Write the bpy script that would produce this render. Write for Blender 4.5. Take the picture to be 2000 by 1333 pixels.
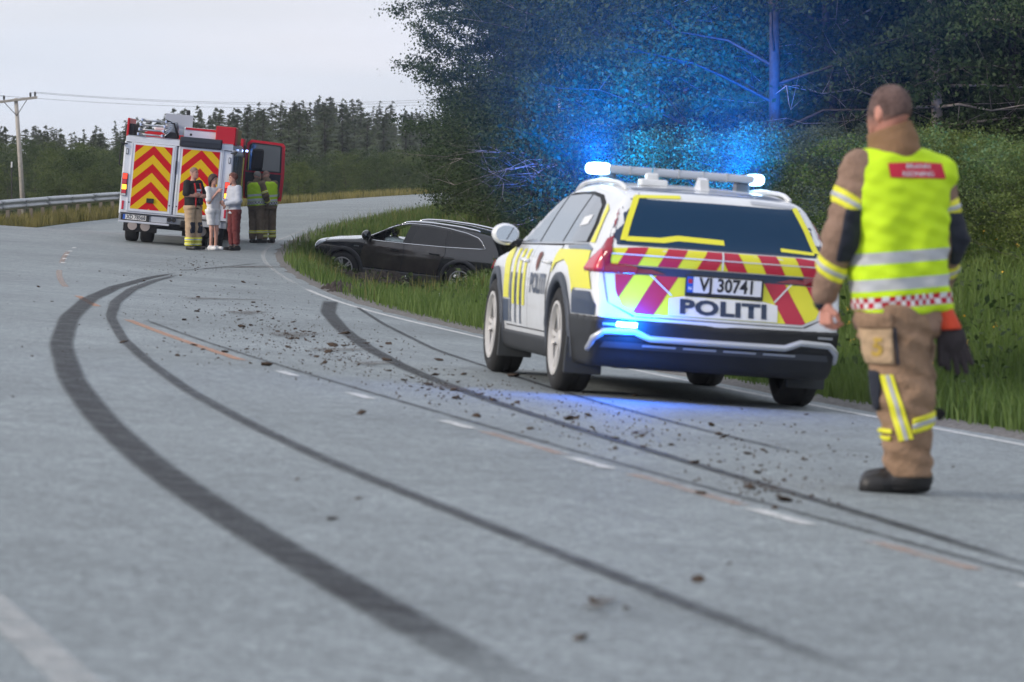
import bpy, bmesh, math, random
import numpy as np
from mathutils import Vector, Matrix
from mathutils.bvhtree import BVHTree

# ------------------------------------------------------------------ camera, sky, sun, exposure
SC = bpy.context.scene
for _o in list(bpy.data.objects):
    bpy.data.objects.remove(_o)
COL = SC.collection
FPX = 7000.0      # focal length in photograph pixels (2000 wide)
HOR = 430.0       # row of the true horizon
ZC = 1.6          # camera height over the datum

cam_d = bpy.data.cameras.new('camera')
cam = bpy.data.objects.new('camera', cam_d)
COL.objects.link(cam)
cam.location = (0, 0, ZC)
cam.rotation_euler = (math.radians(90), 0, 0)
cam_d.sensor_width = 36.0
cam_d.lens = 36.0 * FPX / 2000.0
cam_d.shift_y = -(666.5 - HOR) / 2000.0
cam_d.clip_start = 0.1
cam_d.clip_end = 5000
cam_d.dof.use_dof = True
cam_d.dof.focus_distance = 66.0
cam_d.dof.aperture_fstop = 5.0
cam_d.dof.aperture_blades = 9
SC.camera = cam

SUN_EL, SUN_AZ = math.radians(22), math.radians(-115)   # azimuth from +Y, clockwise: low on the left, a bit behind
world = bpy.data.worlds.new('World')
SC.world = world
world.use_nodes = True
_n, _l = world.node_tree.nodes, world.node_tree.links
_n.clear()
w_out = _n.new('ShaderNodeOutputWorld')
w_bg = _n.new('ShaderNodeBackground'); w_bg.inputs['Strength'].default_value = 0.1
w_cl = _n.new('ShaderNodeBackground'); w_cl.inputs['Strength'].default_value = 1.0
w_mx = _n.new('ShaderNodeMixShader')
w_sky = _n.new('ShaderNodeTexSky'); w_sky.sky_type = 'NISHITA'; w_sky.sun_disc = False
w_sky.sun_elevation = SUN_EL; w_sky.sun_rotation = SUN_AZ
w_sky.air_density = 1.0; w_sky.dust_density = 1.5; w_sky.ozone_density = 1.0
w_tc = _n.new('ShaderNodeTexCoord')
w_map = _n.new('ShaderNodeMapping'); w_map.inputs['Scale'].default_value = (3.0, 3.0, 26.0)
w_no = _n.new('ShaderNodeTexNoise'); w_no.inputs['Scale'].default_value = 1.6; w_no.inputs['Detail'].default_value = 4
w_no.inputs['Roughness'].default_value = 0.5
w_rp = _n.new('ShaderNodeMapRange'); w_rp.inputs['From Min'].default_value = 0.34; w_rp.inputs['From Max'].default_value = 0.62
w_rp.inputs['To Min'].default_value = 0.84; w_rp.inputs['To Max'].default_value = 0.97
w_no2 = _n.new('ShaderNodeTexNoise'); w_no2.inputs['Scale'].default_value = 1.1; w_no2.inputs['Detail'].default_value = 3
w_cr = _n.new('ShaderNodeValToRGB')
w_cr.color_ramp.elements[0].position = 0.35; w_cr.color_ramp.elements[0].color = (0.80, 0.868, 1.0, 1)
w_cr.color_ramp.elements[1].position = 0.65; w_cr.color_ramp.elements[1].color = (0.89, 0.908, 1.0, 1)
_l.new(w_tc.outputs['Generated'], w_map.inputs['Vector'])
_l.new(w_map.outputs['Vector'], w_no.inputs['Vector']); _l.new(w_map.outputs['Vector'], w_no2.inputs['Vector'])
_l.new(w_no.outputs['Fac'], w_rp.inputs['Value']); _l.new(w_no2.outputs['Fac'], w_cr.inputs['Fac'])
_l.new(w_cr.outputs['Color'], w_cl.inputs['Color'])
_l.new(w_sky.outputs['Color'], w_bg.inputs['Color'])
_l.new(w_rp.outputs['Result'], w_mx.inputs['Fac'])
_l.new(w_bg.outputs['Background'], w_mx.inputs[1]); _l.new(w_cl.outputs['Background'], w_mx.inputs[2])
_l.new(w_mx.outputs['Shader'], w_out.inputs['Surface'])

sun_d = bpy.data.lights.new('sun', 'SUN')
sun_d.energy = 2.4; sun_d.angle = math.radians(12); sun_d.color = (1.0, 0.90, 0.78)
sun = bpy.data.objects.new('sun', sun_d); COL.objects.link(sun)
_sv = Vector((math.sin(SUN_AZ) * math.cos(SUN_EL), math.cos(SUN_AZ) * math.cos(SUN_EL), math.sin(SUN_EL)))
sun.rotation_euler = (-_sv).to_track_quat('-Z', 'Y').to_euler()
sun.location = _sv * 60

SC.view_settings.view_transform = 'Standard'
SC.view_settings.look = 'None'
SC.view_settings.gamma = 1.0
SC.view_settings.exposure = 0.0
SC.render.engine = 'CYCLES'
SC.cycles.use_denoising = True
SC.cycles.max_bounces = 4
SC.cycles.diffuse_bounces = 2
SC.cycles.glossy_bounces = 2
SC.cycles.transparent_max_bounces = 12
SC.cycles.sample_clamp_indirect = 6.0
SC.cycles.use_adaptive_sampling = True
SC.cycles.adaptive_threshold = 0.02

random.seed(7)
RNG = np.random.default_rng(11)

# ------------------------------------------------------------------ helpers
def P(x, y, s):
    """photo pixel + scale (pixels per metre) -> place in the world"""
    return Vector(((x - 1000.0) / s, FPX / s, ZC - (y - HOR) / s))

def srgb(r, g, b):
    f = lambda c: (c / 255 / 12.92) if c / 255 <= 0.04045 else ((c / 255 + 0.055) / 1.055) ** 2.4
    return (f(r), f(g), f(b))

MATS = {}
def mat(name, col=(0.5, 0.5, 0.5), rough=0.6, metal=0.0, spec=0.5, coat=0.0, emit=None, estr=0.0,
        var=0.0, vscale=8.0, bump=0.0, bscale=60.0, col2=None, transl=0.0, detail=4.0):
    if name in MATS:
        return MATS[name]
    m = bpy.data.materials.new(name); m.use_nodes = True
    nt = m.node_tree; b = nt.nodes['Principled BSDF']
    b.inputs['Base Color'].default_value = (*col, 1)
    b.inputs['Roughness'].default_value = rough
    b.inputs['Metallic'].default_value = metal
    b.inputs['Specular IOR Level'].default_value = spec
    b.inputs['Coat Weight'].default_value = coat
    b.inputs['Coat Roughness'].default_value = 0.05
    if emit:
        b.inputs['Emission Color'].default_value = (*emit, 1); b.inputs['Emission Strength'].default_value = estr
    tc = None
    if var > 0 or col2 or bump > 0:
        tc = nt.nodes.new('ShaderNodeTexCoord')
    if var > 0 or col2:
        no = nt.nodes.new('ShaderNodeTexNoise'); no.inputs['Scale'].default_value = vscale; no.inputs['Detail'].default_value = detail
        no.inputs['Roughness'].default_value = 0.6
        nt.links.new(tc.outputs['Object'], no.inputs['Vector'])
        rp = nt.nodes.new('ShaderNodeValToRGB')
        c2 = col2 if col2 else tuple(min(1, c * (1 + var)) for c in col)
        c1 = col if col2 else tuple(c * (1 - var) for c in col)
        rp.color_ramp.elements[0].position = 0.32; rp.color_ramp.elements[0].color = (*c1, 1)
        rp.color_ramp.elements[1].position = 0.68; rp.color_ramp.elements[1].color = (*c2, 1)
        nt.links.new(no.outputs['Fac'], rp.inputs['Fac'])
        nt.links.new(rp.outputs['Color'], b.inputs['Base Color'])
    if bump > 0:
        nb = nt.nodes.new('ShaderNodeTexNoise'); nb.inputs['Scale'].default_value = bscale; nb.inputs['Detail'].default_value = 3
        nt.links.new(tc.outputs['Object'], nb.inputs['Vector'])
        bp = nt.nodes.new('ShaderNodeBump'); bp.inputs['Strength'].default_value = bump; bp.inputs['Distance'].default_value = 0.02
        nt.links.new(nb.outputs['Fac'], bp.inputs['Height']); nt.links.new(bp.outputs['Normal'], b.inputs['Normal'])
    MATS[name] = m
    return m

def tag(o, label=None, cat=None, group=None, kind=None):
    if label: o['label'] = label
    if cat: o['category'] = cat
    if group: o['group'] = group
    if kind: o['kind'] = kind
    return o

def empty(name, loc=(0, 0, 0), rot=None, label=None, cat=None, group=None):
    o = bpy.data.objects.new(name, None); COL.objects.link(o)
    o.empty_display_size = 0.2
    o.location = loc
    if rot is not None:
        if isinstance(rot, Matrix):
            o.matrix_world = Matrix.Translation(loc) @ rot.to_4x4()
        else:
            o.rotation_euler = rot
    return tag(o, label, cat, group)

def link(name, me, m=None, parent=None, smooth=False):
    o = bpy.data.objects.new(name, me); COL.objects.link(o)
    if m is not None:
        for mm in (m if isinstance(m, (list, tuple)) else [m]):
            me.materials.append(mm)
    if smooth:
        me.polygons.foreach_set('use_smooth', [True] * len(me.polygons))
    if parent is not None:
        o.parent = parent
    return o

def pymesh(name, verts, faces):
    me = bpy.data.meshes.new(name)
    me.from_pydata([tuple(v) for v in verts], [], [tuple(f) for f in faces])
    me.update()
    return me

def npmesh(name, V, Q):
    """fast mesh from an (n,3) array and an (m,k) array of equal-sided faces"""
    me = bpy.data.meshes.new(name)
    V = np.ascontiguousarray(V, dtype=np.float32); Q = np.ascontiguousarray(Q, dtype=np.int32)
    k = Q.shape[1]
    me.vertices.add(len(V)); me.vertices.foreach_set('co', V.ravel())
    me.loops.add(Q.size); me.loops.foreach_set('vertex_index', Q.ravel())
    me.polygons.add(len(Q))
    me.polygons.foreach_set('loop_start', np.arange(0, Q.size, k, dtype=np.int32))
    me.update(calc_edges=True)
    return me

class MB:
    """collects simple solids into one mesh"""
    def __init__(self): self.bm = bmesh.new()
    def box(self, c, d, rot=None, bev=0.0):
        r = bmesh.ops.create_cube(self.bm, size=1.0)
        vs = r['verts']
        bmesh.ops.scale(self.bm, vec=d, verts=vs)
        if bev > 0:
            es = list({e for v in vs for e in v.link_edges})
            r2 = bmesh.ops.bevel(self.bm, geom=es, offset=bev, segments=2, affect='EDGES', profile=0.5)
            vs = list({v for f in r2['faces'] for v in f.verts} | {v for v in vs if v.is_valid})
        if rot is not None:
            bmesh.ops.rotate(self.bm, cent=(0, 0, 0), matrix=rot.to_3x3(), verts=vs)
        bmesh.ops.translate(self.bm, vec=c, verts=vs)
        return self
    def tube(self, pts, r, n=8, cap=True):
        pts = [Vector(p) for p in pts]
        rs = r if isinstance(r, (list, tuple)) else [r] * len(pts)
        rings = []
        up = None
        for i, p in enumerate(pts):
            d = (pts[min(i + 1, len(pts) - 1)] - pts[max(i - 1, 0)]).normalized()
            if up is None:
                up = Vector((0, 0, 1)) if abs(d.z) < 0.9 else Vector((1, 0, 0))
            a = d.cross(up).normalized(); b = a.cross(d).normalized(); up = b
            rings.append([self.bm.verts.new(p + (a * math.cos(2 * math.pi * k / n) + b * math.sin(2 * math.pi * k / n)) * rs[i]) for k in range(n)])
        for i in range(len(rings) - 1):
            for k in range(n):
                self.bm.faces.new((rings[i][k], rings[i][(k + 1) % n], rings[i + 1][(k + 1) % n], rings[i + 1][k]))
        if cap:
            self.bm.faces.new(rings[0]); self.bm.faces.new(list(reversed(rings[-1])))
        return self
    def lathe(self, prof, n=32, axis='Y', c=(0, 0, 0), cap=True):
        """prof: list of (radius, offset along the axis)"""
        rings = []
        for r, h in prof:
            ring = []
            for k in range(n):
                a = 2 * math.pi * k / n
                u, v = r * math.cos(a), r * math.sin(a)
                p = {'Y': (u, h, v), 'Z': (u, v, h), 'X': (h, u, v)}[axis]
                ring.append(self.bm.verts.new((p[0] + c[0], p[1] + c[1], p[2] + c[2])))
            rings.append(ring)
        for i in range(len(rings) - 1):
            for k in range(n):
                self.bm.faces.new((rings[i][k], rings[i][(k + 1) % n], rings[i + 1][(k + 1) % n], rings[i + 1][k]))
        for ring in ((rings[0], rings[-1]) if cap else ()):
            if (Vector(ring[0].co) - Vector(ring[n // 2].co)).length > 1e-4:
                try: self.bm.faces.new(ring)
                except ValueError: pass
        return self
    def prism(self, pts, vec):
        a = [self.bm.verts.new(p) for p in pts]
        b = [self.bm.verts.new(Vector(p) + Vector(vec)) for p in pts]
        n = len(a)
        self.bm.faces.new(a); self.bm.faces.new(list(reversed(b)))
        for i in range(n):
            self.bm.faces.new((a[i], b[i], b[(i + 1) % n], a[(i + 1) % n]))
        return self
    def mesh(self, name='mesh'):
        bmesh.ops.recalc_face_normals(self.bm, faces=self.bm.faces)
        me = bpy.data.meshes.new(name); self.bm.to_mesh(me); self.bm.free()
        return me
    def build(self, name, m, parent=None, smooth=False):
        o = link(name, self.mesh(name), m, parent, smooth)
        return o

def smooth_by_angle(o, deg=35):
    me = o.data
    bm = bmesh.new(); bm.from_mesh(me)
    for f in bm.faces: f.smooth = True
    for e in bm.edges:
        if len(e.link_faces) == 2:
            e.smooth = e.calc_face_angle(0) < math.radians(deg)
    bm.to_mesh(me); bm.free()
    return o

def copy_tree(o, parent=None):
    c = o.copy(); COL.objects.link(c)
    if parent is not None: c.parent = parent
    for ch in list(o.children):
        copy_tree(ch, c)
    return c

# ---- signed distance fields meshed with surface nets
def smin(a, b, k):
    h = np.clip(0.5 + 0.5 * (b - a) / k, 0, 1)
    return b + (a - b) * h - k * h * (1 - h)
def smax(a, b, k): return -smin(-a, -b, k)
def cone(X, Y, Z, a, b, ra, rb, sq=None):
    """tapered capsule"""
    a = np.array(a, float); b = np.array(b, float); d = b - a; L = max(1e-9, float(d @ d))
    t = np.clip(((X - a[0]) * d[0] + (Y - a[1]) * d[1] + (Z - a[2]) * d[2]) / L, 0, 1)
    return np.sqrt((X - a[0] - t * d[0]) ** 2 + (Y - a[1] - t * d[1]) ** 2 + (Z - a[2] - t * d[2]) ** 2) - (ra + (rb - ra) * t)
def ell(X, Y, Z, c, r):
    q = np.sqrt(((X - c[0]) / r[0]) ** 2 + ((Y - c[1]) / r[1]) ** 2 + ((Z - c[2]) / r[2]) ** 2)
    return (q - 1) * min(r)
def rbox(X, Y, Z, c, h, r=0.02):
    qx, qy, qz = np.abs(X - c[0]) - h[0] + r, np.abs(Y - c[1]) - h[1] + r, np.abs(Z - c[2]) - h[2] + r
    return np.sqrt(np.maximum(qx, 0) ** 2 + np.maximum(qy, 0) ** 2 + np.maximum(qz, 0) ** 2) + np.minimum(np.maximum(qx, np.maximum(qy, qz)), 0) - r

def sdf_arrays(f, lo, hi, h):
    ax = [np.arange(lo[i], hi[i] + h * 0.5, h, dtype=np.float64) for i in range(3)]
    X, Y, Z = np.meshgrid(*ax, indexing='ij', sparse=True)
    V = f(X, Y, Z)
    V = np.broadcast_to(V, tuple(len(a) for a in ax)).astype(np.float32).copy()
    V[V == 0] = 1e-6
    n = np.array(V.shape)
    ins = V < 0
    c = ins[:-1, :-1, :-1].astype(np.int8)
    for dx, dy, dz in ((1,0,0),(0,1,0),(0,0,1),(1,1,0),(1,0,1),(0,1,1),(1,1,1)):
        c = c + ins[dx:n[0]-1+dx, dy:n[1]-1+dy, dz:n[2]-1+dz]
    I, J, K = np.nonzero((c > 0) & (c < 8))
    idx = np.full(tuple(n - 1), -1, np.int64); idx[I, J, K] = np.arange(len(I))
    acc = np.zeros((len(I), 3)); cnt = np.zeros(len(I))
    cor = [(a, b, d) for a in (0, 1) for b in (0, 1) for d in (0, 1)]
    for p in cor:
        for axn in range(3):
            if p[axn] == 1: continue
            q = list(p); q[axn] = 1
            va = V[I + p[0], J + p[1], K + p[2]]; vb = V[I + q[0], J + q[1], K + q[2]]
            m = (va < 0) != (vb < 0)
            t = np.where(m, va / np.where(m, va - vb, 1), 0)
            pos = np.stack([np.full(len(I), p[0], float), np.full(len(I), p[1], float), np.full(len(I), p[2], float)], 1)
            pos[:, axn] += t
            acc[m] += pos[m]; cnt[m] += 1
    verts = (np.stack([I, J, K], 1) + acc / cnt[:, None]) * h + np.array(lo)
    quads = []
    for axn in range(3):
        sl0 = [slice(1, -1)] * 3; sl1 = [slice(1, -1)] * 3
        sl0[axn] = slice(0, -1); sl1[axn] = slice(1, None)
        A, B = ins[tuple(sl0)], ins[tuple(sl1)]
        i, j, k = np.nonzero(A != B)
        flip = A[i, j, k]
        g = [i + 1, j + 1, k + 1]; g[axn] = g[axn] - 1
        o1, o2 = [(1, 2), (2, 0), (0, 1)][axn]
        def cell(d1, d2):
            gg = [a.copy() for a in g]; gg[o1] = gg[o1] - d1; gg[o2] = gg[o2] - d2
            return idx[gg[0], gg[1], gg[2]]
        q = np.stack([cell(1, 1), cell(0, 1), cell(0, 0), cell(1, 0)], 1)
        q[~flip] = q[~flip][:, ::-1]
        quads.append(q)
    Q = np.concatenate(quads)
    Q = Q[(Q >= 0).all(1)]
    return verts, Q

def sdf(name, f, lo, hi, h, m, parent=None, smooth=True):
    V, Q = sdf_arrays(f, lo, hi, h)
    return link(name, npmesh(name, V, Q), m, parent, smooth)

def bvh_of(o):
    me = o.data
    return BVHTree.FromPolygons([v.co.copy() for v in me.vertices], [tuple(p.vertices) for p in me.polygons])

# ---- thin pieces laid onto a curved body: 2-D outline cut on a grid and cast onto the surface
def chop(bm, step, lo, hi, axes=((1, 0, 0), (0, 1, 0))):
    for ax, (a, b) in zip(axes, zip(lo, hi)):
        t = math.floor(a / step) * step + step
        while t < b:
            bmesh.ops.bisect_plane(bm, geom=bm.verts[:] + bm.edges[:] + bm.faces[:], dist=1e-6,
                                   plane_co=Vector(ax) * t, plane_no=ax)
            t += step

def patch(name, outline, bvh, frame, off, m, parent=None, step=0.06, smooth=True, thick=0.0, mesh2d=None):
    """outline: 2-D points (a,b). frame(a,b)->(origin, direction) of the cast ray."""
    bm = bmesh.new()
    if mesh2d is not None:
        bm.from_mesh(mesh2d)
    else:
        bm.faces.new([bm.verts.new((a, b, 0)) for a, b in outline])
    xs = [v.co.x for v in bm.verts]; ys = [v.co.y for v in bm.verts]
    chop(bm, step, (min(xs), min(ys)), (max(xs), max(ys)))
    last = None
    for v in bm.verts:
        o, d = frame(v.co.x, v.co.y)
        hit, nrm, i, dist = bvh.ray_cast(o, d)
        if hit is None:
            hit, nrm, i, dist = bvh.find_nearest(o + d * 1.0)
        v.co = hit - d * off
    if thick > 0:
        r = bmesh.ops.solidify(bm, geom=bm.faces[:], thickness=thick)
    me = bpy.data.meshes.new(name); bm.to_mesh(me); bm.free()
    return link(name, me, m, parent, smooth)

def text_mesh(txt, size=0.1, bold=0.0, sx=1.0, align='CENTER', space=1.0):
    cu = bpy.data.curves.new('txt', 'FONT'); cu.body = txt; cu.size = size; cu.align_x = align; cu.align_y = 'CENTER'
    cu.offset = bold; cu.resolution_u = 3; cu.fill_mode = 'FRONT'; cu.space_character = space
    o = bpy.data.objects.new('txt', cu); COL.objects.link(o)
    dg = bpy.context.evaluated_depsgraph_get()
    me = bpy.data.meshes.new_from_object(o.evaluated_get(dg))
    bpy.data.objects.remove(o); bpy.data.curves.remove(cu)
    for v in me.vertices: v.co.x *= sx
    me.materials.clear()
    return me

def flat_text(name, txt, size, M, m, parent=None, bold=0.0, sx=1.0, space=1.0, depth=0.0):
    me = text_mesh(txt, size, bold, sx, space=space)
    me.transform(M)
    return link(name, me, m, parent)

# ------------------------------------------------------------------ lie of the land
def _sm(t): t = np.clip(t, 0, 1); return t * t * (3 - 2 * t)
_EY = np.array([-60, -20, 0, 8, 16, 22, 39, 52, 62, 74, 80, 91, 101, 113, 121, 131, 139, 160, 200, 260, 400, 2000], float)
_EZ = np.array([-2.3, -1.86, -1.64, -1.53, -1.437, -1.375, -1.25, -1.175, -1.05, -.84, -.74, -.52, -.30, -.03, .17, .42, .64, 1.15, 2.0, 2.6, 3.0, 3.0]) + ZC
_yy = np.arange(-60, 2001, 1.0); _zz = np.interp(_yy, _EY, _EZ)
_kk = np.exp(-0.5 * (np.arange(-12, 13) / 4.0) ** 2); _kk /= _kk.sum()
_zs = np.convolve(np.pad(_zz, 12, mode='edge'), _kk, mode='valid')
def zedge(Y): return np.interp(Y, _yy, _zs)
_BY = np.array([-60, 66, 80, 88, 97, 110, 150, 190, 2000], float)
_BE = np.array([.073, .073, .072, .066, .005, .0, -.025, -.02, 0])
def bank(Y): return np.interp(Y, _BY, _BE)
def xin(Y):
    Y = np.asarray(Y, float)
    yc = np.clip(Y, -60, 190)
    x = -5.6 - 0.3 * _sm((yc - 58) / 25) + (yc - 95) ** 2 / 612
    return x + np.where(Y > 190, (Y - 190) * 0.31, 0)
def cosphi(Y):
    sl = (xin(np.asarray(Y) + .5) - xin(np.asarray(Y) - .5))
    return 1 / np.sqrt(1 + sl * sl)
def uof(X, Y): return (xin(Y) - X) * cosphi(Y)
def xu(u, Y): return xin(Y) - u / cosphi(Y)
RW = 7.9      # carriageway from u=-0.25 to u=7.9
def zroad(X, Y): return zedge(Y) + bank(Y) * uof(X, Y)
_V1 = np.array([0, .4, 1.2, 2.0, 3, 6, 10, 16, 30, 60, 400.]); _Z1 = np.array([0, -.04, -.10, 0.10, .50, 1.25, 2.1, 3.0, 4.5, 5.5, 7])
_V2 = np.array([0, .4, 1.0, 1.8, 3, 4.5, 6.5, 9, 16, 30, 60, 400.]); _Z2 = np.array([0, -.06, -.40, -.84, -1.02, -1.18, -1.0, -.2, 1.2, 2.5, 4, 6])
_V3 = np.array([0, .4, 1.2, 2.5, 4, 6, 10, 16, 30, 60, 400.]); _Z3 = np.array([0, -.04, -.12, -.05, .45, .95, 1.4, 1.8, 2.5, 3.5, 6])
def ground(X, Y):
    X = np.asarray(X, float); Y = np.asarray(Y, float)
    u = uof(X, Y); ze = zedge(Y); b = bank(Y)
    v = np.maximum(-u - .25, 0)
    w2 = _sm((Y - 52) / 14) * (1 - _sm((Y - 92) / 13)); w3 = _sm((Y - 92) / 13)
    w1 = np.clip(1 - w2 - w3, 0, 1)
    right = w1 * np.interp(v, _V1, _Z1) + w2 * np.interp(v, _V2, _Z2) + w3 * np.interp(v, _V3, _Z3)
    right = right + _sm((v - 1) / 2) * (0.10 * np.sin(X * 1.7 + Y * .6) * np.sin(Y * .9 - X * .5) + .06 * np.sin(X * 3.1) * np.sin(Y * 2.3))
    l = np.maximum(u - 7.9, 0)
    left = np.interp(l, [0, 1.0, 1.8, 3, 9, 25, 60, 400], [0, -.05, -.12, -.5, -2.0, -2.4, -2.4, -2.0])
    z = ze + b * np.clip(u, -.25, 9.5) + np.where(u < -.25, right, 0) + np.where(u > 7.9, left, 0)
    hill = _sm((Y - 215) / 220) * np.interp(X / np.maximum(Y, 1) * 7000 + 1000, [-200, 100, 400, 700, 1000, 1600], [0.0, 0.3, 2.5, 5.0, 4.5, 2])
    flat = ZC - .6
    fw = _sm((Y - 170) / 60)
    return z * (1 - fw) + (flat + .35 * np.sin(X * .11) + hill) * fw
def on_ground(x, y, s0=None):
    """pixel -> ground point, by marching the sight line"""
    Ys = np.concatenate([np.arange(7, 60, .05), np.arange(60, 260, .1)])
    X = (x - 1000) / FPX * Ys; Z = ZC - (y - HOR) / FPX * Ys
    d = Z - ground(X, Ys)
    i = np.nonzero(d <= 0)[0]
    if len(i) == 0: return None
    i = i[0]
    Yh = Ys[i] if i == 0 else Ys[i - 1] + (Ys[i] - Ys[i - 1]) * d[i - 1] / (d[i - 1] - d[i])
    return Vector(((x - 1000) / FPX * Yh, Yh, ZC - (y - HOR) / FPX * Yh))

def G(X, Y): return float(ground(X, Y))

# ---- materials of the ground
def ground_mat():
    m = bpy.data.materials.new('earth_and_grass'); m.use_nodes = True
    nt = m.node_tree; b = nt.nodes['Principled BSDF']; b.inputs['Roughness'].default_value = 0.95
    b.inputs['Specular IOR Level'].default_value = 0.1
    g = nt.nodes.new('ShaderNodeNewGeometry')
    n1 = nt.nodes.new('ShaderNodeTexNoise'); n1.inputs['Scale'].default_value = 0.35; n1.inputs['Detail'].default_value = 8; n1.inputs['Roughness'].default_value = .7
    n2 = nt.nodes.new('ShaderNodeTexNoise'); n2.inputs['Scale'].default_value = 14; n2.inputs['Detail'].default_value = 4
    nt.links.new(g.outputs['Position'], n1.inputs['Vector']); nt.links.new(g.outputs['Position'], n2.inputs['Vector'])
    r = nt.nodes.new('ShaderNodeValToRGB'); e = r.color_ramp.elements
    e[0].position = .3; e[0].color = (.035, .05, .012, 1); e[1].position = .7; e[1].color = (.085, .10, .028, 1)
    x = e.new(.5); x.color = (.055, .075, .018, 1)
    nt.links.new(n1.outputs['Fac'], r.inputs['Fac'])
    mx = nt.nodes.new('ShaderNodeMix'); mx.data_type = 'RGBA'; mx.blend_type = 'MULTIPLY'; mx.inputs[0].default_value = .6
    nt.links.new(r.outputs['Color'], mx.inputs[6]); nt.links.new(n2.outputs['Color'], mx.inputs[7])
    nt.links.new(mx.outputs[2], b.inputs['Base Color'])
    bp = nt.nodes.new('ShaderNodeBump'); bp.inputs['Strength'].default_value = .6; bp.inputs['Distance'].default_value = .08
    nt.links.new(n2.outputs['Fac'], bp.inputs['Height']); nt.links.new(bp.outputs['Normal'], b.inputs['Normal'])
    return m

def asphalt_mat():
    m = bpy.data.materials.new('worn_asphalt'); m.use_nodes = True
    nt = m.node_tree; b = nt.nodes['Principled BSDF']
    b.inputs['Specular IOR Level'].default_value = 0.35
    g = nt.nodes.new('ShaderNodeNewGeometry')
    def noise(s, d, r=.6):
        n = nt.nodes.new('ShaderNodeTexNoise'); n.inputs['Scale'].default_value = s; n.inputs['Detail'].default_value = d; n.inputs['Roughness'].default_value = r
        nt.links.new(g.outputs['Position'], n.inputs['Vector']); return n
    big, mid, mot, fine, grit = noise(.22, 5), noise(1.3, 6, .7), noise(7, 4, .7), noise(22, 4, .75), noise(95, 3, .8)
    r = nt.nodes.new('ShaderNodeValToRGB'); e = r.color_ramp.elements
    e[0].position = .30; e[0].color = (.218, .246, .256, 1); e[1].position = .70; e[1].color = (.302, .338, .350, 1)
    nt.links.new(big.outputs['Fac'], r.inputs['Fac'])
    cur = r.outputs['Color']
    for n, lo, hi in ((mid, .88, 1.07), (mot, .90, 1.08), (fine, .70, 1.26), (grit, .45, 1.50)):
        mr = nt.nodes.new('ShaderNodeMapRange'); mr.inputs['From Min'].default_value = .37; mr.inputs['From Max'].default_value = .63
        mr.inputs['To Min'].default_value = lo; mr.inputs['To Max'].default_value = hi
        nt.links.new(n.outputs['Fac'], mr.inputs['Value'])
        mx = nt.nodes.new('ShaderNodeVectorMath'); mx.operation = 'SCALE'
        nt.links.new(cur, mx.inputs[0]); nt.links.new(mr.outputs['Result'], mx.inputs['Scale'])
        cur = mx.outputs[0]
    nt.links.new(cur, b.inputs['Base Color'])
    rr = nt.nodes.new('ShaderNodeMapRange'); rr.inputs['To Min'].default_value = .62; rr.inputs['To Max'].default_value = .82
    nt.links.new(mid.outputs['Fac'], rr.inputs['Value']); nt.links.new(rr.outputs['Result'], b.inputs['Roughness'])
    bp = nt.nodes.new('ShaderNodeBump'); bp.inputs['Strength'].default_value = .35; bp.inputs['Distance'].default_value = .01
    nt.links.new(grit.outputs['Fac'], bp.inputs['Height']); nt.links.new(bp.outputs['Normal'], b.inputs['Normal'])
    return m

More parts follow.
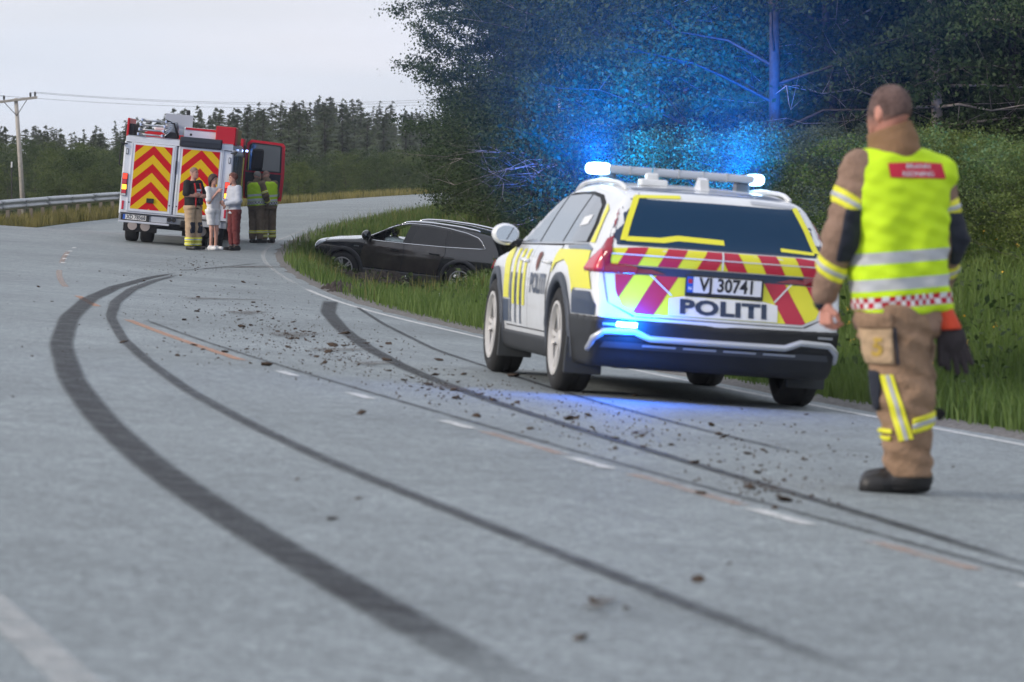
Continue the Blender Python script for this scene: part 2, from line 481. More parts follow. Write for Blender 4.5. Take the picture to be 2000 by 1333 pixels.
def worn_mat(name, col, cover, scale=9.0, soft=.18, rough=.7, streak=False):
    """thin worn layer (paint, rubber): its own cover breaks up with a noise mask"""
    m = bpy.data.materials.new(name); m.use_nodes = True
    nt = m.node_tree; b = nt.nodes['Principled BSDF']
    b.inputs['Base Color'].default_value = (*col, 1); b.inputs['Roughness'].default_value = rough
    b.inputs['Specular IOR Level'].default_value = .3
    tcu = nt.nodes.new('ShaderNodeUVMap')
    g = nt.nodes.new('ShaderNodeNewGeometry')
    n = nt.nodes.new('ShaderNodeTexNoise'); n.inputs['Scale'].default_value = scale; n.inputs['Detail'].default_value = 6; n.inputs['Roughness'].default_value = .75
    nt.links.new(g.outputs['Position'], n.inputs['Vector'])
    mr = nt.nodes.new('ShaderNodeMapRange'); mr.inputs['From Min'].default_value = .5 - soft; mr.inputs['From Max'].default_value = .5 + soft
    mr.inputs['To Min'].default_value = max(0, cover - .35); mr.inputs['To Max'].default_value = min(1, cover + .35)
    nt.links.new(n.outputs['Fac'], mr.inputs['Value'])
    # feathered edges across the strip (uv.x runs 0..1 across)
    sx = nt.nodes.new('ShaderNodeSeparateXYZ'); nt.links.new(tcu.outputs['UV'], sx.inputs[0])
    a = nt.nodes.new('ShaderNodeMath'); a.operation = 'PINGPONG'; a.inputs[1].default_value = .5
    nt.links.new(sx.outputs['X'], a.inputs[0])
    ed = nt.nodes.new('ShaderNodeMapRange'); ed.inputs['From Max'].default_value = .22 if streak else .08; ed.interpolation_type = 'SMOOTHSTEP'
    nt.links.new(a.outputs[0], ed.inputs['Value'])
    gr = nt.nodes.new('ShaderNodeTexNoise'); gr.inputs['Scale'].default_value = 70; gr.inputs['Detail'].default_value = 3
    nt.links.new(g.outputs['Position'], gr.inputs['Vector'])
    gm = nt.nodes.new('ShaderNodeMapRange'); gm.inputs['From Min'].default_value = .35; gm.inputs['From Max'].default_value = .6; gm.inputs['To Min'].default_value = .60; gm.inputs['To Max'].default_value = 1.0
    nt.links.new(gr.outputs['Fac'], gm.inputs['Value'])
    m0 = nt.nodes.new('ShaderNodeMath'); m0.operation = 'MULTIPLY'; nt.links.new(mr.outputs['Result'], m0.inputs[0]); nt.links.new(gm.outputs['Result'], m0.inputs[1])
    mr = m0; mr_out = m0.outputs[0]
    mu = nt.nodes.new('ShaderNodeMath'); mu.operation = 'MULTIPLY'; nt.links.new(mr_out, mu.inputs[0]); nt.links.new(ed.outputs['Result'], mu.inputs[1])
    fin = mu.outputs[0]
    # fade at the ends (uv.y runs 0..1 along)
    e2 = nt.nodes.new('ShaderNodeMath'); e2.operation = 'PINGPONG'; e2.inputs[1].default_value = .5
    nt.links.new(sx.outputs['Y'], e2.inputs[0])
    em = nt.nodes.new('ShaderNodeMapRange'); em.inputs['From Max'].default_value = .04; em.interpolation_type = 'SMOOTHSTEP'
    nt.links.new(e2.outputs[0], em.inputs['Value'])
    m3 = nt.nodes.new('ShaderNodeMath'); m3.operation = 'MULTIPLY'; nt.links.new(fin, m3.inputs[0]); nt.links.new(em.outputs['Result'], m3.inputs[1])
    nt.links.new(m3.outputs[0], b.inputs['Alpha'])
    return m

def strip(name, pts, width, z, m, parent=None, n=4):
    """flat strip along plan points, following the road surface"""
    pts = np.array([(p[0], p[1]) for p in pts], float)
    ws = np.full(len(pts), width, float) if np.isscalar(width) else np.array(width, float)
    L = np.concatenate([[0], np.cumsum(np.linalg.norm(np.diff(pts, axis=0), axis=1))])
    tot = L[-1]; k = max(2, int(tot / .35) + 1)
    t = np.linspace(0, tot, k)
    # smooth the corners a little
    px, py, pw = np.interp(t, L, pts[:, 0]), np.interp(t, L, pts[:, 1]), np.interp(t, L, ws)
    if k > 9 and len(pts) > 2:
        ker = np.array([1, 2, 3, 2, 1.]) / 9
        for _ in range(3):
            px[2:-2] = np.convolve(px, ker, 'valid'); py[2:-2] = np.convolve(py, ker, 'valid')
    tx, ty = np.gradient(px), np.gradient(py); ln = np.hypot(tx, ty); nx, ny = -ty / ln, tx / ln
    V, UV = [], []
    for i in range(k):
        for j in range(n + 1):
            f = j / n - .5
            X, Y = px[i] + nx[i] * f * pw[i], py[i] + ny[i] * f * pw[i]
            V.append((X, Y, float(zroad(X, Y)) + z)); UV.append((j / n, t[i] / tot))
    F = [(i * (n + 1) + j, i * (n + 1) + j + 1, (i + 1) * (n + 1) + j + 1, (i + 1) * (n + 1) + j) for i in range(k - 1) for j in range(n)]
    me = pymesh(name, V, F)
    uv = me.uv_layers.new(name='UVMap')
    for lp in me.loops: uv.data[lp.index].uv = UV[lp.vertex_index]
    if me.polygons[0].normal.z < 0: me.flip_normals()
    return link(name, me, m, parent)

M_ground, M_asph = ground_mat(), asphalt_mat()
# terrain sheet in road-following columns
_rows = np.concatenate([np.arange(-55, 12, 3.0), np.arange(12, 150, .75), np.arange(150, 260, 5), np.arange(260, 700, 20), np.arange(700, 1900, 120)])
_cols = np.concatenate([-np.array([700, 420, 260, 160, 110, 80, 60, 45, 36, 28, 22, 18, 15, 13, 11.5]), np.arange(-10.5, -2, .5), np.arange(-2, -.26, .25),
                        [-.26, -.2, 2, 4, 6, 7.7, 7.92], np.arange(8.2, 12, .4), np.arange(12, 24, 1.5), [26, 32, 40, 55, 75, 110, 160, 240, 380, 640]])
_R, _C = np.meshgrid(_rows, _cols, indexing='ij')
_X = xu(_C, np.clip(_R, -60, 190)) + np.where(_R > 190, (_R - 190) * .31, 0); _Z = ground(_X, _R)
_Z = np.where((_C > -.22) & (_C < 7.8), _Z - .25, _Z)
_nr, _nc = _R.shape
_V = np.stack([_X, _R, _Z], -1).reshape(-1, 3)
_i = np.arange(_nr * _nc).reshape(_nr, _nc)
_Q = np.stack([_i[:-1, :-1], _i[1:, :-1], _i[1:, 1:], _i[:-1, 1:]], -1).reshape(-1, 4)
terrain = link('ground', npmesh('ground', _V, _Q), M_ground, smooth=True)
tag(terrain, 'rough grassy ground beside the road and under the woods', 'ground', kind='structure')

# carriageway
_rows = np.concatenate([np.arange(-50, 200, 1.0)])
_cols = np.array([-.26, 0, 1, 2, 3, 4, 5, 6, 7, 7.9])
_R, _C = np.meshgrid(_rows, _cols, indexing='ij')
_w = _C + np.where(_C < 0, .07 * np.sin(_R * 1.9) + .05 * np.sin(_R * 4.7 + 1), 0)
_X = xu(_w, _R); _Z = zroad(_X, _R) + .004
_nr, _nc = _R.shape
_i = np.arange(_nr * _nc).reshape(_nr, _nc)
_Q = np.stack([_i[:-1, :-1], _i[1:, :-1], _i[1:, 1:], _i[:-1, 1:]], -1).reshape(-1, 4)
road = link('road', npmesh('road', np.stack([_X, _R, _Z], -1).reshape(-1, 3), _Q), M_asph, smooth=True)
tag(road, 'pale worn grey asphalt road curving to the right', 'road', kind='structure')

# gravel shoulder
M_grav = mat('gravel', (.16, .15, .14), .9, var=.5, vscale=22, bump=.8, bscale=40, detail=8)
_cols = np.array([-.66, -.5, -.36, -.15])
_rows = np.arange(8, 160, .5)
_R, _C = np.meshgrid(_rows, _cols, indexing='ij')
_C = _C + np.where(_C < -.6, .07 * np.sin(_R * 2.1) + .05 * np.sin(_R * 5.3), 0)
_X = xu(_C, _R); _Z = np.where(_C > -.2, zroad(_X, _R) - .012, ground(_X, _R) + .03)
_nr, _nc = _R.shape; _i = np.arange(_nr * _nc).reshape(_nr, _nc)
_Q = np.stack([_i[:-1, :-1], _i[1:, :-1], _i[1:, 1:], _i[:-1, 1:]], -1).reshape(-1, 4)
tag(link('gravel_shoulder', npmesh('gravel_shoulder', np.stack([_X, _R, _Z], -1).reshape(-1, 3), _Q), M_grav, smooth=True),
    'narrow grey gravel shoulder between asphalt and grass', 'shoulder', kind='structure')

# painted lines, sealed joint, tyre marks: thin layers on the road
M_white = worn_mat('worn_white_paint', (.82, .82, .81), .85, 14, .12)
M_whitel = worn_mat('faded_white_paint', (.66, .66, .65), .42, 10, .16)
M_orange = worn_mat('worn_orange_paint', (.66, .32, .17), .55, 10, .2)
M_orangef = worn_mat('faded_orange_paint', (.60, .36, .25), .30, 8, .2)
M_seal = worn_mat('bitumen_joint', (.05, .052, .055), .50, 5, .22)
M_rub = worn_mat('tyre_rubber_mark', (.022, .022, .027), .84, 5, .17, streak=True)
M_rub2 = worn_mat('light_tyre_rubber_mark', (.026, .026, .032), .72, 5, .17, streak=True)
def along(u, y0, y1, st=1.0):
    ys = np.linspace(y0, y1, max(2, int(abs(y1 - y0) / st) + 1))
    return [(float(xu(u, y)), y) for y in ys]
strip('edge_line', along(0.02, 8, 58), .10, .008, M_white, road)
strip('edge_line', along(0.02, 58, 150), .09, .008, M_whitel, road)
strip('edge_line', along(7.5, 2, 30), .12, .008, M_whitel, road)
strip('edge_line', along(7.5, 30, 170), .10, .008, M_whitel, road)
for k in range(24):
    y0 = 11.1 + 2.68 * k
    if 26 < y0 < 60: continue
    strip('lane_dash', along(3.9, y0, y0 + .68, .3), .09, .009, M_white, road)
strip('centre_stripe', along(3.93, 26.6, 35.5), .10, .008, M_orange, road)
strip('centre_stripe', along(3.93, 39.5, 44.0), .10, .008, M_orange, road)
strip('centre_stripe', along(3.93, 48.0, 58.0), .10, .008, M_orangef, road)
strip('centre_stripe', along(3.93, 62, 70), .10, .008, M_orangef, road)
strip('centre_stripe', along(3.88, 17.3, 19.0), .09, .008, M_orangef, road)
strip('centre_stripe', along(3.88, 14.6, 16.2), .09, .008, M_orangef, road)
strip('centre_stripe', along(3.88, 12.2, 13.2), .09, .008, M_orangef, road)
strip('sealed_joint', along(3.72, 9, 36), .07, .006, M_seal, road)
def pxline(name, pts, w, m, z=.010):
    q = []
    for x, y in pts:
        p = on_ground(x, y)
        if p is not None: q.append((p.x, p.y))
    return strip(name, q, w, z, m, road)
pxline('skid_mark', [(345, 534), (290, 544), (225, 562), (175, 585), (135, 622), (118, 675), (140, 745), (200, 825), (300, 915), (430, 1005), (560, 1085), (700, 1165), (850, 1250), (1010, 1340), (1120, 1400)],
       [.10, .20, .24, .25, .24, .22, .21, .21, .21, .21, .21, .21, .21, .21, .21], M_rub)
pxline('skid_mark', [(350, 538), (300, 550), (258, 566), (225, 592), (216, 622), (240, 665), (290, 710), (370, 768), (500, 838), (640, 905), (800, 970), (1000, 1050), (1200, 1130), (1400, 1210), (1600, 1290), (1800, 1370)],
       [.08, .16, .18, .17, .13, .12, .11, .11, .10, .10, .10, .10, .10, .10, .10, .10], M_rub2, .013)
pxline('skid_mark', [(646, 588), (640, 612), (668, 645), (720, 682), (790, 720), (870, 753), (1000, 800), (1160, 850), (1340, 905), (1560, 970), (1760, 1030), (2000, 1105), (2100, 1137)],
       [.26, .24, .20, .18, .17, .15, .13, .12, .11, .10, .10, .10, .10], M_rub)
pxline('skid_mark', [(696, 600), (750, 635), (850, 685), (940, 715), (1020, 742), (1160, 786), (1400, 850), (1600, 897)], .075, M_rub2)
pxline('skid_mark', [(395, 526), (440, 522), (500, 516)], .08, M_rub2)
pxline('skid_mark', [(345, 530), (440, 524), (530, 520)], .06, M_rub2, .012)

# ------------------------------------------------------------------ cars: shared pieces
M_tyre = mat('tyre_rubber', (.018, .018, .019), .85, bump=.2, bscale=30)
M_alloy = mat('alloy_rim', (.60, .58, .56), .35, .15)
M_black = mat('black_plastic', (.015, .016, .018), .55, var=.2, vscale=6)
M_seam = mat('dark_gap', (.006, .006, .007), .8)
M_chrome = mat('bright_trim', (.85, .86, .88), .16, 1.0)
M_silver = mat('silver_paint', (.50, .52, .55), .35, .6)
M_glass = mat('tinted_glass', (.012, .018, .024), .04, 0, .9, coat=.6)
M_glassd = mat('dark_privacy_glass', (.010, .011, .013), .06, 0, .6)
M_plate = mat('plate_white', (.72, .73, .74), .45)
M_blue = mat('plate_blue', (.02, .10, .45), .5)
M_ink = mat('plate_ink', (.012, .013, .018), .5)
M_red_l = mat('red_lens', (.58, .02, .05), .12, 0, .6, coat=.5)
M_red_ld = mat('dark_red_lens', (.20, .006, .02), .12, 0, .6, coat=.5)
M_amb_l = mat('amber_lens', (.8, .25, .02), .2, emit=(1, .45, .05), estr=1.6)
M_mirror = mat('mirror_glass', (.75, .8, .85), .03, 1.0)

M_glass.node_tree.nodes['Principled BSDF'].inputs['IOR'].default_value = 1.9
M_glass.node_tree.nodes['Principled BSDF'].inputs['Base Color'].default_value = (.03, .05, .065, 1)
def make_wheel(name, loc, r, w, rim_r, spokes, parent, side, yaw=0.0, dirt=False):
    """axle along Y; side=+1 left, -1 right"""
    e = MB()
    h = w / 2
    e.lathe([(rim_r, -h * .80), (rim_r + .02, -h * .96), (r - .055, -h), (r - .015, -h * .86), (r, -h * .62), (r, -h * .22), (r - .007, -h * .20), (r - .007, -h * .12), (r, -h * .10), (r, h * .10), (r - .007, h * .12),
             (r - .007, h * .20), (r, h * .22), (r, h * .62), (r - .015, h * .86), (r - .055, h), (rim_r + .02, h * .96), (rim_r, h * .80)], 40, 'Y', cap=False)
    o = e.build('wheel', M_tyre, parent); smooth_by_angle(o, 40)
    o.location = loc; o.rotation_euler = (0, 0, yaw)
    m = MB()
    s = side
    m.lathe([(rim_r, -h * .8), (rim_r - .02, -h * .75), (rim_r - .03, 0), (rim_r - .03, s * h * .5), (rim_r - .012, s * h * .78), (rim_r + .004, s * h * .86), (rim_r + .006, s * h * .97), (rim_r - .016, s * h * .98), (rim_r - .03, s * h * .70)], 40, 'Y', cap=False)
    for k in range(spokes):
        for dd in (-.16, .16):
            a = 2 * math.pi * k / spokes
            p0 = Vector((math.cos(a + dd * .6) * .05, s * h * .72, math.sin(a + dd * .6) * .05))
            p1 = Vector((math.cos(a + dd) * (rim_r - .01), s * h * .80, math.sin(a + dd) * (rim_r - .01)))
            t = Vector((-math.sin(a), 0, math.cos(a))) * .018
            yv = Vector((0, s * .03, 0))
            vs = [m.bm.verts.new(p) for p in (p0 - t, p0 + t, p1 + t, p1 - t)]
            vt = [m.bm.verts.new(v.co - yv) for v in vs]
            m.bm.faces.new(vs)
            for q in range(4):
                m.bm.faces.new((vs[q], vs[(q + 1) % 4], vt[(q + 1) % 4], vt[q]))
    m.lathe([(.0, s * h * .80), (.045, s * h * .80), (.06, s * h * .70), (.06, s * h * .4)], 20, 'Y')
    ro = m.build('rim', M_alloy, o); smooth_by_angle(ro, 35)
    d = MB(); d.lathe([(0.0, s * h * .25), (rim_r - .035, s * h * .25), (rim_r - .035, s * h * .15), (0.0, s * h * .15)], 28, 'Y')
    d.build('brake_disc', M_seam, o)
    return o

def interp(pts):
    a = np.array(pts, float); a = a[a[:, 0].argsort()]
    return lambda t: np.interp(t, a[:, 0], a[:, 1])
def smoothi(pts, r):
    """interpolation with rounded corners"""
    a = np.array(pts, float); a = a[a[:, 0].argsort()]
    g = np.linspace(a[0, 0] - 4 * r, a[-1, 0] + 4 * r, 800); v = np.interp(g, a[:, 0], a[:, 1])
    st = g[1] - g[0]; n = max(1, int(3 * r / st)); k = np.exp(-.5 * (np.arange(-n, n + 1) * st / r) ** 2); k /= k.sum()
    v = np.convolve(np.pad(v, n, mode='edge'), k, 'valid')
    return lambda t: np.interp(t, g, v)

def polysdf(U, V, pts):
    """signed distance to a 2-D polygon"""
    U, V = np.broadcast_arrays(U, V)
    d = np.full(U.shape, 1e9); inside = np.zeros(U.shape, bool)
    n = len(pts)
    for i in range(n):
        (ax, ay), (bx, by) = pts[i], pts[(i + 1) % n]
        ex, ey = bx - ax, by - ay
        t = np.clip(((U - ax) * ex + (V - ay) * ey) / (ex * ex + ey * ey), 0, 1)
        d = np.minimum(d, (U - ax - t * ex) ** 2 + (V - ay - t * ey) ** 2)
        c = ((ay > V) != (by > V)) & (U < (bx - ax) * (V - ay) / ((by - ay) if by != ay else 1e-9) + ax)
        inside ^= c
    d = np.sqrt(d)
    return np.where(inside, -d, d)

SIDE_L = lambda a, b: (Vector((a, 3.0, b)), Vector((0, -1, 0)))      # (x, z) cast from the left
SIDE_R = lambda a, b: (Vector((a, -3.0, b)), Vector((0, 1, 0)))
REAR = lambda a, b: (Vector((-5.0, -a, b)), Vector((1, 0, 0)))       # (to the right, z) cast from behind
TOP = lambda a, b: (Vector((a, b, 5.0)), Vector((0, 0, -1)))

def place_car(o, rear_l, rear_r, front_l, front_r):
    pass

def frame_on(center, heading, up):
    """matrix with x=heading, z=up"""
    x = Vector(heading).normalized(); z = Vector(up); z = (z - x * z.dot(x)).normalized(); y = z.cross(x)
    M = Matrix((x, y, z)).transposed().to_4x4(); M.translation = center
    return M

# ------------------------------------------------------------------ police estate car
def police_car():
    M_wht = mat('police_white_paint', (.80, .82, .85), .25, 0, .5, coat=.5, col2=(.70, .71, .73), vscale=3, detail=8)
    M_yel = mat('signal_yellow_film', (.80, .76, .03), .42, 0, .5, coat=.2)
    M_redf = mat('signal_red_film', (.50, .015, .05), .42, 0, .5, coat=.2)
    M_navy = mat('navy_film', (.012, .030, .075), .35, 0, .5, coat=.2)
    M_greyf = mat('grey_blue_film', (.10, .14, .20), .3, 0, .5, coat=.3)
    M_crest = mat('crest_red_brown', (.16, .045, .03), .5)
    ya, xf_, xr_ = None, 1.60, -1.34
    ztop = smoothi([(2.6, .55), (2.45, .72), (2.3, .86), (1.9, .95), (1.2, 1.02), (1.0, 1.06), (.55, 1.28), (.15, 1.455), (-.3, 1.51), (-.9, 1.52), (-1.5, 1.495), (-2.0, 1.44), (-2.6, 1.36)], .07)
    xrear = smoothi([(.15, -2.15), (.26, -2.33), (.40, -2.43), (.55, -2.465), (.66, -2.45), (.74, -2.425), (.90, -2.41), (.97, -2.415), (1.03, -2.42), (1.06, -2.38), (1.12, -2.31), (1.25, -2.215), (1.40, -2.08), (1.55, -1.93)], .012)
    xfront = smoothi([(.15, 2.2), (.3, 2.42), (.6, 2.47), (.8, 2.42), (1.0, 2.2)], .05)
    wplan = smoothi([(2.6, .70), (2.3, .83), (1.9, .90), (1.2, .925), (0, .93), (-1.3, .935), (-1.9, .915), (-2.3, .87), (-2.6, .82)], .12)
    wz = smoothi([(.1, .90), (.25, .95), (.45, .985), (.70, 1.0), (.88, .992), (.96, .965), (1.0, .935), (1.06, .905), (1.25, .80), (1.42, .69), (1.6, .58)], .02)
    def body_f(X, Y, Z):
        ay = np.abs(Y)
        w = wplan(X) * wz(Z)
        f = smax(ay - w, (xrear(Z) + .10 * ay ** 2 + .10 * np.maximum(ay - .55, 0) ** 2) - X, .05)
        f = smax(f, X - (xfront(Z) - .28 * ay ** 2), .08)
        f = smax(f, (Z - ztop(X) + .055 * ay ** 2) * .95, .055)
        f = smax(f, .23 - Z, .04)
        return f
    def full_f(X, Y, Z):
        f = body_f(X, Y, Z)
        for xa in (xf_, xr_):
            c = np.sqrt((X - xa) ** 2 + (Z - .37) ** 2) - .405
            f = smax(f, -np.maximum(c, .60 - np.abs(Y)), .012)
        return f
    car = empty('police_car')
    lo, hi = (-2.55, -1.02, .15), (2.55, 1.02, 1.56)
    body = sdf('body', full_f, lo, hi, .022, M_wht, car)
    bv = bvh_of(body)
    # black lower trim: bumpers, sills, arch flares, each following the body a centimetre proud
    rb = lambda X, Y, Z: smax(smax(full_f(X, Y, Z) - .014, Z - (.545 + .02 * np.abs(Y)), .012), X + 1.36, .01)
    bumper = sdf('rear_bumper', rb, (-2.55, -1.02, .15), (-1.3, 1.02, .62), .018, M_black, car)
    fb = lambda X, Y, Z: smax(smax(full_f(X, Y, Z) - .014, Z - .42, .012), 1.62 - X, .01)
    sdf('front_bumper', fb, (1.55, -1.02, .15), (2.56, 1.02, .5), .025, M_black, car)
    for s in (1, -1):
        sl = lambda X, Y, Z: np.maximum(np.maximum(smax(full_f(X, Y, Z) - .02, Z - .36, .012), np.abs(X - .13) - 1.1), .5 - s * Y)
        sdf('sill', sl, (-1.05, .45 if s > 0 else -1.02, .15), (1.3, 1.02 if s > 0 else -.45, .42), .022, M_black, car)
        for xa in (xf_, xr_):
            def ar(X, Y, Z):
                r = np.sqrt((X - xa) ** 2 + (Z - .37) ** 2)
                return np.maximum(np.maximum(smax(body_f(X, Y, Z) - .026, np.abs(r - .432) - .036, .012), .74 - s * Y), .24 - Z)
            sdf('wheel_arch_trim', ar, (xa - .5, .72 if s > 0 else -1.02, .2), (xa + .5, 1.02 if s > 0 else -.72, .9), .016, M_greyf if False else mat('grey_arch_plastic', (.055, .065, .085), .55), car)
            make_wheel('wheel', (xa, s * .815, .37), .37, .25, .258, 5, car, s)
            mf = MB(); mf.box((xa - .43, s * .80, .27), (.025, .27, .26), bev=.008, rot=Matrix.Rotation(math.radians(-8), 3, 'Y')); mf.build('mudflap', mat('mudflap_grey', (.05, .055, .06), .7), car)
    # rear glass and its yellow framing tape
    def rear_poly(pts): return pts
    gl = [(-.70, 1.07), (.70, 1.07), (.66, 1.20), (.60, 1.345), (.53, 1.425), (.40, 1.447), (0, 1.455), (-.40, 1.447), (-.53, 1.425), (-.60, 1.345), (-.66, 1.20)]
    sp = patch('rear_window', gl, bv, REAR, .004, mat('rear_glass', (.004, .034, .085), .05, 0, .22), car)
    fr = [(-.78, 1.055), (.78, 1.055), (.72, 1.24), (.655, 1.365), (.58, 1.455), (.4, 1.475), (-.4, 1.475), (-.58, 1.455), (-.655, 1.365), (-.72, 1.24)]
    patch('window_surround', fr, bv, REAR, .002, M_navy, car)
    for s in (1, -1):
        q = lambda pts: [(s * a, b) for a, b in (pts if s > 0 else reversed(pts))]
        patch('reflective_tape', q([(.655, 1.09), (.70, 1.09), (.645, 1.24), (.578, 1.40), (.540, 1.39), (.605, 1.235)]), bv, REAR, .008, M_yel, sp)
        patch('reflective_tape', q([(.25, 1.425), (.25, 1.400), (.545, 1.388), (.57, 1.408)]), bv, REAR, .0085, M_yel if s < 0 else mat('pale_tape', (.45, .47, .52), .4), sp)
    patch('reflective_tape', [(-.66, 1.085), (-.66, 1.118), (-.42, 1.122), (-.30, 1.145), (.02, 1.135), (.02, 1.10), (-.3, 1.108), (-.40, 1.088)], bv, REAR, .008, M_yel, sp)
    patch('reflective_tape', [(.42, 1.085), (.42, 1.11), (.66, 1.095), (.66, 1.075)], bv, REAR, .008, M_yel, sp)
    # slanting red and yellow blocks on the tailgate
    def clip(poly, lo_a, hi_a, top, bot):
        return poly
    def stripes(name, region, z0, z1, slope, mid_dir, step_w, off0, offs):
        """region: polygon; lay a yellow base then red slanted bars clipped to it"""
        base = patch(name, region, bv, REAR, offs, M_yel, car)
        xs = [a for a, b in region]
        for s in (1, -1):
            k = 0
            a = off0
            while a < 1.2:
                bar = [(a, z0), (a + step_w, z0), (a + step_w + slope * (z1 - z0), z1), (a + slope * (z1 - z0), z1)]
                bm = bmesh.new()
                bm.faces.new([bm.verts.new((s * p, q, 0)) for p, q in (bar if s > 0 else reversed(bar))])
                # clip against the convex region
                n = len(region)
                cx = sum(p for p, _ in region) / n; cz = sum(q for _, q in region) / n
                for i in range(n):
                    p, q = Vector((*region[i], 0)), Vector((*region[(i + 1) % n], 0))
                    d = q - p; nn = Vector((d.y, -d.x, 0))
                    if nn.dot(Vector((cx, cz, 0)) - p) > 0: nn = -nn
                    if len(bm.faces) == 0: break
                    bmesh.ops.bisect_plane(bm, geom=bm.verts[:] + bm.edges[:] + bm.faces[:], plane_co=p, plane_no=nn, clear_outer=True, dist=1e-6)
                if len(bm.faces):
                    me = bpy.data.meshes.new('bar'); bm.to_mesh(me)
                    patch('red_bar', None, bv, REAR, offs + .002, M_redf, base, mesh2d=me)
                bm.free()
                a += 2 * step_w
        return base
    up = [(-.76, .925), (.76, .925), (.775, .985), (.76, 1.03), (.55, 1.05), (-.55, 1.05), (-.76, 1.03), (-.775, .985)]
    stripes('tailgate_upper_marking', up, .90, 1.07, -.55, 1, .135, .055, .004)
    dn = [(-.58, .595), (.58, .595), (.68, .64), (.72, .74), (.73, .855), (.42, .865), (-.42, .865), (-.73, .855), (-.72, .74), (-.68, .64)]
    stripes('tailgate_lower_marking', dn, .58, .88, -.60, 1, .15, .47, .004)
    patch('light_band', [(-.74, .862), (.74, .862), (.74, .918), (-.74, .918)], bv, REAR, .006, M_navy, car)
    pol = patch('white_panel', [(-.36, .60), (.40, .60), (.40, .715), (.30, .735), (-.26, .735), (-.36, .715)], bv, REAR, .009, M_wht, car)
    me = text_mesh('POLITI', .132, .006, 1.52, space=1.06)
    me.transform(Matrix.Translation((.02, .662, 0)))
    patch('lettering', None, bv, REAR, .013, M_navy, pol, mesh2d=me, step=.2)
    # thin white lines between the blocks
    for pts in ([(-.77, .99), (.77, .99), (.77, .998), (-.77, .998)], [(-.006, .925), (.006, .925), (.006, 1.05), (-.006, 1.05)],
                [(-.50, .865), (-.485, .865), (-.335, .735), (-.35, .735)], [(.485, .865), (.50, .865), (.385, .735), (.37, .735)]):
        patch('white_line', pts, bv, REAR, .0105, M_wht, car)
    for pts in ([(-.585, .572), (.585, .572), (.585, .578), (-.585, .578)], [(-.775, .66), (-.769, .66), (-.805, .86), (-.811, .86)], [(.769, .66), (.775, .66), (.811, .86), (.805, .86)],
                [(-.775, .66), (-.769, .66), (-.585, .578), (-.60, .572)], [(.769, .66), (.775, .66), (.60, .572), (.585, .578)]):
        patch('tailgate_seam', pts, bv, REAR, .005, M_seam, car)
    # plate
    hit = bv.ray_cast(Vector((-5, 0, .81)), Vector((1, 0, 0)))[0]
    pm = Matrix.Translation((hit.x - .012, -.02, .812)) @ Matrix(((0, 0, -1), (-1, 0, 0), (0, 1, 0))).to_4x4()
    mb = MB(); mb.box((0, 0, 0), (.545, .145, .02), bev=.006); me = mb.mesh(); me.transform(pm)
    pl = link('number_plate', me, M_black, car)
    mb = MB(); mb.box((.018, .008, .010), (.475, .108, .006)); me = mb.mesh(); me.transform(pm); link('plate_face', me, M_plate, pl)
    mb = MB(); mb.box((-.242, .008, .010), (.042, .108, .0062)); me = mb.mesh(); me.transform(pm); link('plate_band', me, M_blue, pl)
    mb = MB(); mb.box((-.242, .030, .0138), (.028, .028, .001)); me = mb.mesh(); me.transform(pm); link('plate_flag', me, M_redf, pl)
    flat_text('plate_text', 'VJ 30741', .125, pm @ Matrix.Translation((.018, .008, .0145)), M_ink, pl, bold=.0035, sx=.86)
    flat_text('plate_letter', 'N', .03, pm @ Matrix.Translation((-.242, -.02, .0145)), M_plate, pl, bold=.001)
    # tail lamps: tall outer column and inner horizontal bar
    for s in (1, -1):
        rear_out = [(.58, .862), (1.2, .855), (1.2, 1.10), (.86, 1.09), (.775, 1.16), (.735, 1.27), (.69, 1.38), (.655, 1.385), (.70, 1.24), (.735, 1.11), (.755, 1.04), (.765, .925), (.58, .918)]
        side_out = [(-3, .80), (-2.06, .862), (-2.12, .93), (-2.24, 1.02), (-2.26, 1.12), (-2.0, 1.42), (-3, 1.5)]
        def lf(X, Y, Z, off=.012, ro=rear_out):
            return np.maximum(np.maximum(np.maximum(body_f(X, Y, Z) - off, -body_f(X, Y, Z) - .05), polysdf(s * Y, Z, ro)), polysdf(X, Z, side_out))
        yb = (.55, 1.0) if s > 0 else (-1.0, -.55)
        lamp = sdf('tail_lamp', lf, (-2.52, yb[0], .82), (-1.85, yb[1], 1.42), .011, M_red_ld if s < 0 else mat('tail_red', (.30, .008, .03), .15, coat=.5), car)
        q = lambda pts: [(-s * a, b) for a, b in (pts if s > 0 else reversed(pts))]
        patch('lamp_bar', q([(.38, .872), (.74, .868), (.74, .905), (.48, .90)]), bv, REAR, .010, M_red_ld, lamp)
        l2 = [(.80, .875), (.93, .87), (.93, .94), (.86, 1.02), (.82, 1.03), (.81, .94)]
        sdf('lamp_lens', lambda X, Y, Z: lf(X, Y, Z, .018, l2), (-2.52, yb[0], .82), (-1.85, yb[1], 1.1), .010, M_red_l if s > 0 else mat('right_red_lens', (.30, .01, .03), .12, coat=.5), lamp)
    # silver skid trim and pieces in the bumper
    bb = bvh_of(bumper)
    path = [(-.86, .335), (-.85, .41), (-.79, .462), (-.58, .470), (-.47, .428), (.47, .428), (.58, .470), (.79, .462), (.85, .41), (.86, .335)]
    pp = []
    for (a0, b0), (a1, b1) in zip(path[:-1], path[1:]):
        for t in np.linspace(0, 1, 6)[:-1]:
            a_, b_ = a0 + (a1 - a0) * t, b0 + (b1 - b0) * t
            hit = bb.ray_cast(*REAR(a_, b_))[0]
            if hit is not None: pp.append((hit.x - .006, hit.y, hit.z))
    MB().tube(pp, .024, 8).build('skid_trim', mat('trim_silver', (.50, .52, .55), .35, .4), bumper, True)
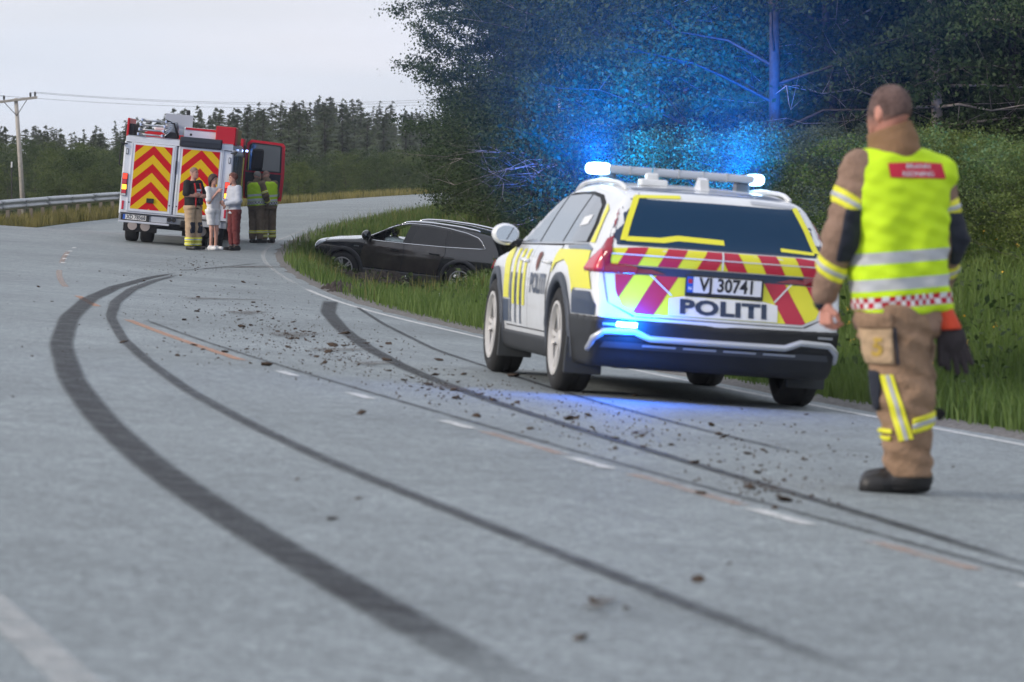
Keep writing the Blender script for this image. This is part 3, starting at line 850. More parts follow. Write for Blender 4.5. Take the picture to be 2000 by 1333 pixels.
    patch('trim_recess', [(-.80, .352), (.80, .352), (.78, .395), (-.78, .395)], bb, REAR, .012, mat('trim_grey', (.06, .065, .075), .5), bumper)
    for k in range(4):
        a = -.52 + k * .28
        patch('trim_slot', [(a, .372), (a + .23, .372), (a + .23, .386), (a, .386)], bb, REAR, .020, M_silver, bumper)
    for a in (-.80, .70):
        patch('reflector', [(a, .505), (a + .11, .505), (a + .11, .522), (a, .522)], bb, REAR, .006, M_silver, bumper)
    # flashing lamp in the bumper, lit
    M_flash = mat('lit_blue_flash', (.3, .6, 1), .3, emit=(.30, .62, 1.0), estr=14.0)
    fl = patch('bumper_flash_lamp', [(-.71, .500), (-.57, .500), (-.57, .532), (-.71, .532)], bb, REAR, .016, M_flash, bumper)
    # side: glass, pillars, doors, film
    for s in (1, -1):
        SD = SIDE_L if s > 0 else SIDE_R
        q = lambda pts: list(reversed(pts)) if s > 0 else pts
        opening = [(1.05, 1.035), (.55, 1.275), (.25, 1.385), (-.1, 1.425), (-.9, 1.432), (-1.35, 1.405), (-1.62, 1.345), (-1.80, 1.20), (-1.86, 1.06), (-1.3, 1.035)]
        patch('window_band', q(opening), bv, SD, .003, M_seam, car)
        for pts in ([(.98, 1.045), (.52, 1.27), (.25, 1.365), (.02, 1.40), (.02, 1.04)],
                    [(-.03, 1.04), (-.03, 1.402), (-.55, 1.412), (-.93, 1.408), (-.93, 1.045)],
                    [(-.98, 1.045), (-.98, 1.406), (-1.32, 1.382), (-1.56, 1.325), (-1.72, 1.19), (-1.775, 1.065)]):
            patch('side_window', q(pts), bv, SD, .008, M_glass, car)
        patch('window_sticker', q([(-1.25, 1.17), (-1.25, 1.24), (-1.5, 1.26), (-1.5, 1.19)]), bv, SD, .011, mat('sticker_white', (.75, .76, .78), .5), car)
        patch('window_trim', q([(1.05, 1.022), (1.05, 1.034), (-1.86, 1.058), (-1.86, 1.046)]), bv, SD, .010, M_silver, car)
        for nm, a0, a1 in (('front_door', 1.0, -.01), ('rear_door', -.02, -.93)):
            out = [(a0, .40), (a0, 1.015), (a1, 1.02), (a1, .40)] if nm == 'front_door' else [(a0, .40), (a0, 1.02), (a1 - .12, 1.025), (a1 - .02, .86), (a1 + .12, .66), (a1 + .14, .40)]
            cxm = sum(p for p, _ in out) / len(out); czm = sum(z for _, z in out) / len(out)
            big = [(p + (.010 if p > cxm else -.010), z + (.010 if z > czm else -.010)) for p, z in out]
            patch('door_gap', q(big), bv, SD, .002, M_seam, car)
            d = patch(nm, q(out), bv, SD, .005, M_wht, car)
            hx = a1 + .16 if nm == 'front_door' else a1 + .10
            hb = MB(); hh = bv.ray_cast(*SD(hx, .90))[0]
            hb.tube([(hx - .11, hh.y + s * .012, .895), (hx - .08, hh.y + s * .04, .90), (hx + .08, hh.y + s * .04, .905), (hx + .11, hh.y + s * .012, .905)], .014, 8)
            hb.build('handle', M_wht, d, True)
        # yellow film, thin dark bars, lettering
        patch('yellow_film', q([(1.12, .72), (1.16, .98), (.98, 1.0), (.86, .98), (.86, .60), (1.12, .60)]), bv, SD, .009, M_yel, car)
        patch('navy_film', q([(1.13, .42), (1.13, .59), (.86, .59), (.86, .42)]), bv, SD, .009, M_navy, car)
        for k, a in enumerate((.70, .46, .22)):
            patch('yellow_bar', q([(a, .56), (a, .985), (a - .11, .985), (a - .11, .56)]), bv, SD, .009, M_yel, car)
            patch('navy_bar', q([(a + .10, .42), (a + .10, .80), (a + .045, .80), (a + .045, .42)]), bv, SD, .0095, M_navy, car)
        me = text_mesh('POLITI', .20, .006, 1.15, space=1.02)
        if s > 0: me.transform(Matrix.Scale(-1, 4, (1, 0, 0)))
        me.transform(Matrix.Translation((-.47, .73, 0)))
        patch('side_lettering', None, bv, SD, .012, M_navy, car, mesh2d=me, step=.25)
        patch('crest', q([(-.33, .86), (-.30, .96), (-.38, .975), (-.46, .95), (-.43, .86), (-.38, .82)]), bv, SD, .012, M_crest, car)
        patch('yellow_film', q([(-1.00, 1.00), (-2.03, 1.01), (-2.12, .93), (-2.19, .865), (-2.28, .74), (-1.86, .74), (-1.80, .70), (-1.74, .78), (-1.6, .88), (-1.38, .93), (-1.12, .90), (-.98, .82)]), bv, SD, .008, M_yel, car)
        patch('yellow_film', q([(-1.70, 1.345), (-1.86, 1.30), (-2.02, 1.06), (-1.90, 1.06), (-1.84, 1.20)]), bv, SD, .007, M_yel, car)
        patch('grey_film', q([(-1.30, 1.012), (-1.28, 1.03), (-1.90, 1.045), (-2.04, 1.02), (-2.05, 1.005)]), bv, SD, .010, M_greyf, car)
        patch('navy_film', q([(-1.815, .565), (-1.815, .725), (-2.26, .725), (-2.36, .64), (-2.36, .565)]), bv, SD, .009, M_navy, car)
        # mirror
        mr = MB(); mr.tube([(.86, s * .86, 1.02), (.84, s * .94, 1.03)], [.035, .03], 8)
        arm = mr.build('door_mirror', M_black, car, True)
        sh = lambda X, Y, Z: smax(ell(X, Y, Z, (.87, s * .985, 1.085), (.10, .108, .084)), .80 - X, .02)
        sdf('mirror_shell', sh, (.7, s * .985 - .2, .95), (1.05, s * .985 + .2, 1.22), .012, M_wht, arm)
        gm = MB(); gm.lathe([(0, 0), (1, 0), (1, .01), (0, .01)], 24, 'X'); me = gm.mesh(); me.transform(Matrix.Translation((.792, s * .985, 1.085)) @ Matrix.Diagonal((1, .086, .066, 1)))
        link('mirror_glass', me, M_mirror, arm)
        # roof rail
        rr = []
        for k in range(13):
            x = .1 - 1.9 * k / 12; h = bv.ray_cast(Vector((x, s * .585, 5)), Vector((0, 0, -1)))[0]
            rr.append((x, s * .585, h.z + (.008 if k in (0, 12) else .026)))
        MB().tube(rr, .017, 8)  .build('roof_rail', M_wht, car, True)
        hl = [(2.12, .70), (2.30, .70), (2.32, .80), (2.05, .84)]
        patch('head_lamp', q(hl), bv, SD, .008, mat('lamp_glass', (.6, .65, .7), .1, coat=.5), car)
    # light bar
    zr = lambda x, y: bv.ray_cast(Vector((x, y, 5)), Vector((0, 0, -1)))[0].z
    xb = -.62
    bar_f = lambda X, Y, Z: rbox(X, Y, Z, (xb, 0, 1.605), (.13, .64, .029), .027)
    lb = sdf('light_bar', bar_f, (xb - .2, -.7, 1.53), (xb + .2, .7, 1.68), .011, mat('light_bar_lens', (.42, .46, .54), .25, 0, .5, coat=.3), car)
    M_beac = mat('lit_blue_beacon', (.4, .7, 1), .3, emit=(.42, .72, 1.0), estr=9.0)
    for s in (1, -1):
        en = lambda X, Y, Z: rbox(X, Y, Z, (xb, s * (.575 if s > 0 else .595), 1.605), (.133, .078 if s > 0 else .052, .041), .036)
        sdf('beacon', en, (xb - .2, s * .535 - .15, 1.53), (xb + .2, s * .535 + .15, 1.68), .011, M_beac, lb)
        MB().box((xb, s * .50, 1.535), (.16, .10, .10), bev=.02).build('bar_foot', M_greyf, lb)
    for k in range(5):
        MB().box((xb, -.36 + .18 * k, 1.605), (.264, .008, .062), bev=.002).build('lens_joint', M_silver, lb)
    # fin and aerials on the roof
    z = zr(-1.55, .0)
    MB().prism([(-1.42, -.03, z - .02), (-1.66, -.035, z - .02), (-1.66, -.025, z + .065), (-1.60, -.02, z + .08)], (0, .06, 0)).build('roof_fin', M_wht, car)
    z = zr(-1.45, .33)
    MB().box((-1.45, .33, z + .02), (.12, .20, .05), bev=.015).box((-1.45, .34, z + .06), (.08, .09, .06), bev=.015).build('roof_camera', M_wht, car)
    z = zr(-1.25, .30)
    MB().tube([(-1.25, .30, z - .01), (-1.28, .30, z + .22)], [.007, .003], 6).build('roof_aerial', mat('aerial_blue', (.05, .35, .6), .4), car)
    # flat dark tray under the floor
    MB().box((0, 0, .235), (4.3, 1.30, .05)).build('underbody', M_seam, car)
    # ---- added spots that stand in for the beacon glow, then the bumper flash's own light
    for s, pw in ((1, 1150000), (-1, 620000)):
        ld = bpy.data.lights.new('beacon_glow_spot', 'SPOT'); ld.energy = pw; ld.color = (.0, .15, 1.0); ld.shadow_soft_size = .06
        ld.spot_size = math.radians(5.6 if s > 0 else 7.6); ld.spot_blend = 1.0
        lo_ = bpy.data.objects.new('beacon_glow_spot', ld); COL.objects.link(lo_); lo_.parent = lb
        lo_.location = (xb + .17, s * .53, 1.62)
        d = Vector((1, -.18 if s > 0 else -.20, .034 if s > 0 else .056)).normalized()     # added beam, aimed so its blue pool lands in the trees behind each beacon
        lo_.rotation_euler = d.to_track_quat('-Z', 'Y').to_euler()
    for s in (1, -1):
        ld = bpy.data.lights.new('beacon_halo', 'SPOT'); ld.energy = 34000; ld.color = (.0, .22, 1.0); ld.shadow_soft_size = .05  # added wide upward spot, lights the haze into a halo above the beacon
        ld.spot_size = math.radians(136); ld.spot_blend = 1.0
        lo_ = bpy.data.objects.new('beacon_halo', ld); COL.objects.link(lo_); lo_.parent = lb
        lo_.location = (xb + .15, s * .56, 1.67)
        lo_.rotation_euler = Vector((1, .05, 1.7)).to_track_quat('-Z', 'Y').to_euler()
    ld = bpy.data.lights.new('flash_light', 'POINT'); ld.energy = 55; ld.color = (.0, .16, 1.0); ld.shadow_soft_size = .05
    lo_ = bpy.data.objects.new('flash_light', ld); COL.objects.link(lo_); lo_.parent = bumper; lo_.location = (-2.52, .64, .515)
    return car

# the four wheels stand on the carriageway
_th = math.radians(9.2)
_fw = Vector((-math.sin(_th), math.cos(_th), 0)); _rt = Vector((math.cos(_th), math.sin(_th), 0))
_RL = on_ground(1108, 765)
def _on(p): return Vector((p.x, p.y, float(zroad(p.x, p.y)) + .004))
_rl = _on(_RL); _rr = _on(_rl + _rt * 1.63); _fl = _on(_rl + _fw * 2.94); _fr = _on(_fl + _rt * 1.63)
_hd = ((_fl + _fr) - (_rl + _rr)).normalized(); _lat = ((_rl + _fl) - (_rr + _fr)).normalized()
_upv = _hd.cross(_lat).normalized()
_cen = (_rl + _rr) / 2 + _hd * 1.34
police = police_car()
police.matrix_world = frame_on(_cen, _hd, _upv)
tag(police, 'white police estate car with yellow and red markings and blue lights lit', 'police car')

# ------------------------------------------------------------------ black sport utility vehicle in the ditch
def suv():
    M_pnt = mat('black_car_paint', (.018, .020, .025), .18, 0, .5, coat=1.0, var=.2, vscale=3)
    M_flare = mat('flare_grey_plastic', (.045, .045, .050), .42, 0, .5, coat=.1)
    M_door_refl = mat('brown_reflection_door_paint', (.036, .031, .029), .16, 0, .5, coat=.8, col2=(.070, .057, .050), vscale=3)  # brown reflection painted into the door colour, over a little dust
    xf_, xr_ = 1.55, -1.45
    ztop = smoothi([(2.7, .75), (2.52, .90), (2.3, 1.02), (1.7, 1.12), (1.25, 1.17), (1.0, 1.24), (.45, 1.53), (.0, 1.67), (-.5, 1.705), (-1.2, 1.68), (-1.8, 1.61), (-2.15, 1.54), (-2.7, 1.42)], .08)
    xrear = smoothi([(.2, -2.30), (.35, -2.50), (.6, -2.555), (.85, -2.54), (1.05, -2.50), (1.15, -2.46), (1.35, -2.33), (1.6, -2.10), (1.75, -1.95)], .04)
    xfront = smoothi([(.2, 2.30), (.4, 2.50), (.7, 2.54), (.95, 2.47), (1.1, 2.3)], .05)
    wplan = smoothi([(2.7, .74), (2.3, .88), (1.8, .955), (1.2, .97), (0, .975), (-1.4, .98), (-2.0, .96), (-2.4, .90), (-2.7, .82)], .12)
    wz = smoothi([(.1, .90), (.3, .95), (.5, .985), (.75, 1.0), (.95, .99), (1.08, .955), (1.14, .92), (1.4, .80), (1.62, .68), (1.8, .58)], .025)
    win = [(1.02, 1.165), (.72, 1.345), (.35, 1.52), (.02, 1.60), (-.02, 1.60), (.10, 1.165)]
    def body_f(X, Y, Z):
        ay = np.abs(Y)
        f = smax(ay - wplan(X) * wz(Z), xrear(Z) + .12 * ay ** 2 - X, .07)
        f = smax(f, X - (xfront(Z) - .25 * ay ** 2), .10)
        f = smax(f, (Z - ztop(X) + .05 * ay ** 2) * .95, .07)
        return smax(f, .30 - Z, .05)
    def full_f(X, Y, Z):
        f = body_f(X, Y, Z)
        for xa in (xf_, xr_):
            c = np.sqrt((X - xa) ** 2 + (Z - .40) ** 2) - .445
            f = smax(f, -np.maximum(c, .60 - np.abs(Y)), .015)
        # open side windows of the front doors, straight through the cabin, and the cabin behind the dashboard
        f = smax(f, -np.maximum(polysdf(X, Z, win), .3 - np.abs(np.abs(Y) + .0) * 0 - 1.0), .012)
        return f
    car = empty('black_car')
    body = sdf('body', full_f, (-2.65, -1.06, .2), (2.65, 1.06, 1.8), .022, M_pnt, car)
    bv = bvh_of(body)
    bs = BVHTree.FromPolygons(*(lambda r: ([Vector(v) for v in r[0]], [tuple(int(i) for i in q) for q in r[1]]))(sdf_arrays(body_f, (-2.65, -1.06, .2), (2.65, 1.06, 1.8), .03)))
    for s in (1, -1):
        SD = SIDE_L if s > 0 else SIDE_R
        q = lambda pts: list(reversed(pts)) if s > 0 else pts
        for xa in (xf_, xr_):
            def ar(X, Y, Z):
                r = np.sqrt((X - xa) ** 2 + (Z - .40) ** 2)
                return np.maximum(np.maximum(smax(body_f(X, Y, Z) - .030, np.abs(r - .482) - .048, .015), .74 - s * Y), .33 - Z)
            sdf('wheel_arch_flare', ar, (xa - .56, .72 if s > 0 else -1.08, .3), (xa + .56, 1.08 if s > 0 else -.72, 1.0), .018, M_flare, car)
            make_wheel('wheel', (xa, s * .84, .40), .40, .27, .26, 5, car, s)
        sl = lambda X, Y, Z: np.maximum(np.maximum(smax(full_f(X, Y, Z) - .025, Z - .47, .02), np.abs(X - .05) - 1.02), .5 - s * Y)
        sdf('sill', sl, (-1.1, .45 if s > 0 else -1.08, .25), (1.2, 1.08 if s > 0 else -.45, .52), .022, M_flare, car)
        patch('side_window', q([(-.13, 1.175), (-.25, 1.595), (-.6, 1.60), (-.98, 1.575), (-.98, 1.19)]), bs, SD, .006, M_glassd, car)
        patch('side_window', q([(-1.06, 1.195), (-1.06, 1.568), (-1.45, 1.52), (-1.72, 1.45), (-1.84, 1.37), (-1.95, 1.235)]), bs, SD, .006, M_glassd, car)
        # pillar between the doors
        patch('door_pillar', q([(.08, 1.17), (-.03, 1.60), (-.24, 1.60), (-.12, 1.17)]), bs, SD, .004, mat('pillar_black', (.02, .021, .024), .35), car)
        patch('rear_pillar', q([(-.985, 1.18), (-.985, 1.58), (-1.055, 1.57), (-1.055, 1.19)]), bs, SD, .004, mat('pillar_black'), car)
        # bright surround of the glass
        loop = [(1.12, 1.145), (.74, 1.365), (.36, 1.545), (.0, 1.63), (-.5, 1.645), (-1.0, 1.615), (-1.46, 1.555), (-1.76, 1.475), (-1.88, 1.385), (-2.0, 1.225), (-1.0, 1.175), (0, 1.152), (1.12, 1.145)]
        pp = []
        for (a0, b0), (a1, b1) in zip(loop[:-1], loop[1:]):
            for t in np.linspace(0, 1, 6)[:-1]:
                h = bs.ray_cast(*SD(a0 + (a1 - a0) * t, b0 + (b1 - b0) * t))[0]
                if h is not None: pp.append((h.x, h.y + s * .004, h.z))
        MB().tube(pp + [pp[0]], .013, 6, cap=False).build('window_trim', M_chrome, car, True)
        # doors with seams
        doors = (('front_door', [(1.08, .50), (1.10, .80), (1.02, 1.135), (.06, 1.145), (.02, .9), (.08, .50)]),
                 ('rear_door', [(.06, .50), (.0, .9), (.04, 1.145), (-1.0, 1.165), (-1.02, 1.0), (-.92, .85), (-.86, .50)]))
        for nm, out in doors:
            cxm = sum(p for p, _ in out) / len(out); czm = sum(z for _, z in out) / len(out)
            patch('door_gap', q([(p + (.012 if p > cxm else -.012), z + (.012 if z > czm else -.012)) for p, z in out]), bs, SD, .002, M_seam, car)
            d = patch(nm, q(out), bs, SD, .006, M_door_refl, car, step=.08)
            hx = .26 if nm == 'front_door' else -.76
            hh = bs.ray_cast(*SD(hx, .985))[0]
            MB().tube([(hx - .12, hh.y + s * .01, .975), (hx - .08, hh.y + s * .045, .985), (hx + .08, hh.y + s * .045, .99), (hx + .12, hh.y + s * .01, .99)], .020, 8).build('handle', M_black, d, True)
        patch('fender_badge', q([(1.30, .955), (1.30, .985), (1.17, .985), (1.17, .955)]), bs, SD, .006, M_chrome, car)
        # roof rail
        rr = []
        for k in range(17):
            x = .25 - 2.1 * k / 16; h = bs.ray_cast(Vector((x, s * .62, 5)), Vector((0, 0, -1)))[0]
            rr.append((x, s * .62, h.z + (.0 if k in (0, 16) else .035)))
        MB().tube(rr, .024, 8).build('roof_rail', M_chrome, car, True)
        # lamps
        hl = sdf('head_lamp', lambda X, Y, Z: np.maximum(np.maximum(body_f(X, Y, Z) - .012, polysdf(X, Z, [(2.05, .99), (2.36, .80), (2.8, .76), (2.8, .93), (2.35, 1.02), (2.1, 1.05)])), .45 - s * Y),
                 (1.95, .4 if s > 0 else -1.06, .7), (2.65, 1.06 if s > 0 else -.4, 1.1), .014, mat('clear_lamp', (.72, .76, .80), .12, .2, coat=.6), car)
        sdf('tail_lamp', lambda X, Y, Z: np.maximum(np.maximum(body_f(X, Y, Z) - .012, polysdf(X, Z, [(-2.20, .80), (-2.26, 1.03), (-2.8, 1.06), (-2.8, .84)])), .52 - s * Y),
            (-2.65, .5 if s > 0 else -1.06, .75), (-2.0, 1.06 if s > 0 else -.5, 1.12), .014, M_red_l, car)
        mr = MB(); mr.tube([(.90, s * .90, 1.16), (.92, s * 1.0, 1.19)], [.04, .035], 8)
        arm = mr.build('door_mirror', M_black, car, True)
        sdf('mirror_shell', lambda X, Y, Z: smax(ell(X, Y, Z, (.95, s * 1.09, 1.265), (.12, .15, .125)), .87 - X, .02), (.8, s * 1.09 - .2, 1.1), (1.15, s * 1.09 + .2, 1.42), .014, M_pnt, arm)
    patch('rear_window', [(-.66, 1.18), (.66, 1.18), (.60, 1.40), (.55, 1.52), (-.55, 1.52), (-.60, 1.40)], bs, REAR, .006, M_glassd, car)
    patch('windscreen', [(-.70, 1.22), (.70, 1.22), (.58, 1.50), (.52, 1.58), (-.52, 1.58), (-.58, 1.50)], bs, lambda a, b: (Vector((5, a, b)), Vector((-1, 0, 0))), .006, M_glassd, car)
    patch('number_plate', [(-.26, .80), (.26, .80), (.26, .91), (-.26, .91)], bs, REAR, .012, M_plate, car)
    # grille bars
    fr = lambda a, b: (Vector((5, a, b)), Vector((-1, 0, 0)))
    g = patch('grille', [(-.32, .45), (.32, .45), (.38, .90), (-.38, .90)], bs, fr, .008, M_seam, car)
    for k in range(5):
        z = .50 + k * .09
        patch('grille_bar', [(-.33, z), (.33, z), (.33, z + .02), (-.33, z + .02)], bs, fr, .014, M_chrome, g)
    # what shows in the open cabin: seat backs, wheel, the spent airbag
    M_seat = mat('dark_seat', (.02, .02, .022), .8)
    for s in (1, -1):
        sdf('seat_back', lambda X, Y, Z: smin(rbox(X + (Z - 1.15) * .25, Y, Z, (.02, s * .38, 1.18), (.07, .22, .18), .06), rbox(X + (Z - 1.15) * .25, Y, Z, (.01, s * .38, 1.47), (.05, .13, .085), .045), .06),
            (-.25, s * .38 - .3, .95), (.2, s * .38 + .3, 1.62), .018, M_seat, car)
    sdf('spent_airbag', lambda X, Y, Z: smin(ell(X, Y, Z, (.50, .40, 1.17), (.20, .25, .07)), ell(X, Y, Z, (.30, .5, 1.16), (.20, .2, .05)), .05) + .006 * np.sin(X * 60) * np.sin(Y * 45), (.05, .05, 1.05), (.8, .8, 1.3), .014, mat('airbag_fabric', (.50, .58, .56), .8), car)
    MB().lathe([(.18, -.012), (.195, 0), (.18, .012), (.165, 0), (.18, -.012)], 24, 'X', (.66, .38, 1.16)).build('steering_wheel', M_black, car, True)
    MB().box((.55, 0, 1.50), (.03, .2, .06), bev=.01).build('rear_view_mirror', M_black, car)
    return car

black_car = suv()
_yaw = math.radians(16.5)
_s = 80.0
_front = P(655, 557 - 30, _s); _rear = P(885, 557, _s)
_hd2 = Vector((-math.cos(_yaw), math.sin(_yaw), 0))
_mid = P(770, 0, _s); _zf, _zr = ZC - (551 - HOR) / _s, ZC - (577 - HOR) / _s
_hd2 = Vector((_hd2.x, _hd2.y, (_zf - _zr) / 3.0)).normalized()
black_car.matrix_world = frame_on(Vector((_mid.x + .42, _mid.y, (_zf + _zr) / 2)) - _hd2 * .05, _hd2, Vector((.02, -.05, 1)))
tag(black_car, 'black sport utility vehicle stranded nose up in the grassy ditch', 'car')

# ------------------------------------------------------------------ fire engine
def chevron_mat():
    m = bpy.data.materials.new('red_yellow_chevrons'); m.use_nodes = True
    nt = m.node_tree; b = nt.nodes['Principled BSDF']; b.inputs['Roughness'].default_value = .6; b.inputs['Specular IOR Level'].default_value = .15
    tc = nt.nodes.new('ShaderNodeTexCoord'); sp = nt.nodes.new('ShaderNodeSeparateXYZ'); nt.links.new(tc.outputs['Object'], sp.inputs[0])
    def math_(op, a, bb=None):
        n = nt.nodes.new('ShaderNodeMath'); n.operation = op
        for i, v in enumerate((a, bb)):
            if v is None: continue
            if isinstance(v, (int, float)): n.inputs[i].default_value = v
            else: nt.links.new(v, n.inputs[i])
        return n.outputs[0]
    ax = math_('ABSOLUTE', sp.outputs['X'])
    t = math_('ADD', sp.outputs['Z'], math_('MULTIPLY', ax, .95))
    fr = math_('FRACT', math_('DIVIDE', math_('ADD', t, 10 * .392 - .115), .392))
    st = math_('GREATER_THAN', fr, .5)
    mx = nt.nodes.new('ShaderNodeMix'); mx.data_type = 'RGBA'
    mx.inputs[6].default_value = (.55, .006, .012, 1); mx.inputs[7].default_value = (.72, .46, .008, 1)
    nt.links.new(st, mx.inputs[0]); nt.links.new(mx.outputs[2], b.inputs['Base Color'])
    return m

def fire_engine():
    M_w = mat('fire_white_paint', (.72, .73, .75), .35, 0, .5, coat=.3, var=.05, vscale=3)
    M_r = mat('fire_red_paint', (.52, .008, .014), .4, 0, .25, coat=.1)
    M_alu = mat('ladder_aluminium', (.62, .64, .67), .35, .7)
    M_gr = mat('grey_panel', (.42, .44, .47), .5)
    M_shut = mat('shutter_grey', (.09, .105, .11), .45, .3)
    M_ch = chevron_mat()
    M_dk = mat('chassis_black', (.012, .012, .013), .7)
    M_brown = mat('dirty_reflector', (.55, .47, .42), .4)
    t = empty('fire_engine')
    # body box with open underside, roof rail
    b = MB(); b.box((0, 3.4, 1.40), (2.38, 6.8, 1.60), bev=.03); body = b.build('body', M_w, t)
    MB().box((0, 3.4, 2.245), (2.34, 6.76, .12), bev=.012).build('roof_edge', M_w, t)
    MB().box((0, 3.4, 2.318), (2.30, 6.7, .02)).build('roof_deck', M_gr, t)
    MB().box((0, -.004, 2.178), (2.30, .03, .016)).build('roof_gutter', M_seam, t)
    for nm, xc, w in (('left', -.545, .98), ('right', .49, .98)):
        d = MB(); d.box((xc, -.012, 1.43), (w, .03, 1.50), bev=.008); door = d.build('rear_door', M_w, t)
        pc = -.545 if nm == 'left' else .49
        me = MB().box((0, 0, 0), (.81, .006, 1.395)).mesh()
        p = link('chevron_panel', me, M_ch, door); p.location = (pc, -.030, 1.435)
        for dx in (-.455, .455):
            MB().box((xc + dx, -.029, 1.43), (.012, .004, 1.46)).build('door_seam', M_gr, door)
        for dz in (.75,):
            for dx in (-.44, .44):
                MB().lathe([(0, -.034), (.016, -.034), (.016, -.026)], 10, 'Y', (xc + dx, 0, dz + .12)).build('door_bolt', M_dk, door)
    MB().box((-.028, -.0, 1.43), (.022, .012, 1.5)).build('door_joint', M_seam, t)
    MB().box((-.030, -.035, 1.72), (.028, .03, .28), bev=.006).build('door_handle', M_dk, t)
    MB().box((-.53, -.045, .94), (.16, .03, .10), bev=.008).build('door_latch', M_dk, t)
    # lamps on the corner posts
    for s in (-1, 1):
        x = s * 1.115
        h = MB().box((x, -.020, 1.25), (.125, .05, .50), bev=.02).build('tail_lamp', M_dk, t)
        MB().box((x, -.048, 1.43), (.10, .02, .12), bev=.01).build('lamp_lens', mat('tail_lit_red', (.6, .02, .02), .2, emit=(1, .08, .03), estr=1.1), h)
        MB().box((x, -.048, 1.31), (.10, .02, .10), bev=.01).build('lamp_lens', M_red_l, h)
        MB().box((x, -.048, 1.195), (.10, .02, .11), bev=.01).build('lamp_lens', mat('tail_lit_amber', (.8, .3, .02), .2, emit=(1, .42, .04), estr=2.6), h)
        MB().box((x, -.048, 1.09), (.10, .02, .07), bev=.01).build('lamp_lens', M_red_l, h)
        MB().box((x, -.048, 1.028), (.10, .02, .045), bev=.01).build('lamp_lens', mat('reverse_lens', (.6, .6, .6), .2), h)
        MB().box((x, -.012, .80), (.05, .02, .19), bev=.008).build('reflector', M_red_l, t)
        m_ = MB().box((x, -.010, 1.97), (.05, .02, .13), bev=.006).build('marker_lamp', M_dk, t)
        MB().box((x, -.022, 1.97), (.032, .01, .10), bev=.004).build('marker_lens', mat('marker_glass', (.6, .62, .65), .2), m_)
        a = MB().tube([(x, .02, 2.13), (x + s * .10, -.05, 2.14)], .016, 6).tube([(x + s * .10, -.05, 2.15), (x + s * .13, -.05, 2.12)], [.05, .06], 10).build('work_lamp', M_dk, t)
    MB().tube([(-1.20, .05, 2.10), (-1.26, .02, 2.08), (-1.27, .02, 1.68), (-1.21, .05, 1.64)], .018, 6).build('grab_rail', M_dk, t, True)
    # bumper, plate, step, couplings
    bu = MB().box((0, .10, .545), (2.36, .22, .14), bev=.015).build('bumper', mat('bumper_grey', (.30, .31, .32), .5, .2), t)
    MB().box((0, -.015, .634), (2.30, .05, .02)).build('bumper_gap', M_seam, bu)
    MB().box((-.82, -.025, .545), (.62, .03, .135), bev=.006).build('plate_holder', M_dk, bu)
    pl = MB().box((-.83, -.046, .552), (.50, .012, .108)).build('number_plate', mat('fire_plate', (.70, .68, .64), .5), bu)
    MB().box((-1.06, -.0525, .552), (.05, .004, .105)).build('plate_band', M_blue, bu)
    flat_text('plate_text', 'XD 78568', .122, Matrix.Translation((-.80, -.0535, .552)) @ Matrix.Rotation(math.radians(90), 4, 'X'), M_ink, pl, bold=.003, sx=.80)
    MB().box((-.62, -.06, .452), (1.10, .16, .045), bev=.008).build('step', mat('step_alu', (.62, .62, .62), .4, .3), bu)
    MB().box((-.30, -.03, .545), (.34, .02, .12)).build('socket_plate', M_gr, bu)
    for x in (-.08, .02):
        MB().lathe([(0, -.075), (.045, -.075), (.05, -.01)], 14, 'Y', (x, 0, .565)).build('hose_socket', M_dk, bu, False)
    cp = MB().box((.26, -.06, .50), (.17, .10, .15), bev=.02).lathe([(0, -.17), (.05, -.17), (.06, -.06)], 14, 'Y', (.26, 0, .50)).build('tow_coupling', M_dk, bu)
    MB().box((.8, -.02, .545), (.5, .02, .12)).build('socket_plate', M_gr, bu)
    # mudguard panels with round reflectors, chassis, axle
    for s in (-1, 1):
        mf = MB().box((s * .73, .62, .40), (.74, .03, .34), bev=.01).build('mudflap', M_dk, t)
        for dx in (-.14, .14):
            MB().lathe([(0, .585), (.10, .585), (.105, .60)], 20, 'Y', (s * .76 + dx, 0, .36)).build('round_reflector', M_brown, mf)
        for dx in (0, -.34):
            w = MB(); r, wd = .43, .145
            w.lathe([(.2, -wd), (r - .06, -wd), (r - .01, -wd * .8), (r, -wd * .5), (r, wd * .5), (r - .01, wd * .8), (r - .06, wd), (.2, wd)], 32, 'Y')
            me = w.mesh(); me.transform(Matrix.Rotation(math.radians(90), 4, 'Z'))
            o = link('wheel', me, M_tyre, t); o.location = (s * (.93 + dx * 1.0), 1.25, .43); smooth_by_angle(o, 40)
        w = MB(); w.lathe([(.2, -.15), (.37, -.15), (.43, -.08), (.43, .08), (.37, .15), (.2, .15)], 32, 'Y'); me = w.mesh(); me.transform(Matrix.Rotation(math.radians(90), 4, 'Z'))
        o = link('wheel', me, M_tyre, t); o.location = (s * .98, 7.9, .43); smooth_by_angle(o, 40)
        # roller shutters on the flank
        for k in range(4):
            f = MB().box((s * 1.195, .85 + k * 1.5, 1.42), (.02, 1.25, 1.35)).build('roller_shutter', M_shut, t)
            for j in range(10):
                MB().box((s * 1.207, .85 + k * 1.5, .82 + j * .13), (.008, 1.23, .10)).build('shutter_slat', M_shut, f)
        MB().box((s * 1.20, 3.3, 2.10), (.03, 6.4, .05), bev=.006).build('awning_rail', M_gr, t)
    MB().box((0, 4.2, .50), (1.0, 8.0, .22)).box((0, 1.25, .42), (1.4, .2, .2)).build('chassis', M_dk, t)
    MB().tube([(.15, .9, .43), (.15, .9, .40)], .22, 16).box((.25, .5, .34), (.10, .1, .22)).box((.42, .55, .32), (.03, .04, .20)).box((.5, .55, .32), (.03, .04, .20)).build('drive_gear', M_dk, t)
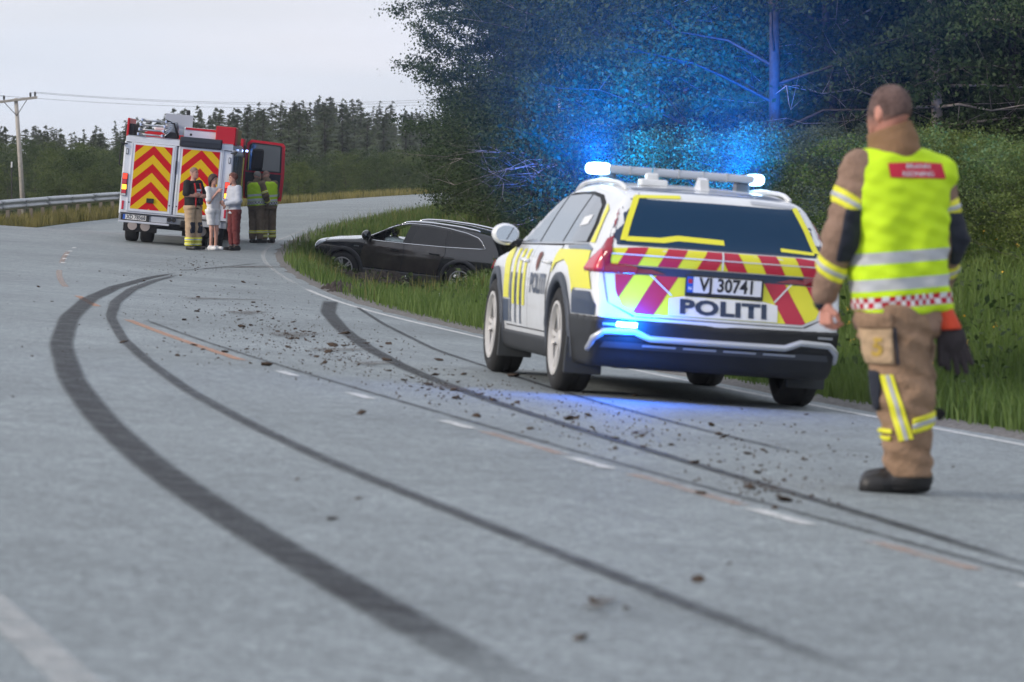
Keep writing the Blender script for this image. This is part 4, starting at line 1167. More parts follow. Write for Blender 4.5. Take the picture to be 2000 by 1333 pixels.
    # cab
    c = MB(); c.prism([(-1.17, 6.85, .55), (-1.17, 9.0, .55), (-1.17, 9.05, 1.35), (-1.17, 8.75, 2.35), (-1.17, 8.6, 2.50), (-1.17, 6.85, 2.50)], (2.34, 0, 0))
    cab = c.build('cab', M_r, t)
    MB().box((1.175, 8.1, 1.60), (.02, .95, 1.5)).build('door_opening', M_seam, t)
    MB().box((1.178, 7.25, 1.95), (.015, .55, .55), bev=.004).build('cab_window', M_glassd, cab)
    MB().box((1.21, 6.95, 1.5), (.03, .03, 1.1), bev=.006).build('grab_bar', mat('grab_yellow', (.7, .65, .1), .4), cab)
    lb = MB().box((0, 8.2, 2.56), (2.0, .35, .13), bev=.04).build('roof_light_bar', M_w, t)
    for s in (-1, 1):
        MB().box((s * .85, 8.18, 2.58), (.36, .38, .15), bev=.05).build('roof_beacon', mat('beacon_pale', (.75, .78, .82), .25), lb)
        fl = MB().box((s * 1.20, 6.7, 2.22), (.05, .12, .07), bev=.01).build('flank_flash_lamp', M_dk, t)
        for dy in (-.06, .06):
            MB().box((s * 1.215 + dy, 6.63, 2.22), (.055, .03, .045), bev=.01).build('flash_lens', mat('lit_small_blue', (.4, .5, 1), .3, emit=(.35, .5, 1), estr=6.0), fl)
    # open cab door standing square to the side
    door = empty('open_cab_door'); door.parent = t; door.location = (1.17, 8.65, .06)
    D = [(0.06, 1.02), (.98, 1.02), (1.0, 1.6), (.96, 2.36), (.90, 2.42), (.14, 2.45), (.04, 2.36), (0.0, 1.6)]
    dd = MB(); dd.prism([(x, 0, z) for x, z in D], (0, .09, 0)); dp = dd.build('door_skin', M_r, door)
    # window hole is glazed: dark inner card below, glass above
    I = [(.09, 1.07), (.90, 1.07), (.92, 1.66), (.05, 1.66)]
    MB().prism([(x, -.02, z) for x, z in I], (0, .018, 0)).build('inner_card', mat('door_card', (.010, .013, .020), .6), door)
    W = [(.06, 1.70), (.915, 1.70), (.885, 2.33), (.84, 2.365), (.17, 2.385), (.10, 2.32)]
    MB().prism([(x, -.018, z) for x, z in W], (0, .016, 0)).build('window_rubber', M_dk, door)
    W2 = [(.10, 1.73), (.875, 1.73), (.85, 2.31), (.82, 2.335), (.18, 2.35), (.14, 2.30)]
    g = MB().prism([(x, -.024, z) for x, z in W2], (0, .006, 0)).build('door_glass', mat('door_glass', (.045, .060, .065), .05, 0, .8), door)
    MB().box((.32, -.06, 1.98), (.28, .10, .52), bev=.05).build('door_mirror', M_dk, door)
    MB().tube([(.12, -.03, 1.70), (.10, -.04, 2.2)], .012, 6).build('door_strap', mat('strap_yellow', (.65, .62, .10), .5), door)
    # roof load: side board, ladders, boards, lockers
    MB().box((-1.15, 1.2, 2.50), (.05, 2.3, .40), bev=.015).build('side_board', M_r, t)
    MB().box((-1.08, 1.1, 2.45), (.10, 2.0, .26)).build('board_backing', M_dk, t)
    MB().box((-.15, 1.9, 2.66), (.62, .03, .46), bev=.006).build('shield_panel', M_gr, t)
    lad = empty('ladder_stack'); lad.parent = t
    for k in range(4):
        z = 2.37 + k * .105
        for x in (-.92, -.40):
            MB().box((x + .02 * k, 1.3, z), (.045, 2.7, .065), bev=.008).build('ladder_rail', M_alu, lad)
        for j in range(5):
            MB().tube([(-.92 + .02 * k, .05 + j * .45, z), (-.40 + .02 * k, .05 + j * .45, z)], .018, 6).build('rung', M_alu, lad, True)
    for k in range(6):
        MB().tube([(-.36, .0, 2.36 + k * .06), (-.20 + .02 * k, .05, 2.52 + k * .035), (-.06, .1, 2.40 + k * .03)], .014, 6).build('ladder_brace', M_alu, lad, True)
    MB().tube([(-.36, .02, 2.72), (-.16, .04, 2.66), (-.04, .04, 2.36)], .022, 8).build('hook_strut', M_dk, lad, True)
    MB().box((-.20, .25, 2.40), (.30, .4, .14), bev=.02).build('tool_pack', M_dk, lad)
    MB().box((.46, .02, 2.295), (.92, .24, .215), bev=.02).build('traffic_board', mat('board_black', (.012, .014, .018), .5), t)
    MB().box((.46, -.106, 2.35), (.86, .012, .08), bev=.004).build('board_strip', mat('board_charcoal', (.03, .034, .042), .5), t)
    MB().box((.18, 1.0, 2.46), (.05, .05, .05), bev=.01).build('roof_socket', M_dk, t)
    MB().box((.40, 2.3, 2.48), (.80, 1.6, .28), bev=.02).build('roof_locker', M_w, t)
    MB().box((.40, 1.49, 2.59), (.74, .012, .05)).build('locker_stripe', M_r, t)
    MB().box((.97, 1.0, 2.50), (.44, 1.4, .40), bev=.02).build('red_locker', M_r, t)
    MB().box((.97, 3.0, 2.50), (.44, 2.4, .34), bev=.02).build('roof_chest', mat('chest_gold', (.30, .24, .08), .5), t)
    MB().tube([(-.05, 3.8, 2.33), (-.05, 3.8, 3.02)], .045, 10).build('exhaust_stack', M_dk, t, True)
    return t

engine = fire_engine()
_c = P(333, 0, 87.0)
_c = Vector((_c.x, _c.y, float(zroad(_c.x, _c.y + 1.2)) + .0))
_hd3 = Vector((-.045, 1, (float(zroad(_c.x, _c.y + 5.5)) - float(zroad(_c.x, _c.y + 1.2))) / 4.3)).normalized()
_upE = Vector((math.sin(math.radians(5.2)), 0, math.cos(math.radians(5.2))))
_y = _hd3; _z = (_upE - _y * _upE.dot(_y)).normalized(); _x = _y.cross(_z)
_M = Matrix((_x, _y, _z)).transposed().to_4x4(); _M.translation = Vector((_c.x, _c.y, float(zroad(_c.x, _c.y)) - .01))
engine.matrix_world = _M @ Matrix.Scale(1.03, 4)
tag(engine, 'white and red fire engine with chevron rear doors stopped across the road', 'fire engine')

# ------------------------------------------------------------------ people
M_skin = mat('skin', (.52, .27, .20), .55, var=.12, vscale=14)
M_jack = mat('turnout_brown_cloth', (.23, .145, .105), .85, col2=(.31, .20, .145), vscale=7, bump=.5, bscale=45)
M_tan = mat('turnout_tan_cloth', (.24, .150, .092), .85, col2=(.34, .215, .135), vscale=7, bump=.5, bscale=45)
M_tan2 = mat('beige_trouser_cloth', (.42, .29, .18), .9, col2=(.52, .37, .23), vscale=9, bump=.4, bscale=40)
M_olive = mat('olive_turnout_cloth', (.13, .095, .060), .9, col2=(.18, .13, .085), vscale=9, bump=.4, bscale=40)
M_navy_c = mat('navy_cloth', (.012, .016, .030), .85, bump=.3, bscale=40)
M_blk_c = mat('black_shirt_cloth', (.010, .010, .012), .9, bump=.3, bscale=30)
M_boot = mat('black_boot_leather', (.022, .021, .022), .5, bump=.3, bscale=30)
M_hiy = mat('hi_vis_yellow_tape', (.80, .78, .04), .6)
M_refl = mat('silver_reflective_tape', (.46, .48, .52), .45)

def vest_mat(name, base, bands, check, c1, c2):
    m = bpy.data.materials.new(name); m.use_nodes = True
    nt = m.node_tree; b = nt.nodes['Principled BSDF']; b.inputs['Roughness'].default_value = .75
    b.inputs['Specular IOR Level'].default_value = .2
    tc = nt.nodes.new('ShaderNodeTexCoord'); sp = nt.nodes.new('ShaderNodeSeparateXYZ'); nt.links.new(tc.outputs['Object'], sp.inputs[0])
    def mt(op, *a):
        n = nt.nodes.new('ShaderNodeMath'); n.operation = op
        for i, v in enumerate(a):
            if isinstance(v, (int, float)): n.inputs[i].default_value = v
            else: nt.links.new(v, n.inputs[i])
        return n.outputs[0]
    no = nt.nodes.new('ShaderNodeTexNoise'); no.inputs['Scale'].default_value = 3.2; no.inputs['Detail'].default_value = 3
    nt.links.new(tc.outputs['Object'], no.inputs['Vector'])
    bp = nt.nodes.new('ShaderNodeBump'); bp.inputs['Strength'].default_value = .35; bp.inputs['Distance'].default_value = .06
    nt.links.new(no.outputs['Fac'], bp.inputs['Height']); nt.links.new(bp.outputs['Normal'], b.inputs['Normal'])
    z = mt('ADD', sp.outputs['Z'], mt('MULTIPLY', sp.outputs['X'], -.07))
    def mixc(fac, c):
        mx = nt.nodes.new('ShaderNodeMix'); mx.data_type = 'RGBA'
        nt.links.new(fac, mx.inputs[0])
        if isinstance(mixc.cur, tuple): mx.inputs[6].default_value = (*mixc.cur, 1)
        else: nt.links.new(mixc.cur, mx.inputs[6])
        if isinstance(c, tuple): mx.inputs[7].default_value = (*c, 1)
        else: nt.links.new(c, mx.inputs[7])
        mixc.cur = mx.outputs[2]
    mixc.cur = base
    for a, h in bands:
        mixc(mt('MULTIPLY', mt('GREATER_THAN', z, a), mt('LESS_THAN', z, h)), (.50, .52, .55))
    if check:
        a, h, sz = check
        ang = mt('MULTIPLY', mt('ARCTAN2', sp.outputs['Y'], sp.outputs['X']), .20)
        k = mt('MODULO', mt('ADD', mt('FLOOR', mt('DIVIDE', mt('ADD', ang, 5.0), sz)), mt('FLOOR', mt('DIVIDE', z, (h - a) / 2.0))), 2.0)
        mx = nt.nodes.new('ShaderNodeMix'); mx.data_type = 'RGBA'; mx.inputs[6].default_value = (*c1, 1); mx.inputs[7].default_value = (*c2, 1)
        nt.links.new(mt('GREATER_THAN', k, .5), mx.inputs[0])
        mixc(mt('MULTIPLY', mt('GREATER_THAN', z, a), mt('LESS_THAN', z, h)), mx.outputs[2])
    nt.links.new(mixc.cur, b.inputs['Base Color'])
    return m

def super_torso(X, Y, Z, c, yaw, prof, lean=(0, 0), p=2.6):
    """prof: rows (z, half width, half depth); centre line leans with height"""
    a = np.array(prof, float)
    wx = np.interp(Z, a[:, 0], a[:, 1]); wy = np.interp(Z, a[:, 0], a[:, 2])
    dx = X - c[0] - lean[0] * (Z - a[0, 0]); dy = Y - c[1] - lean[1] * (Z - a[0, 0])
    cs, sn = math.cos(yaw), math.sin(yaw)
    u, v = dx * cs + dy * sn, -dx * sn + dy * cs
    q = (np.abs(u / wx) ** p + np.abs(v / wy) ** p) ** (1 / p)
    f = (q - 1) * np.minimum(wx, wy) * .9
    return smax(smax(f, Z - a[-1, 0], .05), a[0, 0] - Z, .02)

def hand_f(w, d, side, curl=.5, k=1.0, palm_n=(1, 0, 0)):
    """five-fingered hand at the wrist point w, running along d; palm_n = palm normal"""
    w = np.array(w, float); d = np.array(d, float); d /= np.linalg.norm(d)
    n = np.array(palm_n, float); n -= d * (n @ d); n /= np.linalg.norm(n)
    e = np.cross(d, n) * side
    segs = []
    pc = w + d * .05 * k
    for i, (off, ln) in enumerate(((-.033, .070), (-.011, .080), (.011, .075), (.032, .058))):
        a = w + d * .092 * k + e * off * k
        m1 = a + (d * math.cos(curl) + n * math.sin(curl)) * ln * .5 * k
        m2 = m1 + (d * math.cos(curl * 2.3) + n * math.sin(curl * 2.3)) * ln * .5 * k
        segs += [(a - d * .03 * k, a, .0105 * k, .0105 * k), (a, m1, .0105 * k, .0095 * k), (m1, m2, .0095 * k, .008 * k)]
    b0 = w + d * .03 * k - e * .028 * k
    b1 = b0 + (d * .6 - e * .55 + n * .4) * .045 * k; b2 = b1 + (d * .85 + n * .45 + e * .1) * .035 * k
    segs += [(b0, b1, .014 * k, .012 * k), (b1, b2, .012 * k, .009 * k)]
    def f(X, Y, Z):
        r = None
        for (a, b, ra, rb) in segs:
            c = cone(X, Y, Z, a, b, ra, rb)
            r = c if r is None else smin(r, c, .004 * k)
        for off in (-.026, 0, .026):
            c = cone(X, Y, Z, w + e * off * k * .6, w + d * .09 * k + e * off * k, .016 * k, .015 * k)
            r = smin(r, c, .012 * k)
        return smin(r, cone(X, Y, Z, w - d * .04 * k, w + d * .02 * k, .027 * k, .026 * k), .015 * k)
    pts = np.array([p for s in segs for p in s[:2]] + [w - d * .05 * k])
    return f, pts.min(0) - .035 * k, pts.max(0) + .035 * k

def person(name, label, loc, rotz, J, wear, H=1.8, res=.013, group=None, hair=None, face=True, skin=None):
    """J: joints in body space (x right, y forward, z up, metres for a 1.8 m figure). One continuous body; clothes are its children."""
    k = H / 1.8
    J = {a: np.array(b, float) * k for a, b in J.items()}
    root = empty(name, loc, (0, 0, rotz), label, 'person', group)
    skin = skin or M_skin
    hd = J['head']; yaw = float(J.get('yaw', np.array([0.]))[0] / k) if 'yaw' in J else 0.0
    fd = np.array([math.sin(yaw), math.cos(yaw), 0.0]); sd = np.array([fd[1], -fd[0], 0])
    def headf(X, Y, Z):
        u = (X - hd[0]) * sd[0] + (Y - hd[1]) * sd[1]; v = (X - hd[0]) * fd[0] + (Y - hd[1]) * fd[1]; w = Z - hd[2]
        f = smin(ell(u, v, w, (0, -.005 * k, .025 * k), (.076 * k, .097 * k, .098 * k)), ell(u, v, w, (0, .030 * k, -.055 * k), (.056 * k, .064 * k, .066 * k)), .05 * k)
        f = smin(f, cone(u, v, w, (0, .092 * k, .012 * k), (0, .108 * k, -.022 * k), .009 * k, .014 * k), .014 * k)      # nose
        f = smin(f, cone(u, v, w, (-.022 * k, .085 * k, -.062 * k), (.022 * k, .085 * k, -.062 * k), .009 * k, .009 * k), .012 * k)  # lips
        f = smin(f, ell(u, v, w, (0, .078 * k, -.100 * k), (.026 * k, .022 * k, .020 * k)), .02 * k)                      # chin
        for s in (-1, 1):
            f = smin(f, ell(u, v, w, (s * .078 * k, -.008 * k, -.008 * k), (.012 * k, .024 * k, .034 * k)), .008 * k)     # ears
            f = smax(f, -ell(u, v, w, (s * .031 * k, .100 * k, .018 * k), (.018 * k, .020 * k, .011 * k)), .012 * k)      # eye hollows
            f = smin(f, cone(u, v, w, (s * .014 * k, .090 * k, .034 * k), (s * .048 * k, .078 * k, .034 * k), .008 * k, .007 * k), .012 * k)  # brow
        return f
    A = wear.get('arms', 1.0); Lg = wear.get('legs', 1.0)
    def limbs(X, Y, Z, g, sleeve=1.0, arms=True):
        r = None
        for s in ('l', 'r'):
            sh, el, wr = J['sh_' + s], J['el_' + s], J['wr_' + s]
            e2 = el + (wr - el) * sleeve if sleeve > .5 else el
            if sleeve <= .5:
                el_ = sh + (el - sh) * sleeve * 2
                c = cone(X, Y, Z, sh, el_, (.052 + g) * k, (.050 + g * 1.1) * k)
            else:
                c = smin(cone(X, Y, Z, sh, el, (.052 + g) * k, (.042 + g) * k), cone(X, Y, Z, el, e2, (.042 + g) * k, (.029 + g * .9) * k), .03 * k)
            r = c if r is None else np.minimum(r, c)
        return r
    def legs(X, Y, Z, g, bottom=0.0):
        r = None
        for s in ('l', 'r'):
            c = smin(cone(X, Y, Z, J['hip_' + s], J['kn_' + s], (.085 + g) * k, (.055 + g) * k), cone(X, Y, Z, J['kn_' + s], J['an_' + s], (.055 + g) * k, (.040 + g) * k), .04 * k)
            r = c if r is None else smin(r, c, .03 * k)
        return r
    hc = (J['hip_l'] + J['hip_r']) / 2; sc = (J['sh_l'] + J['sh_r']) / 2
    tyaw = math.atan2(J['sh_r'][1] - J['sh_l'][1], J['sh_r'][0] - J['sh_l'][0])
    zl = hc[2] - .02 * k
    lean = ((sc[0] - hc[0]) / (sc[2] - hc[2]), (sc[1] - hc[1]) / (sc[2] - hc[2]))
    bulk = wear.get('bulk', 0.0)
    def torso(X, Y, Z, g, bottom=None, top=None):
        z0 = zl if bottom is None else bottom * k; z1 = (sc[2] + .055 * k) if top is None else top * k
        rows = [(z0, (.165 + bulk * .5 + g) * k, (.105 + bulk + g) * k), (zl + .12 * k, (.150 + bulk * .7 + g) * k, (.105 + bulk * 1.3 + g) * k), (sc[2] - .16 * k, (.175 + g) * k, (.115 + bulk * .6 + g) * k),
                (sc[2] - .03 * k, (.190 + g) * k, (.100 + g) * k), (sc[2] + .03 * k, (.135 + g) * k, (.080 + g) * k), (z1, (.085 + g) * k, (.065 + g) * k)]
        return super_torso(X, Y, Z, (hc[0] + lean[0] * (z0 - zl), hc[1] + lean[1] * (z0 - zl)), tyaw, rows, lean)
    wr = lambda X, Y, Z, a: a * (np.sin(X * 31 + Z * 17) * np.sin(Z * 43 + Y * 23) + .6 * np.sin(Z * 71 - X * 40) * np.sin(Y * 55 + Z * 13))
    pts = np.array([J[a] for a in J if a != 'yaw'])
    lo = pts.min(0) - .30 * k; hi = pts.max(0) + .30 * k; lo[2] = -.03; hi[2] = hd[2] + .16 * k
    def bodyf(X, Y, Z):
        f = smin(torso(X, Y, Z, -.012), limbs(X, Y, Z, -.004), .03 * k)
        f = smin(f, legs(X, Y, Z, -.006), .04 * k)
        f = smin(f, cone(X, Y, Z, sc + np.array([0, 0, .03 * k]), hd + np.array([0, 0, -.06 * k]), .060 * k, .055 * k), .03 * k)
        f = smin(f, headf(X, Y, Z), .02 * k)
        for s in ('l', 'r'):
            f = smin(f, cone(X, Y, Z, J['an_' + s], J['toe_' + s], .036 * k, .028 * k), .02 * k)
        return f
    V, Q = sdf_arrays(bodyf, lo, hi, res)
    Vs, Qs = [V], [Q]
    off = len(V)
    for s, sg in (('l', -1), ('r', 1)):
        hp = J.get('palm_' + s, np.array([-sg, 0, 0.0]))
        hdn = J.get('hand_' + s, J['wr_' + s] - J['el_' + s])
        hf, hlo, hhi = hand_f(J['wr_' + s], hdn, sg, wear.get('curl', .55), k, hp)
        v2, q2 = sdf_arrays(hf, hlo, hhi, min(.005, res * .5))
        Vs.append(v2); Qs.append(q2 + off); off += len(v2)
    body = link('body', npmesh('body', np.concatenate(Vs), np.concatenate(Qs)), skin, root, True)
    if face:
        for s in (-1, 1):
            c = hd + sd * s * .031 * k + fd * .086 * k + np.array([0, 0, .017 * k])
            e = MB(); r = bmesh.ops.create_uvsphere(e.bm, u_segments=10, v_segments=6, radius=.0115 * k); bmesh.ops.translate(e.bm, vec=Vector(c), verts=r['verts'])
            e.build('eye', mat('eye_dark', (.05, .045, .04), .2), body, True)
    if hair:
        m_, grow, low, fr = hair
        def hairf(X, Y, Z):
            v = (X - hd[0]) * fd[0] + (Y - hd[1]) * fd[1]; w = Z - hd[2]
            f = headf(X, Y, Z) - grow * k
            f = smax(f, (v - .055 * k) - (w - .03 * k) * fr, .01 * k)
            return smax(f, low * k - w - v * .5, .012 * k)
        hl = hd - .30 * k if low < -.15 else hd - .16 * k
        if low < -.15:
            base = hairf
            hairf = lambda X, Y, Z: smin(base(X, Y, Z), cone(X, Y, Z, hd - fd * .05 * k, hd - fd * .075 * k + np.array([0, 0, low * k]), .075 * k, .05 * k), .04 * k)
        sdf('hair', hairf, hl, hd + .16 * k, .008, m_, root)
    for piece in wear['pieces']:
        kind = piece[0]
        if kind == 'top':
            _, nm, m_, g, bot, sleeve = piece
            f = lambda X, Y, Z: smin(torso(X, Y, Z, g, bot), limbs(X, Y, Z, g + .012, sleeve), .035 * k) + wr(X, Y, Z, .0035)
            sdf(nm, lambda X, Y, Z: smax(f(X, Y, Z), Z - (sc[2] + .075 * k), .015), lo, hi, res, m_, root)
        elif kind == 'vest':
            _, nm, m_, g, bot = piece
            def vf(X, Y, Z):
                f = torso(X, Y, Z, g, bot) + wr(X, Y, Z, .003)
                return smax(f, Z - (sc[2] + .06 * k), .02)
            sdf(nm, vf, lo, hi, res, m_, root)
        elif kind == 'collar':
            _, nm, m_, g = piece
            a, b = sc + np.array([0, 0, .02 * k]), hd + np.array([0, 0, -.075 * k])
            sdf(nm, lambda X, Y, Z: smax(cone(X, Y, Z, a, b, (.085 + g) * k, (.075 + g) * k), -(cone(X, Y, Z, a, b + (b - a), (.065 + g) * k, (.06 + g) * k)), .008), lo, hi, min(res, .010), m_, root)
        elif kind == 'trousers':
            _, nm, m_, g, top, bot = piece
            def tf(X, Y, Z):
                f = smin(legs(X, Y, Z, g), torso(X, Y, Z, g * .6), .05 * k) + wr(X, Y, Z, .005)
                return smax(smax(f, Z - top * k, .01), bot * k - Z, .012)
            sdf(nm, tf, lo, hi, res, m_, root)
        elif kind == 'skirt':
            _, nm, m_, g, top, bot = piece
            cc = hc
            def kf(X, Y, Z):
                f = super_torso(X, Y, Z, (cc[0], cc[1]), tyaw, [(bot * k, .215 * k, .17 * k), (top * k - .12, .185 * k, .14 * k), (top * k, .155 * k, .11 * k)], (0, 0)) + wr(X, Y, Z, .004)
                return f
            sdf(nm, kf, lo, hi, res, m_, root)
        elif kind == 'boots':
            _, nm, m_, top = piece
            for s in ('l', 'r'):
                an, toe = J['an_' + s], J['toe_' + s]
                d = toe - an; d[2] = 0; d /= np.linalg.norm(d)
                heel = an - d * .045 * k
                def bf(X, Y, Z):
                    f = smin(cone(X, Y, Z, an + np.array([0, 0, .0]), an + np.array([0, 0, top * k]), .060 * k, .066 * k), cone(X, Y, Z, (heel[0], heel[1], .045 * k), (toe[0], toe[1], .042 * k), .052 * k, .048 * k), .04 * k)
                    return smax(smax(f, .002 - Z, .006), Z - (an[2] + top * k), .01)
                l_ = np.minimum(heel, toe) - .12 * k; h_ = np.maximum(heel, toe) + .12 * k; l_[2] = -.03; h_[2] = an[2] + (top + .1) * k
                sdf(nm, bf, l_, h_, min(res, .010), m_, root)
        elif kind == 'band':                      # reflective band round a limb
            _, nm, limb, t, g, hw = piece
            a, b = (J[limb[0]], J[limb[1]])
            c = a + (b - a) * t; ax = (b - a) / np.linalg.norm(b - a)
            armish = limb[0].startswith(('sh', 'el'))
            def base(X, Y, Z, gg):
                r0 = {'sh': .052, 'el': .042, 'hip': .085, 'kn': .055}[limb[0].split('_')[0]]; r1 = {'el': .042, 'wr': .029, 'kn': .055, 'an': .040}[limb[1].split('_')[0]]
                return cone(X, Y, Z, a, b, (r0 + gg) * k, (r1 + gg) * k) + wr(X, Y, Z, .003)
            sl = lambda X, Y, Z, h: np.abs((X - c[0]) * ax[0] + (Y - c[1]) * ax[1] + (Z - c[2]) * ax[2]) - h * k
            l_, h_ = c - .24 * k, c + .24 * k
            o = sdf(nm, lambda X, Y, Z: np.maximum(base(X, Y, Z, g), sl(X, Y, Z, hw)), l_, h_, min(res, .010), M_hiy, root)
            sdf('reflective_strip', lambda X, Y, Z: np.maximum(base(X, Y, Z, g + .004), sl(X, Y, Z, hw * .36)), l_, h_, min(res, .009), M_refl, o)
    return root, J

STAND = dict(head=(0, .02, 1.685), sh_l=(-.185, 0, 1.455), sh_r=(.185, 0, 1.455), hip_l=(-.10, 0, .93), hip_r=(.10, 0, .93), kn_l=(-.115, .02, .50), kn_r=(.115, .02, .50),
             an_l=(-.12, 0, .09), an_r=(.12, 0, .09), toe_l=(-.14, .17, .04), toe_r=(.14, .17, .04), el_l=(-.25, -.02, 1.17), el_r=(.25, -.02, 1.17), wr_l=(-.26, .06, .92), wr_r=(.26, .06, .92))
def pose(**kw):
    d = dict(STAND); d.update(kw); return d
def stand_at(px, py):
    p = on_ground(px, py); return Vector((p.x, p.y, float(zroad(p.x, p.y)) + .006))

def stand_xy(px, Y):
    X = (px - 1000) / FPX * Y; return Vector((X, Y, float(zroad(X, Y)) + .006))

LIME = (.58, .84, .025)
V_green = vest_mat('hi_vis_vest', (.42, .66, .03), [(1.02, 1.07), (1.13, 1.18)], (.93, 1.01, .04), (.02, .02, .022), (.72, .73, .74))
# crew member with folded arms behind the engine
p2, _ = person('person', 'bald man in black shirt and beige turnout trousers with folded arms', stand_xy(377, 78.0), math.radians(-128),
    pose(head=(0, .03, 1.675), yaw=(-.1, 0, 0), el_l=(-.27, .05, 1.19), el_r=(.27, .05, 1.19), wr_l=(.02, .22, 1.20), wr_r=(-.03, .24, 1.16), palm_l=(0, -1, 0), palm_r=(0, -1, 0), hand_l=(1, .02, .02), hand_r=(-1, .02, .08)),
    dict(bulk=.03, curl=.3, pieces=[('top', 'tee_shirt', M_blk_c, .018, .90, .42), ('trousers', 'trousers', M_tan2, .045, .97, .12), ('boots', 'boot', M_boot, .06),
                                    ('band', 'ankle_band', ('kn_l', 'an_l'), .66, .062, .045), ('band', 'ankle_band', ('kn_r', 'an_r'), .66, .062, .045),
                                    ('band', 'ankle_band', ('kn_l', 'an_l'), .90, .062, .035), ('band', 'ankle_band', ('kn_r', 'an_r'), .90, .062, .035)]),
    H=1.80, res=.014, hair=(mat('grey_stubble', (.24, .15, .12), .9), .003, .005, .9))
# braces, knee pads and chest print of that figure
_b = p2
def tors_tube(pts, r, nm, m, par): return MB().tube(pts, r, 6).build(nm, m, par, True)
tors_tube([(.075, .150, .93), (.085, .168, 1.10), (.090, .165, 1.28), (.085, .125, 1.45)], .018, 'brace', mat('brace_red', (.55, .01, .012), .7), _b)
tors_tube([(-.075, .150, .93), (-.085, .168, 1.10), (-.090, .165, 1.28), (-.085, .125, 1.45)], .018, 'brace', mat('brace_red'), _b)
for s in (-1, 1):
    sdf('knee_pad', lambda X, Y, Z: rbox(X, Y, Z, (s * .117, .085, .49), (.07, .045, .13), .04), (s * .117 - .12, 0, .3), (s * .117 + .12, .2, .68), .014, M_navy_c, _b)
MB().box((.0, .178, 1.30), (.14, .006, .05), bev=.002).box((.02, .178, 1.245), (.10, .006, .025), bev=.002).build('chest_print', mat('print_pale', (.55, .62, .70), .7), _b)
MB().box((-.05, .19, 1.06), (.10, .06, .16), bev=.02).build('radio', M_blk_c, _b)

# two people whose faces and clothes the photograph leaves blurred
M_wh_c = mat('white_cloth', (.72, .71, .70), .85, bump=.3, bscale=30)
M_gy_c = mat('pale_grey_cloth', (.46, .49, .55), .85, bump=.3, bscale=30)
M_maroon = mat('maroon_cloth', (.13, .022, .022), .9, bump=.3, bscale=30)
M_darkhair = mat('dark_brown_hair', (.035, .014, .010), .6)
M_redhair = mat('chestnut_hair', (.12, .035, .022), .6)
person('person', 'barelegged person in white top and shorts standing beside the fire engine', stand_xy(416, 79.0), math.radians(-128),
    pose(head=(.02, .03, 1.68), yaw=(-.2, 0, 0), wr_l=(-.12, .24, 1.06), wr_r=(.06, .20, 1.38), el_r=(.25, .10, 1.14), kn_l=(-.09, .03, .50), an_l=(-.09, 0, .09), toe_l=(-.11, .17, .04), kn_r=(.08, .03, .5), an_r=(.08, 0, .09), toe_r=(.1, .17, .04)),
    dict(pieces=[('top', 'white_top', M_wh_c, .012, .88, .40), ('trousers', 'shorts', M_wh_c, .030, .98, .60), ('boots', 'shoe', M_wh_c, .02)]),
    H=1.66, res=.015, hair=(M_darkhair, .022, -.20, .9), skin=mat('warm_skin', (.56, .30, .22), .6))
person('person', 'person in pale grey top and maroon trousers standing beside the fire engine', stand_xy(458, 79.8), math.radians(122),
    pose(head=(-.01, .04, 1.68), wr_l=(-.05, .24, 1.10), wr_r=(.08, .25, 1.14), el_l=(-.26, .02, 1.16), el_r=(.26, .02, 1.16)),
    dict(pieces=[('top', 'grey_top', M_gy_c, .022, .86, .95), ('trousers', 'maroon_trousers', M_maroon, .035, .96, .14), ('boots', 'shoe', M_blk_c, .03)]),
    H=1.72, res=.015, hair=(M_redhair, .018, -.05, .9))
# two crew with green vests by the open cab door
M_greyhair = mat('grey_hair', (.20, .18, .16), .9)
person('person', 'grey haired crew member in green vest beside the open cab door', stand_xy(500, 87.2), math.radians(-38),
    pose(head=(.01, .05, 1.66), yaw=(.2, 0, 0), el_l=(-.27, .04, 1.18), el_r=(.27, .06, 1.18), wr_l=(-.18, .26, 1.06), wr_r=(.16, .26, 1.02)),
    dict(bulk=.02, pieces=[('top', 'turnout_jacket', M_olive, .030, .82, .97), ('vest', 'vest', V_green, .048, .92), ('collar', 'collar', M_olive, .012), ('trousers', 'turnout_trousers', M_olive, .045, .95, .10), ('boots', 'boot', M_boot, .04),
         ('band', 'sleeve_band', ('sh_r', 'el_r'), .70, .050, .03), ('band', 'sleeve_band', ('el_r', 'wr_r'), .75, .052, .03), ('band', 'leg_band', ('kn_r', 'an_r'), .55, .056, .035), ('band', 'leg_band', ('kn_l', 'an_l'), .55, .056, .035)]),
    H=1.76, res=.015, hair=(M_greyhair, .006, -.03, .9))
person('person', 'bald crew member in green vest bowing his head by the cab door', stand_xy(524, 87.8), math.radians(38),
    pose(head=(-.01, .09, 1.645), yaw=(-.15, 0, 0), el_l=(-.27, .05, 1.18), el_r=(.27, .05, 1.18), wr_l=(-.14, .27, 1.10), wr_r=(.12, .28, 1.08)),
    dict(bulk=.03, pieces=[('top', 'turnout_jacket', M_olive, .030, .82, .97), ('vest', 'vest', V_green, .048, .92), ('collar', 'collar', M_olive, .012), ('trousers', 'turnout_trousers', M_olive, .045, .95, .10), ('boots', 'boot', M_boot, .04),
         ('band', 'sleeve_band', ('sh_l', 'el_l'), .55, .050, .035), ('band', 'leg_band', ('kn_r', 'an_r'), .55, .056, .035), ('band', 'leg_band', ('kn_l', 'an_l'), .55, .056, .035), ('band', 'leg_band', ('kn_r', 'an_r'), .80, .056, .03), ('band', 'leg_band', ('kn_l', 'an_l'), .80, .056, .03)]),
    H=1.80, res=.015, hair=(mat('grey_stubble'), .003, .0, .9))

